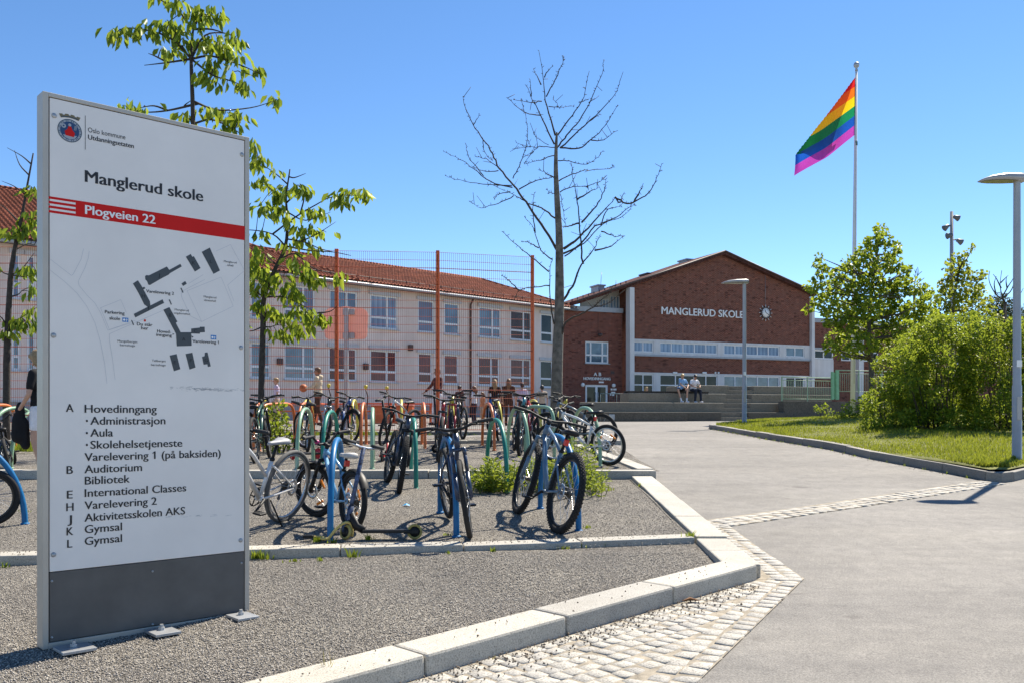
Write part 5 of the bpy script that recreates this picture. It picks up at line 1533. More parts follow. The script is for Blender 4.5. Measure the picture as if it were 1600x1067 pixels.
F_MBLUE = frame_mat('mid_blue', (.03, .10, .30)); F_RED = frame_mat('red', (.36, .018, .022)); F_YEL = frame_mat('yellow', (.50, .42, .03)); F_TEAL = frame_mat('teal', (.03, .21, .26)); F_GREEN = frame_mat('dark_green', (.03, .09, .06)); F_BLACK = frame_mat('black', (.014, .014, .016)); F_GREY = frame_mat('grey_blue', (.13, .17, .20))
a, b = B2(869, 832), B2(803, 802)
bike('large grey blue mountain bike leaning on the right blue hoop, rear wheel to the camera', a, hd(a, b) - 2, -13, .365, 1.08, -7, F_SLATE, F_SLATE, knobs=True, tyre_r=.030, tail=True, saddle_h=.02, bar_w=.74, bar_rise=.03, z=zb2)
b, a = B2(731, 839), B2(701, 809)
bike('dark navy bike facing the camera beside the middle blue hoop', a, hd(a, b), -5, .345, 1.02, -12, F_NAVY, F_NAVY, saddle_h=.03, bar_w=.68, tyre_r=.024, refl=None, z=zb2)
b, a = B2(489, 814), B2(548, 829)
bike('small blue and white child bike with black mudguards and pink bell', a, hd(a, b) - 8, -3, .27, .86, 22, F_CYAN, M_BLK, fenders=True, tail=True, refl=(.4, 2.6, 4.2), bar_w=.58, bar_rise=.09, saddle=mat('pale_saddle', (.55, .53, .50), .5), bell=mat('bell_pink', (.42, .03, .16), .3), saddle_h=.02, z=zb2)
a = B2(442, 815)
bike('white city bike half hidden by the sign', a, 249, 12, .352, 1.08, -8, F_WHITE, F_WHITE, rim=M_SILV, tyre=M_TYREG, tyre_r=.022, saddle=mat('grey_saddle', (.30, .30, .31), .5), kick=True, low=True, z=zb2)
b, a = B2(620, 769), B2(604, 753)
bike('dark navy mountain bike with wide knobbly tyres leaning on the dark green hoop', a, hd(a, b), 11, .335, 1.0, -8, F_NAVY, M_BLK, knobs=True, tyre_r=.032, bar_w=.66, z=zb2)
b, a = B3(549, 696), B3(528, 690)
bike('blue framed bike with black mudguards before the yellow hoop', a, hd(a, b), 4, .34, 1.02, 20, F_MBLUE, M_BLK, fenders=True, z=zb3, spokes=16)
a, b = B3(480, 706), B3(463, 692)
bike('black bike with pale tyre wall behind the red wheeled scooter', a, hd(a, b), -5, .34, 1.0, 25, F_BLACK, M_BLK, rim=M_SILV, refl=(.5, 2.7, 4.5), z=zb3, bar_w=.6, spokes=16)
b, a = B3(677, 730), B3(690, 712)
bike('red framed bike behind the middle blue hoop', a, hd(a, b), 5, .34, 1.02, 5, F_RED, F_BLACK, z=zb3, saddle_h=.04, spokes=16)
b, a = B3(708, 705), B3(700, 694)
bike('yellow framed bike standing tall before the fence', a, hd(a, b), 3, .36, 1.05, -8, F_YEL, F_RED, z=zb3, bar_w=.72, bar_rise=.08, saddle_h=.04, spokes=16)
b, a = B3(757, 702), B3(781, 692)
bike('bike with blue taped head tube at the middle orange hoop', a, hd(a, b), -4, .34, 1.0, 10, F_MBLUE, M_BLK, z=zb3, saddle_h=.03, spokes=16)
b, a = B3(815, 717), B3(803, 704)
bike('teal blue mountain bike leaning on the pale green hoop', a, hd(a, b), 7, .365, 1.08, -12, F_TEAL, M_BLK, knobs=False, tyre_r=.029, z=zb3, bar_w=.74, spokes=16)
a = hit(951, 727, zb3)
bike('white framed bike with red light at the right end of the rack', a, 141, 6, .295, .95, 10, F_WHITE, M_BLK, rim=M_SILV, refl=(.6, 2.2), tail=True, z=zb3, spokes=20, saddle_h=.05)
a = hit(938, 704, zb3)
bike('dark grey blue bike behind the white framed bike', a, 152, 3, .33, 1.02, -6, F_GREY, F_GREY, tail=True, z=zb3, spokes=16)
a, b = hit(860, 690, zb3), hit(846, 694, zb3)
bike('bike with yellow frame beside the bare tree trunk', a, hd(a, b) + 30, 4, .34, 1.02, 10, F_YEL, M_BLK, z=zb3, bar_w=.6, spokes=16)
a, b = hit(832, 700, zb3), hit(840, 690, zb3)
bike('bike with white fork behind the pale green hoop', a, hd(a, b) + 15, -5, .34, 1.02, 10, F_RED, F_WHITE, z=zb3, bar_w=.62, spokes=16)
a, b = hit(642, 692, zb3), hit(628, 697, zb3)
bike('pale framed bike behind the navy mountain bike', a, hd(a, b) - 20, 8, .34, 1.02, 18, F_WHITE, M_BLK, z=zb3, spokes=16)
a, b = hit(400, 724, zb3), hit(392, 706, zb3)
bike('dark green bike behind the white city bike', a, 95, 4, .34, 1.02, 8, F_GREEN, M_BLK, z=zb3, spokes=16)
a, b = hit(384, 702, zb3), hit(390, 690, zb3)
bike('black bike by the orange hoops at the right edge of the sign', a, 80, -4, .34, 1.02, 8, F_BLACK, M_BLK, z=zb3, spokes=16)
a = B2(-18, 822)
bike('black wheeled teal bike cut by the left picture edge', a, 205, 3, .27, .9, 0, F_TEAL, M_BLK, tyre_r=.026, z=zb2)
a = hit(32, 741, zb2)
bike('small dark bike lying behind the left blue hoop', a + Vector((-.2, .1, 0)), 120, 10, .25, .82, 30, F_BLACK, M_BLK, z=zb2, spokes=16)
a, b = hit(752, 690, zb3), hit(742, 700, zb3)
bike('black bike with dark saddle left of the middle orange hoop', a + Vector((-.4, .5, .03)), 105, -3, .34, 1.02, 8, F_BLACK, M_BLK, z=zb3, saddle_h=.06, spokes=16)

for (r_, f_, lean, st_, mc_, mk_, lab) in ((hit(512, 690, zb3), hit(503, 697, zb3), 6, 18, F_BLACK, M_SILV, 'black bike between the shrub and the blue framed bike'),):
    bike(lab, r_, hd(r_, f_), lean, .34, 1.02, st_, mc_, mk_, z=zb3, spokes=14, bar_w=.64, saddle_h=.04)

# ------------------------------------------------------------------ kick scooters
def scooter(label, foot, head, lean, steer=0, H=.92, mt_deck=None, mt_col=None, mt_wheel=None, wr=.06, L=.62, bar_w=.5, tail_up=0, roll_rest=0, mbar=None, mrim=None):
    q0 = Quaternion((0, 0, 1), R_(head)) @ Quaternion((1, 0, 0), R_(-lean))
    th = thing('kick_scooter', label, 'scooter', tuple(foot), q0, 'kick scooters left among the bikes')
    dk = mt_deck or M_BLK
    hx = L + .02
    ax = Vector((-.2, 0, .98))
    n0 = Vector((hx, 0, wr)) + ax * (wr + .06)
    q = MB(); q.box((L * .42, 0, wr + .005), (L * .72, .105, .028), None, .006)
    q.tube([(L * .76, 0, wr + .01), (L * .88, 0, wr + .05), n0 + Vector((-.01, 0, .03))], [.022, .024, .026], 8, flat=1.4)
    for sy in (-1, 1): q.box((.03, .032 * sy, wr), (.12, .008, .03), None, .002)
    q.build('deck', dk, th)
    q = MB(); q.box((.0, 0, wr * 2 + .012), (.11, .05, .005), Matrix.Rotation(R_(-12), 3, 'Y')); q.build('rear_brake', M_BLK, th)
    SM = Matrix.Translation(n0) @ Matrix.Rotation(R_(steer), 4, ax) @ Matrix.Translation(-n0)
    top = n0 + ax * (H - wr * 2 - .06)
    q = MB(); q.tube([n0 - ax * .02, n0 + ax * .1], .026, 10); q.tube([n0, top], .0185, 10)
    for sy in (-1, 1): q.tube([n0 - ax * .015 + Vector((0, .0, 0)), Vector((hx + .005, .034 * sy, wr + .04)), Vector((hx, .034 * sy, wr))], .011, 6)
    q.xf(SM).build('steering_column', mt_col or M_BLK, th)
    q = MB(); q.tube([top + Vector((0, -bar_w / 2, .03)), top + Vector((0, -.05, .0)), top + Vector((0, .05, .0)), top + Vector((0, bar_w / 2, .03))], .0125, 8)
    hb = q.xf(SM).build('handlebar', mbar or M_SILV, th)
    for sy in (-1, 1):
        q = MB(); q.tube([top + Vector((0, sy * (bar_w / 2 - .13), .025)), top + Vector((0, sy * (bar_w / 2 + .005), .032))], .018, 10); q.xf(SM).build('grip', M_GRIP, hb)
    for c_, MM in ((Vector((0, 0, wr)), None), (Vector((hx, 0, wr)), SM)):
        q = MB(); ring(q, wr - .012, .012, c_, 28, 8, 1.1)
        if MM is not None: q.xf(MM)
        w = q.build('wheel', mt_wheel or M_TYRE, th)
        q = MB(); q.lathe([(.012, -.014), (wr - .02, -.008), (wr - .02, .008), (.012, .014)], c_, 'Y', 20)
        for k in range(5):
            a = k * 1.2566; q.tube([c_, c_ + Vector((math.cos(a) * (wr - .018), 0, math.sin(a) * (wr - .018)))], .01, 5)
        if MM is not None: q.xf(MM)
        q.build('rim', mrim or M_BLK, w)
    return th
M_WRED = mat('scooter_wheel_red', (.50, .02, .03), .45, var=.1); M_PAT = mat('scooter_column_print', (.055, .08, .15), .5, var=.95, vs=26, spec=.2); M_CREAM = mat('wheel_cream', (.34, .28, .08), .5, var=.2)
a, b = B2(648, 842), B2(540, 843)
scooter('black stunt scooter with patterned column in front of the left blue hoop', a, hd(a, b), -4, -40, .80, M_BLK, M_PAT, M_CREAM, .066, (b - a).length - .02, .46)
a, b = B3(494, 717), B3(459, 720)
scooter('black scooter with red wheels leaning on the pale green hoop', a + Vector((0, .1, .003)), hd(a, b), 4, 20, .84, M_BLK, M_BLK, M_WRED, .085, .46, .40, mbar=M_BLK, mrim=M_WRED)
a = B3(590, 722)
scooter('black scooter with a red deck edge behind the edge on green hoop', a + Vector((.05, .15, .003)), 88, 5, 75, .95, M_WRED, M_BLK, M_TYRE, .085, .6, .42, mbar=M_BLK)
a = B3(668, 720)
scooter('tall black scooter behind the navy mountain bike', a + Vector((.1, 1.1, .04)), 100, 3, 80, .98, M_BLK, M_BLK, M_TYRE, .085, .6, .46, mbar=M_BLK)
# yellow cable lock on the stunt scooter, blue wrapper on the gravel
p = B2(541, 842)
lk = thing('cable_lock', 'yellow cable lock hanging over the front wheel of the stunt scooter', 'bike lock', tuple(p + Vector((0, -.03, .02))))
q = MB(); pts = []
for k in range(40):
    t = k / 39
    pts.append((-.30 + .33 * t + .05 * math.sin(t * 9), -.03 + .06 * math.sin(t * 7 + 1), .0 + max(0, .13 * math.sin((t - .62) * 8.2)) if t > .62 else .0))
q.tube(pts, .012, 8); q.build('cable', mat('lock_yellow', (.55, .43, .13), .45, var=.25), lk)
q = MB(); q.box((-.31, -.03, .012), (.09, .045, .03), None, .008); q.build('lock_body', M_BLK, lk)
p = B2(628, 791)
q = MB(); q.add([(0, 0, .012), (.05, -.01, .02), (.085, .015, .008), (.07, .05, .022), (.02, .045, .010), (.04, .02, .035)], [(0, 1, 5), (1, 2, 5), (2, 3, 5), (3, 4, 5), (4, 0, 5)]); q.v = [tuple(Vector(v) + p) for v in q.v]
tag(q.build('wrapper', mat('litter_blue', (.05, .30, .55), .35, var=.3)), 'crumpled light blue wrapper lying on the gravel', 'litter')
# ------------------------------------------------------------------ people
M_SKIN = mat('skin', (.52, .30, .21), .5, var=.08, vs=12, spec=.35); M_SKIND = mat('skin_tan', (.36, .19, .12), .5, var=.08, vs=12, spec=.35)
def cloth(name, c, r=.85): return mat('cloth_' + name, c, r, var=.14, vs=14, bmp=.25, bs=70, spec=.2)
def hairm(name, c): return mat('hair_' + name, c, .5, var=.35, vs=60, bmp=.5, bs=120)
STAND = dict(pelvis=(0, 0, .95), belly=(0, 0, 1.10), chest=(0, 0, 1.30), neck=(0, -.005, 1.47), head=(0, .025, 1.635),
             shR=(.18, 0, 1.42), shL=(-.18, 0, 1.42), elR=(.235, -.01, 1.14), elL=(-.235, -.01, 1.14), wrR=(.235, .07, .90), wrL=(-.235, .07, .90),
             hipR=(.09, 0, .92), hipL=(-.09, 0, .92), knR=(.10, .03, .50), knL=(-.10, .03, .50), anR=(.10, -.02, .085), anL=(-.10, -.02, .085))
def person(label, loc, face, h=1.75, pose=None, shirt=None, trousers=None, hair=None, skin=None, long_trousers=True, sleeves=.55, hair_len=0, shoe=None, sock=None, hood=False, look=(0, 1, 0), vox=.018, slim=1.0, trouser_cut=None, foot=None):
    """face: heading in degrees of the way the body faces (0 = +X, 90 = away from the camera)"""
    J = {k: Vector(v) for k, v in STAND.items()}
    for k, v in (pose or {}).items(): J[k] = Vector(v)
    s = h / 1.75
    th = thing('person', label, 'person', tuple(loc), Quaternion((0, 0, 1), R_(face - 90)))
    sk = skin or M_SKIN
    b = MB(); sl = slim
    up = (J['neck'] - J['pelvis']).normalized()
    rt = (J['shR'] - J['shL']).normalized(); fw_ = up.cross(rt).normalized()
    TR = Matrix((rt, fw_, up)).transposed() if True else None
    if TR.determinant() < 0: TR = Matrix((rt, -fw_, up)).transposed()
    hr = (J['hipR'] - J['hipL']).normalized(); PR = Matrix.Rotation(math.atan2(hr.y, hr.x), 3, 'Z')
    def torso(q, k):
        q.ball(J['pelvis'], (.158 * k * sl, .115 * k * sl, .12 * k), PR); q.ball(J['belly'], (.135 * k * sl, .10 * k * sl, .16 * k), TR); q.ball(J['chest'], (.165 * k * sl, .112 * k * sl, .175 * k), TR)
        q.capsule(J['shR'] - (J['shR'] - J['shL']) * .1, J['shL'] + (J['shR'] - J['shL']) * .1, .062 * k, .062 * k)
    torso(b, 1.0)
    b.capsule(J['chest'], J['neck'] + (J['head'] - J['neck']) * .35, .075, .05)
    lk = Vector(look).normalized(); sx = lk.cross(Vector((0, 0, 1))).normalized(); uz = sx.cross(lk)
    HR = Matrix((sx, lk, uz)).transposed()
    hc = J['head']
    b.ball(hc + HR @ Vector((0, -.008, .02)), (.075, .094, .098), HR); b.ball(hc + HR @ Vector((0, .03, -.055)), (.052, .058, .062), HR)
    for sd in ('R', 'L'):
        b.capsule(J['sh' + sd], J['el' + sd], .048 * sl, .037 * sl); b.capsule(J['el' + sd], J['wr' + sd], .037 * sl, .026)
        hd_ = (J['wr' + sd] - J['el' + sd]).normalized(); b.ball(J['wr' + sd] + hd_ * .045, (.036, .022, .050), hd_.to_track_quat('Z', 'Y').to_matrix())
        b.capsule(J['hip' + sd], J['kn' + sd], .085 * sl, .056 * sl); b.capsule(J['kn' + sd], J['an' + sd], .055 * sl, .036)
        ft = Vector(foot[sd]) if foot and sd in foot else Vector((0, .15, -.03))
        b.capsule(J['an' + sd] + Vector((0, -.02, -.04)), J['an' + sd] + ft + Vector((0, 0, -.015)), .036, .028)
    me = remesh(b, vox)
    q = MB(); q.smooth = True
    q.v = [tuple(v.co) for v in me.vertices]; q.f = [tuple(p.vertices) for p in me.polygons]; q.m = [0] * len(q.f); q.sm = [True] * len(q.f)
    bpy.data.meshes.remove(me)
    # face and fingers belong to the same body mesh
    q.capsule(hc + HR @ Vector((0, .082, .008)), hc + HR @ Vector((0, .102, -.022)), .010, .014, 8)
    for e in (-1, 1):
        q.ball(hc + HR @ Vector((.078 * e, -.005, -.005)), (.010, .022, .032), HR, 8, 6)
        q.mi = 1; q.ball(hc + HR @ Vector((.030 * e, .076, .014)), (.012, .008, .007), HR, 8, 6); q.mi = 0
    q.mi = 2; q.ball(hc + HR @ Vector((0, .083, -.055)), (.022, .008, .006), HR, 8, 6); q.mi = 0
    for sd, e in (('R', 1), ('L', -1)):
        hd_ = (J['wr' + sd] - J['el' + sd]).normalized(); M_ = hd_.to_track_quat('Z', 'Y').to_matrix(); c = J['wr' + sd] + hd_ * .078
        for k, L in enumerate((.058, .066, .062, .048)):
            p0 = c + M_ @ Vector(((k - 1.5) * .018, 0, .0)); p1 = p0 + M_ @ Vector((0, .010, L * .55)); p2 = p1 + M_ @ Vector((0, .026, L * .4))
            q.tube([p0, p1, p2], [.0095, .0085, .0065], 6)
        t0 = J['wr' + sd] + hd_ * .035 + M_ @ Vector((-.03 * e, .0, 0)); q.tube([t0, t0 + M_ @ Vector((-.018 * e, .012, .03)), t0 + M_ @ Vector((-.012 * e, .028, .055))], [.011, .0095, .0075], 6)
    S_ = Matrix.Scale(s, 4)
    q.xf(S_); q.build('body', [sk, M_BLK, mat('lips', (.40, .16, .14), .5)], th)
    def part(mb, name, mt, sm=2):
        m_ = remesh(mb, vox * .9, sm); m_.transform(S_); m_.materials.append(mt); return link_mesh(name, m_, th)
    c = MB(); k = 1.13
    c.ball(J['belly'], (.145 * k * sl, .112 * k * sl, .18 * k), TR); c.ball(J['chest'], (.17 * k * sl, .118 * k * sl, .17 * k), TR); c.ball(J['pelvis'] + up * .05, (.155 * k * sl, .115 * k * sl, .10 * k), PR)
    c.capsule(J['shR'] - (J['shR'] - J['shL']) * .08, J['shL'] + (J['shR'] - J['shL']) * .08, .070, .070)
    for sd in ('R', 'L'):
        if sleeves > 0: c.capsule(J['sh' + sd], J['sh' + sd].lerp(J['el' + sd], min(1, sleeves)), .062 * sl, .054 * sl if sleeves < 1 else .050)
        if sleeves > 1: c.capsule(J['el' + sd], J['el' + sd].lerp(J['wr' + sd], sleeves - 1), .050, .040)
    if hood: c.ball(J['neck'] + Vector((0, -.07, -.0)), (.11, .08, .07))
    part(c, 'shirt', shirt)
    c = MB(); cut = (1 if long_trousers else .72) if trouser_cut is None else trouser_cut
    c.ball(J['pelvis'] - up * .02, (.155 * k * sl, .115 * k * sl, .11 * k), PR)
    for sd in ('R', 'L'):
        c.capsule(J['hip' + sd], J['hip' + sd].lerp(J['kn' + sd], min(1, cut)), .097 * sl, (.072 if cut >= 1 else .082) * sl)
        if cut >= 1: c.capsule(J['kn' + sd], J['kn' + sd].lerp(J['an' + sd], .97), .070 * sl, .058)
    part(c, 'trousers', trousers)
    for sd in ('R', 'L'):
        c = MB(); ft = Vector(foot[sd]) if foot and sd in foot else Vector((0, .15, -.03))
        c.capsule(J['an' + sd] + Vector((0, -.035, -.035)), J['an' + sd] + ft + Vector((0, .0, -.012)), .050, .040); c.capsule(J['an' + sd] + Vector((0, -.01, -.02)), J['an' + sd] + Vector((0, -.005, .01)), .048, .046)
        part(c, 'shoe', shoe or M_BLK)
        if sock:
            c = MB(); c.capsule(J['an' + sd] + Vector((0, -.005, .02)), J['an' + sd].lerp(J['kn' + sd], .26), .046, .044); part(c, 'sock', sock)
    c = MB()
    c.ball(hc + HR @ Vector((0, -.022, .045)), (.088, .100, .088), HR); c.ball(hc + HR @ Vector((0, .035, .085)), (.070, .055, .036), HR); c.ball(hc + HR @ Vector((0, -.06, .0)), (.078, .058, .085), HR)
    if hair_len:
        c.capsule(hc + HR @ Vector((0, -.06, .03)), hc + Vector((0, -.08, -.12)) + HR @ Vector((0, -.03, 0)), .082, .085); c.capsule(hc + Vector((0, -.09, -.1)), hc + Vector((0, -.11, -hair_len)), .085, .055)
        for e in (-1, 1): c.capsule(hc + HR @ Vector((.075 * e, -.01, .03)), hc + Vector((.085 * e, -.03, -hair_len * .7)), .030, .026)
    part(c, 'hair', hair, 1)
    return th
C_SKY = cloth('sky_blue', (.24, .42, .66)); C_WHITE = cloth('white', (.74, .72, .74)); C_BLACK = cloth('black', (.016, .016, .018)); C_DENIM = cloth('dark_denim', (.022, .028, .045)); C_BEIGE = cloth('beige', (.60, .50, .36))
C_BROWN = cloth('dark_brown', (.055, .03, .022)); C_LILAC = cloth('lilac', (.60, .52, .66)); C_PINK = cloth('pale_pink', (.70, .45, .46)); C_DKRED = cloth('maroon', (.085, .03, .028)); C_SAND = cloth('sand', (.45, .36, .27)); C_TANOR = cloth('orange_tan', (.55, .25, .13))
H_BLOND = hairm('blond', (.42, .28, .11)); H_BROWN = hairm('brown', (.13, .065, .03)); H_BLACK = hairm('black', (.014, .012, .012)); H_LBROWN = hairm('light_brown', (.16, .08, .035)); H_DBLOND = hairm('dark_blond', (.30, .19, .085))
fA = math.degrees(PT.ang) - 90                      # the way out of the facade, towards the camera
def tier_pt(px_, off, z): 
    t = PT.off(off)(px_); return MW[st.name] @ Vector((t, off, z))
sit = dict(pelvis=(0, 0, .68), belly=(0, .03, .82), chest=(0, .09, 1.01), neck=(0, .15, 1.17), head=(0, .21, 1.31), shR=(.18, .11, 1.12), shL=(-.18, .11, 1.12),
           hipR=(.10, .02, .66), hipL=(-.10, .02, .66), knR=(.16, .44, .62), knL=(-.15, .45, .62), anR=(.17, .42, .085), anL=(-.17, .44, .085))
p1_ = dict(sit); p1_.update(belly=(-.03, .04, .82), chest=(-.02, .13, 1.02), neck=(.0, .20, 1.17), head=(.05, .27, 1.30), shR=(.14, .16, 1.15), shL=(-.20, .14, 1.11), elR=(.17, .30, .90), wrR=(.04, .44, .76), elL=(-.30, .24, .88), wrL=(-.12, .45, .74),
                           knR=(.36, .36, .64), anR=(.20, .40, .09), knL=(-.10, .46, .64), anL=(-.10, .42, .085))
person('person with blond hair in light blue t-shirt and black shorts sitting on the slatted seat', tier_pt(1063, 1.78, rise[1] - .0), fA, 1.78, p1_, C_SKY, C_BLACK, H_BLOND, M_SKIN, False, .6, 0, C_WHITE, C_WHITE, look=(.25, .8, -.5), trouser_cut=.62)
p2_ = dict(sit); p2_.update(elR=(.27, .20, .88), wrR=(.10, .42, .80), elL=(-.28, .20, .88), wrL=(-.12, .42, .80), knR=(.14, .45, .63), knL=(-.13, .45, .63))
person('person with black hair in white t-shirt and dark jeans sitting on the slatted seat', tier_pt(1083, 1.78, rise[1] - .0), fA, 1.74, p2_, C_WHITE, C_DENIM, H_BLACK, M_SKIND, True, .6, 0, C_WHITE, look=(0, .75, -.55))
pb = at(1010, 640, 50.0); pb.z = zg(50) + .08
person('person with pale hair standing behind the slatted seat, only head and shoulders seen', pb, -60, 1.68, None, C_SAND, C_DENIM, H_BLOND, M_SKIN, True, .6, .1)
# phone in the hands of the boy in blue
p = tier_pt(1061, 1.2, rise[1] + .82)
ph = thing('phone', 'small dark phone held by the person in light blue t-shirt', 'phone', tuple(p), PT.ang)
q = MB(); q.box((0, 0, 0), (.075, .015, .15), Matrix.Rotation(R_(-50), 3, 'X'), .005); q.build('case', M_BLK, ph)
# woman at the left edge with a black bag
p = hit(50, 745, lambda y: zb2(y)); 
W = dict(wrR=(.16, .22, .92), elR=(.24, .02, 1.13), wrL=(-.16, .22, .92), elL=(-.24, .02, 1.13), head=(0, .06, 1.625), knR=(.09, .06, .50), anR=(.09, .06, .085), anL=(-.09, -.08, .085))
person('person with fair hair in black t-shirt and white shorts looking down beside the sign', p + Vector((.10, .05, 0)), 172, 1.68, W, C_BLACK, C_WHITE, H_DBLOND, M_SKIN, False, .65, .10, M_BLK, C_WHITE, look=(0, .8, -.6), trouser_cut=.55)
bgp = p + Vector((-.13, -.04, .52))
bg_ = thing('jacket', 'black jacket hanging over the arm of the person beside the sign', 'jacket', tuple(bgp))
c = MB(); c.capsule((0, 0, .43), (-.02, 0, .25), .05, .08); c.capsule((-.02, 0, .25), (-.03, .02, .02), .085, .10); c.capsule((.04, .02, .2), (.05, .03, -.10), .06, .06); m_ = remesh(c, .02, 3); m_.materials.append(C_BLACK); link_mesh('cloth', m_, bg_)
# the court
def stand_at(px_, y): v = at(px_, 650, y); v.z = zg(y); return v
person('child with sandy hair in pale t-shirt by the left cherry trunk', stand_at(432, 28.5), 200, 1.48, None, C_LILAC, C_SAND, H_DBLOND, M_SKIN, True, .6, .0, slim=.9)
Hd = dict(elR=(.24, .14, 1.16), wrR=(.12, .34, 1.12), elL=(-.24, .12, 1.15), wrL=(-.10, .34, 1.12), knR=(.09, .10, .5), anR=(.09, .16, .085), anL=(-.10, -.16, .085), knL=(-.1, -.02, .5))
hp_ = stand_at(497, 27.4)
person('person in beige hoodie and dark trousers holding an orange ball', hp_, 178, 1.76, Hd, C_BEIGE, C_BROWN, H_BROWN, M_SKIND, True, 1.9, 0, M_BLK, hood=True)
bl = thing('basketball', 'orange basketball in the hands of the person in beige hoodie', 'ball', (hp_.x - .45, hp_.y - .0, hp_.z + 1.14))
q = MB(); q.ball((0, 0, 0), (.123, .123, .123), None, 20, 14); q.build('ball_skin', mat('basketball_orange', (.50, .13, .035), .6, var=.12, bmp=.3, bs=200), bl)
q = MB()
for ax_ in ('X', 'Y', 'Z'): q.lathe([(.1225 + .003 * math.cos(k * 1.57), .003 * math.sin(k * 1.57)) for k in range(4)], (0, 0, 0), ax_, 28, closed=True)
q.build('seam', M_BLK, bl)
Dk = dict(elR=(.34, .04, 1.22), wrR=(.48, .16, 1.05), elL=(-.30, .06, 1.18), wrL=(-.38, .22, 1.02), knR=(.12, .06, .5), anR=(.16, .06, .085), anL=(-.12, -.08, .085))
person('person with cap and dark maroon jacket and white trousers behind the middle fence post', stand_at(684, 27.5), 215, 1.74, Dk, C_DKRED, C_WHITE, H_BROWN, M_SKIND, True, 1.9, 0)
KIDS = [(718, 28.0, 1.22, C_DKRED, C_DENIM, H_BLACK, 0, 'child in maroon top standing right of the person in maroon jacket', 60), (741, 27.6, 1.20, C_WHITE, C_DENIM, H_BROWN, .30, 'child with long brown hair and white t-shirt in the group on the court', 150),
        (754, 28.2, 1.02, C_TANOR, C_SAND, H_LBROWN, .12, 'small child in orange tan top in the group on the court', 210), (773, 27.6, 1.40, C_BLACK, C_DENIM, H_DBLOND, .30, 'child with long blond hair seen from behind on the court', 95),
        (787, 28.4, 1.22, C_BLACK, C_BROWN, H_BLACK, 0, 'dark haired child standing between the two long haired children', 70), (795, 27.2, 1.42, C_BROWN, C_BROWN, H_LBROWN, .42, 'child with long light brown hair and dark brown clothes on the court', 80),
        (816, 27.6, 1.30, C_LILAC, C_DKRED, H_BLACK, 0, 'child with black hair and lilac shirt beside the right fence post', 100), (847, 27.0, 1.22, C_SAND, C_DENIM, H_BLACK, .0, 'child in sand coloured top right of the right fence post', 100)]
for x_, y_, h_, c1, c2, hr_, hl, lab, fc in KIDS:
    person(lab, stand_at(x_, y_), fc, h_, None, c1, c2, hr_, M_SKIN, True, .6, hl, slim=.86, vox=.02)
# ------------------------------------------------------------------ vegetation
L_CHERRY = leaf_mat('cherry_leaf', (.06, .13, .010), (.15, .25, .018), (.28, .34, .03), .5)
L_MAPLE = leaf_mat('maple_leaf', (.055, .115, .010), (.14, .225, .015), (.27, .33, .02), .5)
L_MAPLE2 = leaf_mat('young_maple_leaf', (.09, .14, .012), (.20, .24, .02), (.34, .30, .03), .5)
L_BUSH = leaf_mat('shrub_leaf', (.04, .10, .010), (.125, .205, .013), (.29, .34, .025), .47)
L_LIME = leaf_mat('bright_shrub_leaf', (.09, .16, .010), (.18, .26, .014), (.30, .34, .02), .45)
L_WEED = leaf_mat('weed_leaf', (.07, .13, .010), (.14, .20, .013), (.24, .28, .025), .45)
L_GRASS = leaf_mat('grass_blade', (.10, .135, .010), (.20, .215, .015), (.30, .29, .035), .4)
L_DRY = leaf_mat('dry_grass', (.30, .22, .09), (.38, .28, .12), None, .3)
L_PINE = leaf_mat('pine_needle', (.012, .03, .014), (.03, .055, .02), None, .1)
M_BARK = mat('bark_grey', (.085, .072, .06), .9, var=.45, vs=14, bmp=.9, bs=30); M_BARKD = mat('bark_dark', (.045, .036, .03), .9, var=.4, vs=16, bmp=.9, bs=35); M_BARKB = mat('birch_like_bark', (.13, .115, .095), .9, var=.5, vs=9, bmp=.9, bs=22)
M_TWIG = mat('twig', (.05, .04, .032), .9, var=.3, vs=20)
def rot_frames(D, Nrm):
    D = D / np.linalg.norm(D, axis=1, keepdims=True)
    S = np.cross(D, Nrm); S /= np.maximum(np.linalg.norm(S, axis=1, keepdims=True), 1e-6)
    U = np.cross(S, D); return D, S, U
def leaves(name, P, D, Ls, wid, mt, parent, fold=.25, shape=None):
    """one small folded leaf per point: P base, D direction, Ls lengths"""
    n = len(P); Nr = RNG.normal(0, 1, (n, 3)); Nr[:, 2] += .8
    D, S, U = rot_frames(D, Nr)
    Ls = Ls[:, None]; W = Ls * wid
    b = P; t = P + D * Ls - U * Ls * .12
    m1 = P + D * Ls * .38 + S * W * .5 + U * W * fold; m2 = P + D * Ls * .38 - S * W * .5 + U * W * fold
    n1 = P + D * Ls * .72 + S * W * .36 + U * W * fold * .5; n2 = P + D * Ls * .72 - S * W * .36 + U * W * fold * .5
    V = np.stack([b, m1, n1, t, n2, m2], 1).reshape(-1, 3)
    base = (np.arange(n) * 6)[:, None]
    Fa = np.concatenate([base + np.array([[0, 1, 2, 3]]), base + np.array([[0, 3, 4, 5]])], 0)
    return np_mesh(name, V, Fa, mt, parent, True)
def smooth_path(P, n=3):
    """Catmull-Rom through the points"""
    P = [Vector(p) for p in P]; out = []
    Q = [P[0] * 2 - P[1]] + P + [P[-1] * 2 - P[-2]]
    for i in range(1, len(Q) - 2):
        for k in range(n):
            t = k / n; a, b, c, d = Q[i - 1], Q[i], Q[i + 1], Q[i + 2]
            out.append(.5 * ((2 * b) + (c - a) * t + (2 * a - 5 * b + 4 * c - d) * t * t + (3 * b - a - 3 * c + d) * t ** 3))
    out.append(P[-1]); return out
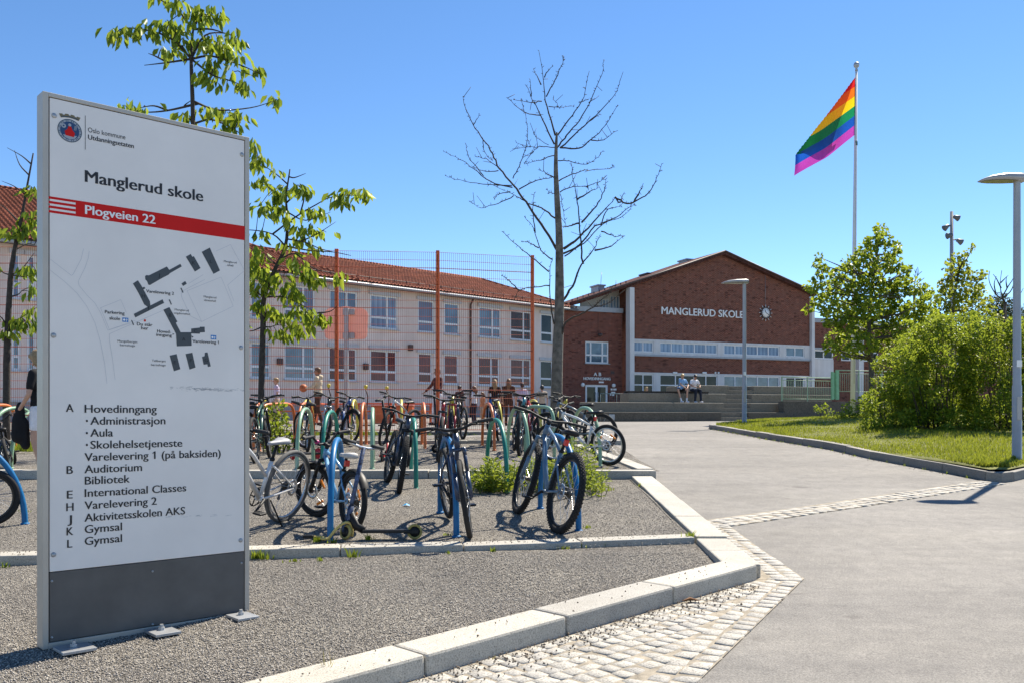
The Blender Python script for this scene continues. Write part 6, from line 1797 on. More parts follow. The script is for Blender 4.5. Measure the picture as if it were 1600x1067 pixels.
# --- young cherry trees
def cherry(label, y, trunk, branches, clusters, group, leaf=.155, extra=(), tr=.05, zf=zb3):
    base = at(*trunk[0], y); base.z = zf(y) - .05
    th = thing('cherry_tree', label, 'tree', tuple(base), None, group)
    T = [base] + [at(px_, py_, y) for px_, py_ in trunk[1:]]
    q = MB(); path = smooth_path(T, 4); n = len(path)
    q.tube(path, [tr * (1 - .82 * i / (n - 1)) for i in range(n)], 9); q.build('trunk', M_BARKD, th, True)
    rr = random.Random(len(clusters))
    def near(px_, py_):
        best = None
        for pts in ALL:
            for p in pts:
                pxx, pyy = CX + p.x / p.y * F, HY - (p.z - CZ) / p.y * F
                d = (pxx - px_) ** 2 + (pyy - py_) ** 2
                if best is None or d < best[0]: best = (d, p)
        return best[1]
    ALL = [path]
    q = MB()
    for br in branches:
        r0 = near(*br[0]); sl = rr.uniform(-.8, .8); pts = [r0]
        for px_, py_ in br[1:]:
            p = at(px_, py_, y); dx = abs(p.x - r0.x) + .3 * abs(p.z - r0.z); yy_ = r0.y + sl * dx; pts.append(at(px_, py_, yy_))
        sp = smooth_path(pts, 4); ALL.append(sp); m_ = len(sp)
        q.tube(sp, [.017 * (1 - .75 * i / (m_ - 1)) for i in range(m_)], 6)
    P = []; D = []
    sz = leaf / .15
    for (px_, py_) in clusters:
        r0 = near(px_, py_); c = at(px_, py_ - 3, r0.y + rr.uniform(-.12, .12))
        mid = r0.lerp(c, .5) + Vector((0, 0, .02)); q.tube([r0, mid, c], [.008, .006, .005], 5)
        n_ = rr.randint(6, 9)
        for k in range(n_):
            d = Vector((rr.gauss(0, .062) * sz, rr.gauss(0, .07) * sz, rr.gauss(.03, .03))); P.append(c + d)
            D.append((d.x * 3 + rr.gauss(0, .25), d.y * 3 + rr.gauss(0, .25), -1.0 + rr.gauss(.1, .3)))
    q.build('branches', M_BARKD, th, True)
    P = np.array([tuple(p) for p in P]) - np.array(tuple(base)); D = np.array(D)
    leaves('leaves', P, D, RNG.uniform(leaf * .85, leaf * 1.35, len(P)), .40, L_CHERRY, th, .35)
    return th
def c5(L): return [(150 + x / 2.32, y / 2.32) for x, y in L]
def c6(L): return [(380 + x / 3.681, 370 + y / 3.681) for x, y in L]
def cl(L): return [(x / 3.557, 230 + y / 3.557) for x, y in L]
cherry('young cherry tree with drooping leaves rising above the sign', 12.2, [(302, 720), (304, 420), c5([(352, 450)])[0], c5([(345, 215)])[0], c5([(350, 130)])[0], c5([(356, 90)])[0]],
       [c5([(345, 215), (300, 165), (250, 130), (170, 108), (100, 105), (45, 135)]), c5([(350, 110), (325, 75), (295, 35), (240, 5), (200, -20)]), c5([(354, 95), (380, 60), (420, 50)]), c5([(350, 205), (395, 130), (470, 122), (505, 140)]), c5([(355, 110), (420, 108), (490, 130)]),
        c5([(345, 212), (420, 205), (530, 240), (590, 268)]), c5([(345, 232), (420, 272), (480, 292), (535, 312)]), c5([(340, 225), (260, 228), (175, 238)]), c5([(260, 228), (215, 205), (190, 195)]), c5([(352, 402), (440, 400), (560, 392), (645, 368)]), c5([(352, 420), (420, 435), (490, 465), (530, 490)]),
        c5([(350, 402), (260, 402), (180, 408), (120, 398)]), c5([(260, 402), (210, 385), (160, 392)]), c5([(525, 240), (530, 290), (540, 320)]), c5([(352, 520), (420, 560), (480, 600)]), c5([(352, 560), (250, 600), (150, 590)]), c5([(352, 380), (320, 385), (345, 365)])],
       c5([(50, 120), (65, 140), (90, 120), (120, 125), (145, 130), (160, 120), (190, 115), (215, 120), (235, 112), (265, 95), (275, 80), (255, 110), (235, 8), (285, 12), (300, 25), (312, 35), (230, -5), (300, 120), (315, 145), (325, 165), (240, 180), (262, 195), (285, 205), (275, 185), (350, 90), (362, 55), (380, 45), (395, 60), (415, 45), (435, 55), (440, 70), (410, 75), (370, 80),
           (395, 150), (420, 145), (440, 155), (405, 175), (430, 180), (455, 170), (385, 165), (490, 135), (505, 150), (515, 160), (480, 190), (495, 210), (515, 220), (470, 200), (418, 240), (425, 255), (585, 262), (575, 275), (372, 280), (395, 290), (415, 300), (435, 305), (475, 305), (500, 268), (530, 312), (540, 325), (640, 362), (660, 372), (395, 405), (420, 410), (445, 410), (470, 420), (430, 425), (515, 420), (525, 440), (515, 455), (325, 432), (340, 440), (465, 465), (490, 475), (95, 390), (155, 400), (180, 395), (420, 560), (470, 590), (250, 600), (160, 590)]), 'young cherry trees', .15, tr=.045)
cherry('young cherry tree with a slim trunk between the sign and the orange fence', 16.4, [(408, 700), (408, 620), (411, 510), (413, 465), (428, 425), (446, 385), (449, 340), (447, 310), (453, 265)],
       [c5([(620, 1075), (560, 1050), (480, 1040)]), c5([(690, 890), (640, 850), (560, 835), (480, 840)]), c5([(640, 850), (720, 790), (800, 742), (860, 715), (985, 708)]), c5([(690, 860), (760, 880), (820, 905), (925, 928)]), c5([(690, 770), (760, 800), (850, 770)]), c5([(692, 740), (740, 690), (770, 700)]), c5([(690, 730), (640, 690), (590, 660)]), c5([(695, 660), (650, 630), (590, 590)]), c5([(690, 640), (720, 645), (760, 630)]), c5([(750, 880), (800, 850), (870, 805)]), c5([(740, 770), (755, 710), (735, 670)]),
        c6([(115, 540), (150, 520), (200, 508), (270, 520)]), c6([(118, 360), (180, 345), (240, 350), (330, 390), (430, 440)]), c6([(110, 545), (60, 540), (20, 545)]), c6([(190, 190), (260, 210), (350, 230), (420, 260)]), c6([(110, 470), (90, 440), (100, 400)]), c6([(210, 130), (300, 100), (400, 180), (520, 215)]), c6([(230, 60), (380, 80), (520, 90), (615, 108)]), c6([(430, 440), (500, 430), (540, 400)])],
       c5([(585, 575), (605, 585), (572, 520), (580, 540), (575, 600), (610, 600), (590, 660), (610, 670), (575, 675), (625, 720), (650, 700), (680, 700), (640, 745), (600, 745), (620, 770), (590, 765), (660, 770), (680, 760), (700, 690), (730, 680), (745, 695), (770, 705), (690, 790), (700, 800), (760, 770), (785, 780), (800, 770), (830, 790), (720, 830), (745, 845), (770, 830), (790, 840), (730, 870), (755, 880), (700, 890), (590, 860), (600, 850), (870, 715), (890, 705), (910, 715), (930, 705), (955, 712), (980, 708), (880, 735), (905, 745), (990, 720), (835, 850), (790, 905), (650, 625)])
       + c6([(50, 80), (90, 100), (120, 110), (60, 150), (100, 130), (70, 190), (110, 200), (130, 230), (80, 240), (60, 260), (100, 280), (90, 320), (130, 310), (150, 240), (190, 250), (230, 250), (250, 280), (290, 130), (320, 150), (345, 180), (300, 180), (360, 210), (390, 225), (410, 250), (380, 260), (430, 265), (350, 225), (240, 310), (270, 330), (300, 340), (260, 350), (310, 355), (75, 395), (100, 410), (130, 420), (150, 440), (190, 450), (120, 450), (215, 460), (240, 480), (290, 430), (310, 450), (340, 430), (370, 450), (390, 440), (420, 460), (445, 480), (460, 500), (400, 490), (350, 470), (310, 510), (330, 550), (345, 570), (300, 540), (370, 520), (160, 550), (190, 560), (225, 565), (245, 570), (540, 230), (550, 250), (20, 120), (0, 200), (-30, 260), (-40, 380), (-60, 450), (-20, 500), (-70, 540)]), 'young cherry trees', .18, tr=.065)
cherry('young cherry tree at the left picture edge', 17.6, [(10, 690), (11, 560), (13, 500), (17, 430), (25, 380), (34, 340), (40, 305), (52, 240)],
       [cl([(60, 730), (120, 680), (190, 590)]), cl([(55, 740), (20, 700), (-40, 660)]), cl([(45, 990), (10, 950), (-40, 920)]), cl([(80, 560), (150, 540), (190, 545)]), cl([(130, 270), (80, 220), (10, 190)]), cl([(160, 180), (110, 100), (80, 20)]), cl([(170, 100), (120, 50), (40, 5)]), cl([(60, 850), (100, 820), (120, 800)]), cl([(45, 1000), (100, 960), (180, 910)]), cl([(100, 430), (40, 350), (0, 320)]), cl([(110, 400), (170, 400), (230, 380)]), cl([(60, 740), (140, 720), (200, 690)])],
       cl([(45, 490), (70, 485), (60, 510), (100, 460), (120, 450), (140, 420), (160, 400), (175, 430), (150, 470), (130, 490), (180, 480), (110, 500), (170, 370), (185, 240), (180, 265), (145, 680), (160, 700), (135, 720), (180, 670), (185, 720), (185, 790), (178, 820), (60, 980), (85, 985), (110, 970), (140, 985), (165, 960), (180, 930), (150, 1000), (100, 1000), (20, 1040), (50, 1045), (0, 1050), (70, 1035), (170, 1010), (-40, 670), (-50, 920), (-20, 940), (230, 700), (240, 480), (220, 900)]), 'young cherry trees', .17, tr=.075)

# --- bare tree
by = 18.4
bb = at(869, 690, by); bb.z = zb3(17.3)
bt = thing('bare_tree', 'tall leafless tree with many upward twigs in front of the school', 'tree', tuple(bb))
def c4(L): return [(680 + x / 2.667, 80 + y / 2.667) for x, y in L]
q = MB()
Tp = [(868.5, 695), (869, 650), (871, 560), (874, 480), c4([(518, 900)])[0], c4([(516, 760)])[0], c4([(508, 620)])[0], c4([(503, 500)])[0], c4([(504, 400)])[0], c4([(507, 340)])[0]]
path = smooth_path([bb + Vector((0, 0, -.1))] + [at(x, y, by) for x, y in Tp[1:]], 4); n = len(path)
rad = lambda t: .118 * (1 - t) ** 1.0 + .020 + .02 * max(0, .08 - t) / .08
q.tube(path, [rad(i / (n - 1)) for i in range(n)], 12); q.build('trunk', M_BARKB, bt, True)
FAM = [(.5, .030, [[(505, 825), (440, 720), (380, 630), (325, 560), (270, 490), (240, 430), (200, 370), (160, 310), (130, 250), (115, 190)]]), (.5, .016, [[(322, 568), (230, 545), (160, 490), (100, 450), (35, 420)], [(318, 562), (200, 555), (100, 540), (40, 520)], [(330, 605), (260, 635), (190, 655), (140, 625)], [(325, 530), (350, 480), (375, 410), (385, 340), (375, 260), (360, 205)], [(270, 490), (210, 450), (165, 440)], [(160, 310), (185, 260)], [(200, 520), (140, 440), (125, 380)], [(200, 370), (205, 420), (240, 460)], [(265, 500), (200, 500), (150, 480)], [(310, 585), (260, 600), (245, 620)]]),
       (.5, .020, [[(500, 695), (440, 655), (370, 625), (330, 600), (240, 560)], [(350, 575), (410, 545), (470, 530), (497, 525)]]),
       (-.45, .030, [[(535, 825), (600, 780), (680, 690), (750, 610)], [(750, 610), (790, 635), (830, 630), (890, 590), (925, 530), (945, 470)], [(830, 630), (850, 590), (865, 560)], [(750, 610), (770, 630), (785, 590)]]), (-.1, .022, [[(535, 845), (600, 810), (670, 730), (740, 700), (800, 660), (850, 600)], [(540, 858), (620, 800), (700, 720), (780, 690), (830, 640)], [(690, 730), (720, 660), (780, 650)], [(690, 750), (740, 770), (780, 772)]]),
       (.35, .030, [[(528, 1045), (570, 980), (610, 890), (660, 830), (690, 760)], [(615, 890), (605, 780), (595, 650), (580, 560), (565, 460)], [(665, 830), (730, 815), (782, 772)], [(610, 710), (660, 660), (700, 600), (710, 535)], [(590, 620), (640, 590), (680, 570)], [(603, 715), (560, 730), (530, 735)]]),
       (.6, .018, [[(505, 405), (550, 350), (600, 290), (650, 200), (690, 110), (705, 35)], [(640, 215), (680, 190)]]), (-.4, .016, [[(510, 350), (570, 270), (620, 190), (640, 85)], [(600, 215), (640, 205)]]), (.2, .018, [[(520, 405), (600, 330), (690, 250), (750, 180), (770, 120)], [(640, 295), (690, 260)]]), (-.6, .018, [[(525, 405), (600, 405), (650, 370), (710, 310), (760, 225)], [(650, 375), (700, 370), (760, 330)]]),
       (.8, .020, [[(502, 350), (465, 230), (450, 130), (432, 0)], [(462, 190), (500, 120), (530, 50), (535, 20)], [(455, 110), (490, 60)], [(440, 140), (410, 75)]]), (-.8, .018, [[(498, 390), (450, 290), (410, 210), (375, 140)], [(440, 270), (370, 255), (295, 190)], [(440, 210), (400, 215), (330, 205)], [(400, 190), (395, 120)]]), (1.0, .010, [[(475, 230), (520, 235), (580, 230)], [(520, 240), (490, 195)]]),
       (.9, .010, [[(500, 400), (430, 400), (380, 400), (320, 408)], [(470, 395), (420, 360), (408, 340)], [(400, 400), (340, 385)]]), (-.9, .012, [[(510, 455), (560, 460), (620, 475), (670, 450), (700, 415)]]), (.3, .012, [[(500, 435), (440, 455), (370, 470)], [(430, 400), (400, 430), (370, 470)]]), (.7, .014, [[(515, 540), (570, 515), (640, 495), (730, 490), (742, 476)]]), (-.5, .014, [[(500, 530), (460, 510), (432, 490)]]), (-.7, .012, [[(520, 590), (560, 570), (630, 565), (633, 575)], [(625, 565), (680, 545), (712, 520)]]), (.1, .008, [[(522, 595), (530, 650), (545, 730)]]), (-.3, .008, [[(505, 600), (480, 590), (462, 575)]]),
       (-.7, .020, [[(495, 1140), (482, 1060), (478, 920), (492, 862)], [(476, 920), (400, 860), (330, 800), (275, 750)], [(490, 870), (440, 830), (410, 740), (370, 690)], [(478, 975), (400, 985), (350, 1000), (325, 1040)], [(350, 1000), (310, 960), (275, 935)], [(430, 820), (390, 800), (360, 795)], [(415, 755), (408, 660), (415, 590)]]),
       (-.9, .024, [[(527, 1180), (545, 1130), (612, 1095), (660, 1065), (720, 1015), (742, 975)], [(660, 1065), (700, 1060), (740, 1040)]])]
q = MB(); rr = random.Random(3); tx = Tp
def trunk_x(py_):
    for (x0, y0), (x1, y1) in zip(Tp, Tp[1:]):
        if y1 <= py_ <= y0: return x0 + (x1 - x0) * (py_ - y0) / (y1 - y0)
    return Tp[-1][0]
for sl, r0, brs in FAM:
    for bi, br in enumerate(brs):
        pts = []
        for (px_, py_) in c4(br):
            dx = abs(px_ - trunk_x(min(690, py_))) / F * by; yy_ = by + sl * dx; pts.append(at(px_, py_, yy_))
        sp = smooth_path(pts, 4); m_ = len(sp); rb = r0 if bi == 0 else r0 * .72
        sp = [p + Vector((rr.gauss(0, .008), rr.gauss(0, .008), rr.gauss(0, .008))) for p in sp]
        q.tube(sp, [max(.0045, rb * (1 - .85 * i / (m_ - 1))) for i in range(m_)], 6)
        for i in range(2, m_ - 1):
            for rep in range(2):
                p = sp[i].lerp(sp[i + 1], rr.random()); d = Vector((rr.gauss(0, 1), rr.gauss(0, 1), rr.gauss(.6, .8))).normalized() * rr.uniform(.02, .07)
                if rr.random() < .06: d = d.normalized() * rr.uniform(.12, .35)
                q.tube([p, p + d], [.006, .0045], 4)
q.build('branches', M_TWIG, bt, True)

# --- broadleaf trees and shrubs made of leaf clumps on a branch skeleton
def clump_plant(name, label, cat, base, clumps, k, off, y, leaf, wid, mt, bark, n_per, ydep, trunk=None, trad=.06, group=None, droop=-.1, stems=0, up=0.0):
    """clumps: (x, y, r) in a zoomed crop: k px per photo px, off its corner"""
    th = thing(name, label, cat, tuple(base), None, group)
    rr = random.Random(int(base.x * 100)); q = MB(); C = []
    for (x, y_, r) in clumps:
        dy = rr.uniform(-1, 1) * ydep; C.append((at(off[0] + x / k, off[1] + y_ / k, y + dy), r / k / F * y))
    if trunk:
        T = smooth_path([base] + [at(px_, py_, y) for px_, py_ in trunk], 4); n = len(T)
        q.tube(T, [trad * (1 - .8 * i / (n - 1)) for i in range(n)], 9); q.build('trunk', bark, th, True)
        q = MB()
        for c, r in C:
            cand = [p for p in T if p.z < c.z + .1] or T[:1]
            a = min(cand, key=lambda p: (p - c).length + .6 * abs(p.z - c.z + .4)); m_ = a.lerp(c, .5) + Vector((0, 0, -.08)); q.tube([a, m_, c], [trad * .32, trad * .2, .006], 6)
        q.build('limbs', bark, th, True)
    else:
        for ci, (c, r) in enumerate(C):
            for s_ in range(1 if ci % 3 == 0 else 0):
                a = base + Vector(((c.x - base.x) * .45 + rr.gauss(0, .1), (c.y - base.y) * .4, 0)); e = c + Vector((rr.gauss(0, r * .5), rr.gauss(0, r * .5), rr.uniform(0, r)))
                q.tube([a, a.lerp(e, .5) + Vector((rr.gauss(0, .06), rr.gauss(0, .06), .08)), e], [.012, .007, .003], 5)
        q.build('stems', bark, th, True)
    P = []; D = []
    for c, r in C:
        n = max(16, int(n_per * (r / .3) ** 2)); v = RNG.normal(0, 1, (n, 3)); v /= np.linalg.norm(v, axis=1, keepdims=True)
        rad_ = RNG.uniform(.15, 1.12, (n, 1)) ** .55 * r; pts = np.array(tuple(c)) + v * rad_ * np.array([1.05, 1.05, .92])
        P.append(pts); D.append(v * .7 + RNG.normal(0, .45, (n, 3)) + np.array([0, 0, droop + up]))
    P = np.concatenate(P) - np.array(tuple(base)); D = np.concatenate(D)
    leaves('leaves', P, D, RNG.uniform(leaf * .65, leaf * 1.2, len(P)), wid, mt, th, .25)
    return th
def gb(px_, y): v = at(px_, 650, y); v.z = zbank(v.x, y) - .03; return v
k1, o1 = 2.425, (1200, 320)
MAP1 = [(425, 92, 16), (410, 105, 14), (440, 128, 24), (400, 145, 30), (345, 200, 24), (365, 170, 24), (470, 170, 26), (490, 160, 16), (195, 200, 14), (190, 225, 14), (215, 255, 24), (185, 280, 14), (260, 265, 26), (310, 230, 28), (330, 250, 26), (380, 220, 34), (430, 225, 40), (470, 230, 30), (510, 255, 24), (530, 250, 14), (165, 310, 20), (200, 330, 30), (240, 320, 30), (290, 310, 38), (340, 320, 42), (400, 300, 44), (450, 320, 42), (500, 320, 40), (550, 310, 34), (590, 330, 28), (610, 370, 34), (150, 398, 13), (185, 370, 22), (230, 385, 34), (280, 390, 36), (330, 390, 40), (390, 390, 44), (440, 390, 40), (500, 400, 44), (550, 400, 40), (600, 420, 36), (640, 440, 30), (245, 440, 30), (300, 450, 38), (350, 460, 40), (410, 460, 42), (470, 470, 40), (520, 470, 38), (570, 470, 36), (250, 500, 30), (235, 535, 24), (280, 530, 32), (330, 520, 34), (380, 520, 34), (430, 530, 32), (480, 530, 30), (320, 565, 20), (365, 575, 15), (270, 560, 18)]
base = gb(1363, 25.5); clump_plant('maple_tree', 'bushy green maple tree in front of the flagpole', 'tree', base, MAP1, k1, o1, 25.5, .12, .85, L_MAPLE, M_BARK, 165, 1.0, [(1362, 620), (1361, 560), (1358, 500), (1366, 430), (1374, 370)], .10, None, -.15)
MAP2 = [(775, 165, 8), (755, 180, 9), (742, 205, 14), (715, 195, 10), (690, 215, 12), (680, 235, 14), (715, 230, 18), (745, 235, 18), (820, 258, 8), (815, 275, 9), (700, 270, 26), (740, 275, 28), (775, 265, 18), (790, 300, 22), (665, 300, 22), (690, 320, 28), (730, 325, 30), (770, 330, 28), (805, 325, 20), (650, 345, 24), (690, 370, 30), (740, 375, 30), (790, 375, 28), (830, 365, 20), (660, 410, 30), (710, 425, 28), (760, 430, 28), (810, 420, 26), (850, 400, 18), (870, 430, 22), (890, 460, 18), (850, 460, 22), (640, 440, 30), (600, 450, 30)]
base = gb(1487, 27.5); clump_plant('maple_tree', 'yellow green young maple tree in front of the floodlight mast', 'tree', base, MAP2, k1, o1, 27.5, .11, .85, L_MAPLE2, M_BARK, 170, .7, [(1487, 600), (1487, 520), (1492, 460), (1500, 420), (1512, 395)], .07, None, -.1)
def bush_clumps(x0, x1, top, bot, step, seed):
    rr = random.Random(seed); out = []
    y = bot
    while y > 380:
        x = x0
        while x < x1:
            xx = x + rr.uniform(-step * .4, step * .4); yy_ = y + rr.uniform(-step * .4, step * .4)
            if yy_ > top(xx): out.append((xx, yy_, step * rr.uniform(.62, 1.0)))
            x += step
        y -= step
    for k in range(int((x1 - x0) / 13)):
        xx = rr.uniform(x0, x1); out.append((xx, top(xx) - rr.uniform(-2, 14), rr.uniform(6, 13)))
    return out
def tl(tab): return lambda x: lerp_table(tab, x)
T1 = [(380, 760), (400, 690), (430, 600), (480, 530), (540, 485), (600, 475)]; T2 = [(520, 520), (560, 470), (620, 455), (700, 440), (780, 430), (820, 440)]; T3 = [(760, 450), (800, 435), (850, 450), (900, 465), (970, 450), (1040, 460), (1100, 520)]
for (x0, x1, tp, bot, y, px0, lab, sd) in ((395, 600, tl(T1), 850, 19.4, 1402, 'leafy green shrub at the left end of the hedge on the bank', 1), (530, 800, tl(T2), 860, 18.8, 1475, 'big leafy green shrub in the middle of the bank', 2), (770, 1090, tl(T3), 870, 18.6, 1575, 'leafy green shrub right behind the near street lamp', 3)):
    base = gb(px0, y); clump_plant('shrub', lab, 'shrub', base, bush_clumps(x0, x1, tp, bot, 46, sd), k1, o1, y, .068, .62, L_BUSH, M_BARKD, 520, .85, None, group='shrubs on the grass bank', stems=2, up=.35)
SM = [(200, 770, 16), (215, 760, 12), (190, 780, 12), (230, 790, 18), (180, 765, 8)]
base = gb(1286, 27); clump_plant('shrub', 'small thin shrub by the dark retaining wall', 'shrub', base, SM, k1, o1, 27, .075, .6, L_BUSH, M_BARKD, 220, .3, None, group='shrubs on the grass bank', stems=2, up=.3)
SM = [(300, 770, 18), (330, 780, 22), (360, 760, 20), (300, 800, 22), (340, 810, 24), (375, 790, 22), (270, 800, 18), (390, 820, 22), (320, 745, 10), (355, 735, 12), (400, 780, 24)]
base = gb(1338, 24.5); clump_plant('shrub', 'low dark shrub at the foot of the flagpole', 'shrub', base, SM, k1, o1, 24.5, .07, .6, L_BUSH, M_BARKD, 420, .5, None, group='shrubs on the grass bank', stems=2, up=.3)
# shrub among the hoops
HS = [(90, 300, 20), (130, 280, 18), (180, 270, 16), (215, 255, 14), (110, 340, 30), (160, 320, 28), (210, 310, 24), (130, 390, 36), (180, 370, 34), (230, 370, 26), (120, 440, 34), (180, 430, 40), (235, 430, 30), (150, 480, 34), (210, 480, 34), (260, 470, 20), (95, 400, 24), (225, 270, 8), (235, 330, 14)]
base = at(425, 705, 15.2); base.z = zb3(15.2); clump_plant('shrub', 'bright yellow green shrub growing between the orange hoop and the black bike', 'shrub', base, HS, 3.556, (380, 560), 15.2, .075, .55, L_LIME, M_BARKD, 500, .32, None, stems=2, up=.4)
# weeds round the bare gravel by the green hoops: leafy stems
def weed(label, x0, x1, ytop, y0, y1, n, zf, leaf=.07, mt=L_WEED):
    """upright leafy stems between picture columns x0 and x1, tips up to ytop, rooted between y0 and y1 metres away"""
    rr = random.Random(int(x0)); cx = (x0 + x1) / 2; b = at(cx, 650, (y0 + y1) / 2); b.z = zf((y0 + y1) / 2)
    th = thing('weed_clump', label, 'weed', tuple(b), None, 'weeds among the bikes'); q = MB(); P = []; D = []; Ls = []
    for k in range(n):
        y = rr.uniform(y0, y1); px_ = min(x1, max(x0, rr.gauss(cx, (x1 - x0) * .27))); r = at(px_, 650, y); r.z = zf(y)
        hmax = at(px_, ytop, y).z - r.z; h = hmax * rr.uniform(.35, 1) * (1 - .5 * abs(px_ - cx) / (x1 - x0))
        e = r + Vector((rr.gauss(0, .06), rr.gauss(0, .06), h)); m_ = r.lerp(e, .5) + Vector((rr.gauss(0, .02), rr.gauss(0, .02), 0)); q.tube([r, m_, e], [.004, .003, .002], 4)
        for i in range(int(6 + h * 34)):
            t = rr.uniform(.08, 1); p = r.lerp(e, t); a = rr.uniform(0, 6.28); P.append(tuple(p)); D.append((math.cos(a), math.sin(a), rr.uniform(.1, .9))); Ls.append(leaf * rr.uniform(.6, 1.15) * (1.15 - .5 * t))
    q.build('stems', mat('weed_stem', (.10, .15, .03), .7), th, True)
    leaves('leaves', np.array(P) - np.array(tuple(b)), np.array(D), np.array(Ls), .30, mt, th, .2)
weed('dense bright green weeds at the foot of the dark green hoop', 738, 802, 712, 10.3, 11.5, 90, zb2, .10)
weed('tall leafy weeds behind the rear wheel of the grey blue bike', 876, 926, 672, 10.4, 11.5, 46, zb2, .085)
weed('leafy weeds between the wheels of the grey blue bike', 800, 880, 705, 10.4, 11.6, 80, zb2, .095)
weed('low spreading weeds to the right of the grey blue bike', 905, 950, 730, 9.8, 11.4, 40, zb2, .07)

# --- grass on the bank, tufts along the kerbs
def blades(name, P, H, wid, mt, label, cat='grass', lean=.45):
    n = len(P); a = RNG.uniform(0, 6.28, n); S = np.stack([np.cos(a), np.sin(a), np.zeros(n)], 1) * (wid * RNG.uniform(.6, 1.3, n))[:, None]
    b = RNG.uniform(0, 6.28, n); Lx = np.stack([np.cos(b), np.sin(b), np.zeros(n)], 1) * (H * lean * RNG.uniform(.2, 1.3, n))[:, None]
    Z = np.stack([np.zeros(n), np.zeros(n), H], 1)
    V = np.stack([P - S, P + S, P + Lx * .35 + Z * .6 + S * .7, P + Lx * .35 + Z * .6 - S * .7, P + Lx + Z], 1).reshape(-1, 3)
    base = (np.arange(n) * 5)[:, None]
    me_v = V; F4 = base + np.array([[0, 1, 2, 3]]); F3 = base + np.array([[3, 2, 4, 4]])
    tri = np.concatenate([base + np.array([[0, 1, 2]]), base + np.array([[0, 2, 3]]), base + np.array([[3, 2, 4]])], 0)
    return tag(np_mesh(name, V, tri, mt), label, cat, kind='stuff')
P = []
while len(P) < 95000:
    y = 12.2 + 30 * RNG.random() ** 1.7; xf = 6.55 + (y - 11.95) / .86 - .06; x = xk(y) + .10 + RNG.random() ** 1.3 * 13
    if x > xf or x / y > .62: continue
    P.append((x, y, zbank(x, y) + .03 * math.sin(x * 1.7 + y) * math.sin(y * 1.3) * .5 - .005))
P = np.array(P)
pn = np.sin(P[:, 0] * 1.9 + 1.3 * np.sin(P[:, 1] * .9)) * np.sin(P[:, 1] * 1.4 + .7) * .5 + .5
H = RNG.uniform(.025, .075, len(P)) * (.5 + .9 * pn)
blades('bank_grass', P, H, .007, L_GRASS, 'sunlit green grass and clover covering the bank beside the path')
def tuft_pts(spots):
    out = []; hh = []
    for (x, y, z, r, n, h) in spots:
        for k in range(n):
            a, d = RNG.uniform(0, 6.28), r * abs(RNG.normal(0, .5)); out.append((x + d * math.cos(a), y + d * math.sin(a) * .6, z)); hh.append(h * RNG.uniform(.4, 1))
    return np.array(out), np.array(hh)
sp = []
def g1(px_, py_, r, n, h): v = hit(px_, py_, zb1); sp.append((v.x, v.y, v.z, r, n, h))
for px_, py_, r, n, h in ((400, 872, .10, 40, .10), (412, 873, .06, 20, .08), (552, 870, .05, 26, .09), (770, 862, .05, 14, .05), (905, 853, .14, 70, .04), (930, 852, .12, 60, .04), (975, 851, .04, 14, .04), (1077, 848, .06, 60, .12), (460, 877, .07, 20, .03), (500, 876, .05, 14, .04), (880, 857, .08, 30, .03), (700, 866, .04, 12, .04), (8, 886, .06, 16, .05)): g1(px_, py_, r, n, h)
def g2(px_, py_, r, n, h): v = hit(px_, py_, zb2); sp.append((v.x, v.y, v.z, r, n, h))
for px_, py_, r, n, h in ((577, 843, .05, 22, .06), (497, 846, .06, 26, .06), (520, 848, .04, 14, .05), (918, 826, .05, 24, .05), (700, 836, .05, 14, .03), (770, 767, .3, 160, .12), (850, 764, .3, 160, .10), (920, 760, .25, 120, .08), (940, 766, .2, 70, .05), (980, 745, .2, 60, .05), (570, 740, .15, 40, .05), (470, 735, .2, 40, .05), (690, 745, .1, 30, .05), (1000, 760, .05, 14, .06), (40, 800, .1, 20, .04)): g2(px_, py_, r, n, h)
for x in np.arange(-6.5, -2.5, .12): sp.append((x + RNG.uniform(-.1, .1), 20.85 + RNG.uniform(-.12, .05), 1.0 - .1, .14, 26, .16))
for x in np.arange(-2.4, 2.0, .2): sp.append((x + RNG.uniform(-.1, .1), 20.85, .9, .12, 9, .12))
for k in range(110): sp.append((RNG.uniform(-11.0, -7.6), RNG.uniform(14.9, 17.0), zb3(15.9), .22, 60, .15))
for y in np.arange(12.2, 24, .45): sp.append((xk(y) - .1, y, za(y) + .005, .06, 5, .05))
v = hit(1163, 661, zg); sp.append((v.x, v.y, v.z + .06, .12, 60, .16)); sp.append((7.25, 12.95, zbank(7.3, 13.0), .12, 90, .10))
P, H = tuft_pts(sp); blades('grass_tufts', P, H, .006, L_WEED, 'small green grass tufts along the kerbs and between the bikes')
sp = []
v = FK0 + fkd * 2.62; 
def gk(px_, py_, r, n, h):
    v = hit(px_, py_, za); sp.append((v.x, v.y, v.z, r, n, h))
gk(769, 1020, .03, 46, .13); gk(512, 1075, .03, 14, .20); v = hit(948, 742, zb2); sp.append((v.x, v.y, v.z, .08, 40, .16)); gk(760, 1030, .06, 20, .03)
P, H = tuft_pts(sp); blades('dry_grass_tufts', P, H, .0035, L_DRY, 'dry straw coloured grass tufts growing at the kerb joints', lean=.3)
# fallen leaf on the setts
p = hit(1065, 943, za); q = MB(); q.add([(0, 0, .02), (.05, -.03, .045), (.13, 0, .02), (.06, .035, .04), (.06, 0, .022)], [(0, 1, 4), (1, 2, 4), (2, 3, 4), (3, 0, 4)]); q.v = [tuple(Vector(v) + p) for v in q.v]
tag(q.build('fallen_leaf', mat('dead_leaf', (.20, .09, .035), .8, var=.3)), 'curled brown leaf lying on the setts by the front kerb', 'leaf')
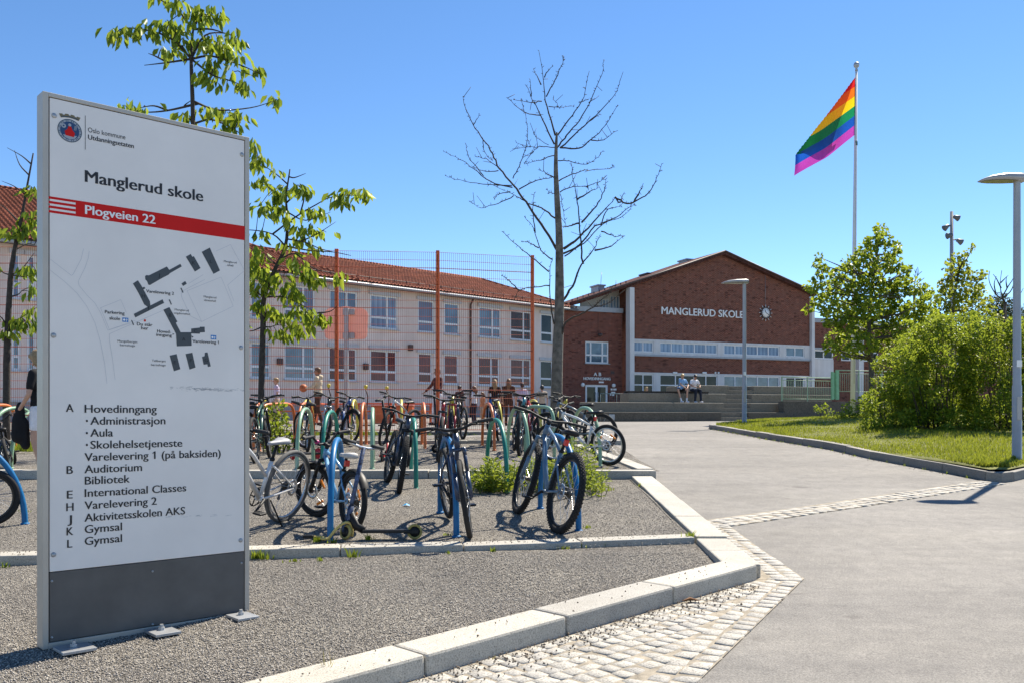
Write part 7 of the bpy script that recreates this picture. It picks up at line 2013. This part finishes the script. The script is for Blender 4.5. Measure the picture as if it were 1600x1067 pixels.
# pine and small bare tree far behind the shrubs on the right
k4, o4 = 5.93, (1400, 380)
PN = [(960, 500, 40), (1000, 540, 50), (920, 540, 40), (1040, 590, 60), (960, 600, 50), (900, 620, 45), (1080, 640, 60), (1010, 650, 60), (930, 680, 55), (860, 690, 45), (1100, 720, 70), (1030, 720, 60), (960, 750, 60), (1180, 660, 50), (1240, 620, 60), (1250, 720, 70), (1170, 740, 60), (880, 760, 50)]
base = at(1576, 650, 46); base.z = 1.3; clump_plant('pine_tree', 'dark pine tree far behind the shrubs on the right', 'tree', base, PN, k4, o4, 46, .22, .16, L_PINE, M_BARKD, 150, 1.2, [(1575, 560), (1572, 500), (1566, 465)], .12)
def bare_small(label, y, root, brs, r):
    b = at(*root, y); z = b.z; b.z = 1.3; th = thing('bare_tree', label, 'tree', tuple(b)); q = MB(); q.tube([b, at(*root, y)], [.07, .05], 7); q.build('trunk', M_TWIG, th, True); q = MB(); rr = random.Random(9)
    for br in brs:
        sl = rr.uniform(-.8, .8); pts = smooth_path([at(px_, py_, y + sl * abs(px_ - root[0]) / F * y) for px_, py_ in br], 3); m_ = len(pts); q.tube(pts, [max(.012, r * (1 - .8 * i / (m_ - 1))) for i in range(m_)], 5)
    q.build('branches', M_TWIG, th, True)
def c44(L): return [(1400 + x / 5.93, 380 + y / 5.93) for x, y in L]
bare_small('small leafless tree above the dark pine on the right', 40, c44([(1010, 560)])[0], [c44(b) for b in ([(1010, 560), (980, 480), (965, 380), (980, 255)], [(1010, 540), (930, 480), (880, 400), (860, 330), (868, 260)], [(985, 500), (1040, 400), (1080, 340), (1110, 260)], [(1000, 500), (1060, 450), (1090, 380), (1085, 330)], [(1010, 560), (1070, 530), (1140, 490), (1180, 420)], [(975, 420), (930, 330), (900, 290)], [(970, 370), (1010, 330), (1040, 300)], [(925, 470), (910, 380), (930, 310)], [(1030, 420), (1020, 360), (1025, 310)], [(1010, 560), (1040, 580), (1090, 540)])], .035)
bare_small('thin leafless twigs sticking out behind the maple', 36, c44([(170, 420)])[0], [c44(b) for b in ([(170, 420), (180, 330), (190, 240)], [(178, 340), (210, 290), (240, 265)], [(172, 400), (230, 350), (262, 325)], [(185, 280), (172, 250)], [(200, 300), (205, 260), (200, 225)], [(180, 330), (165, 290)])], .022)
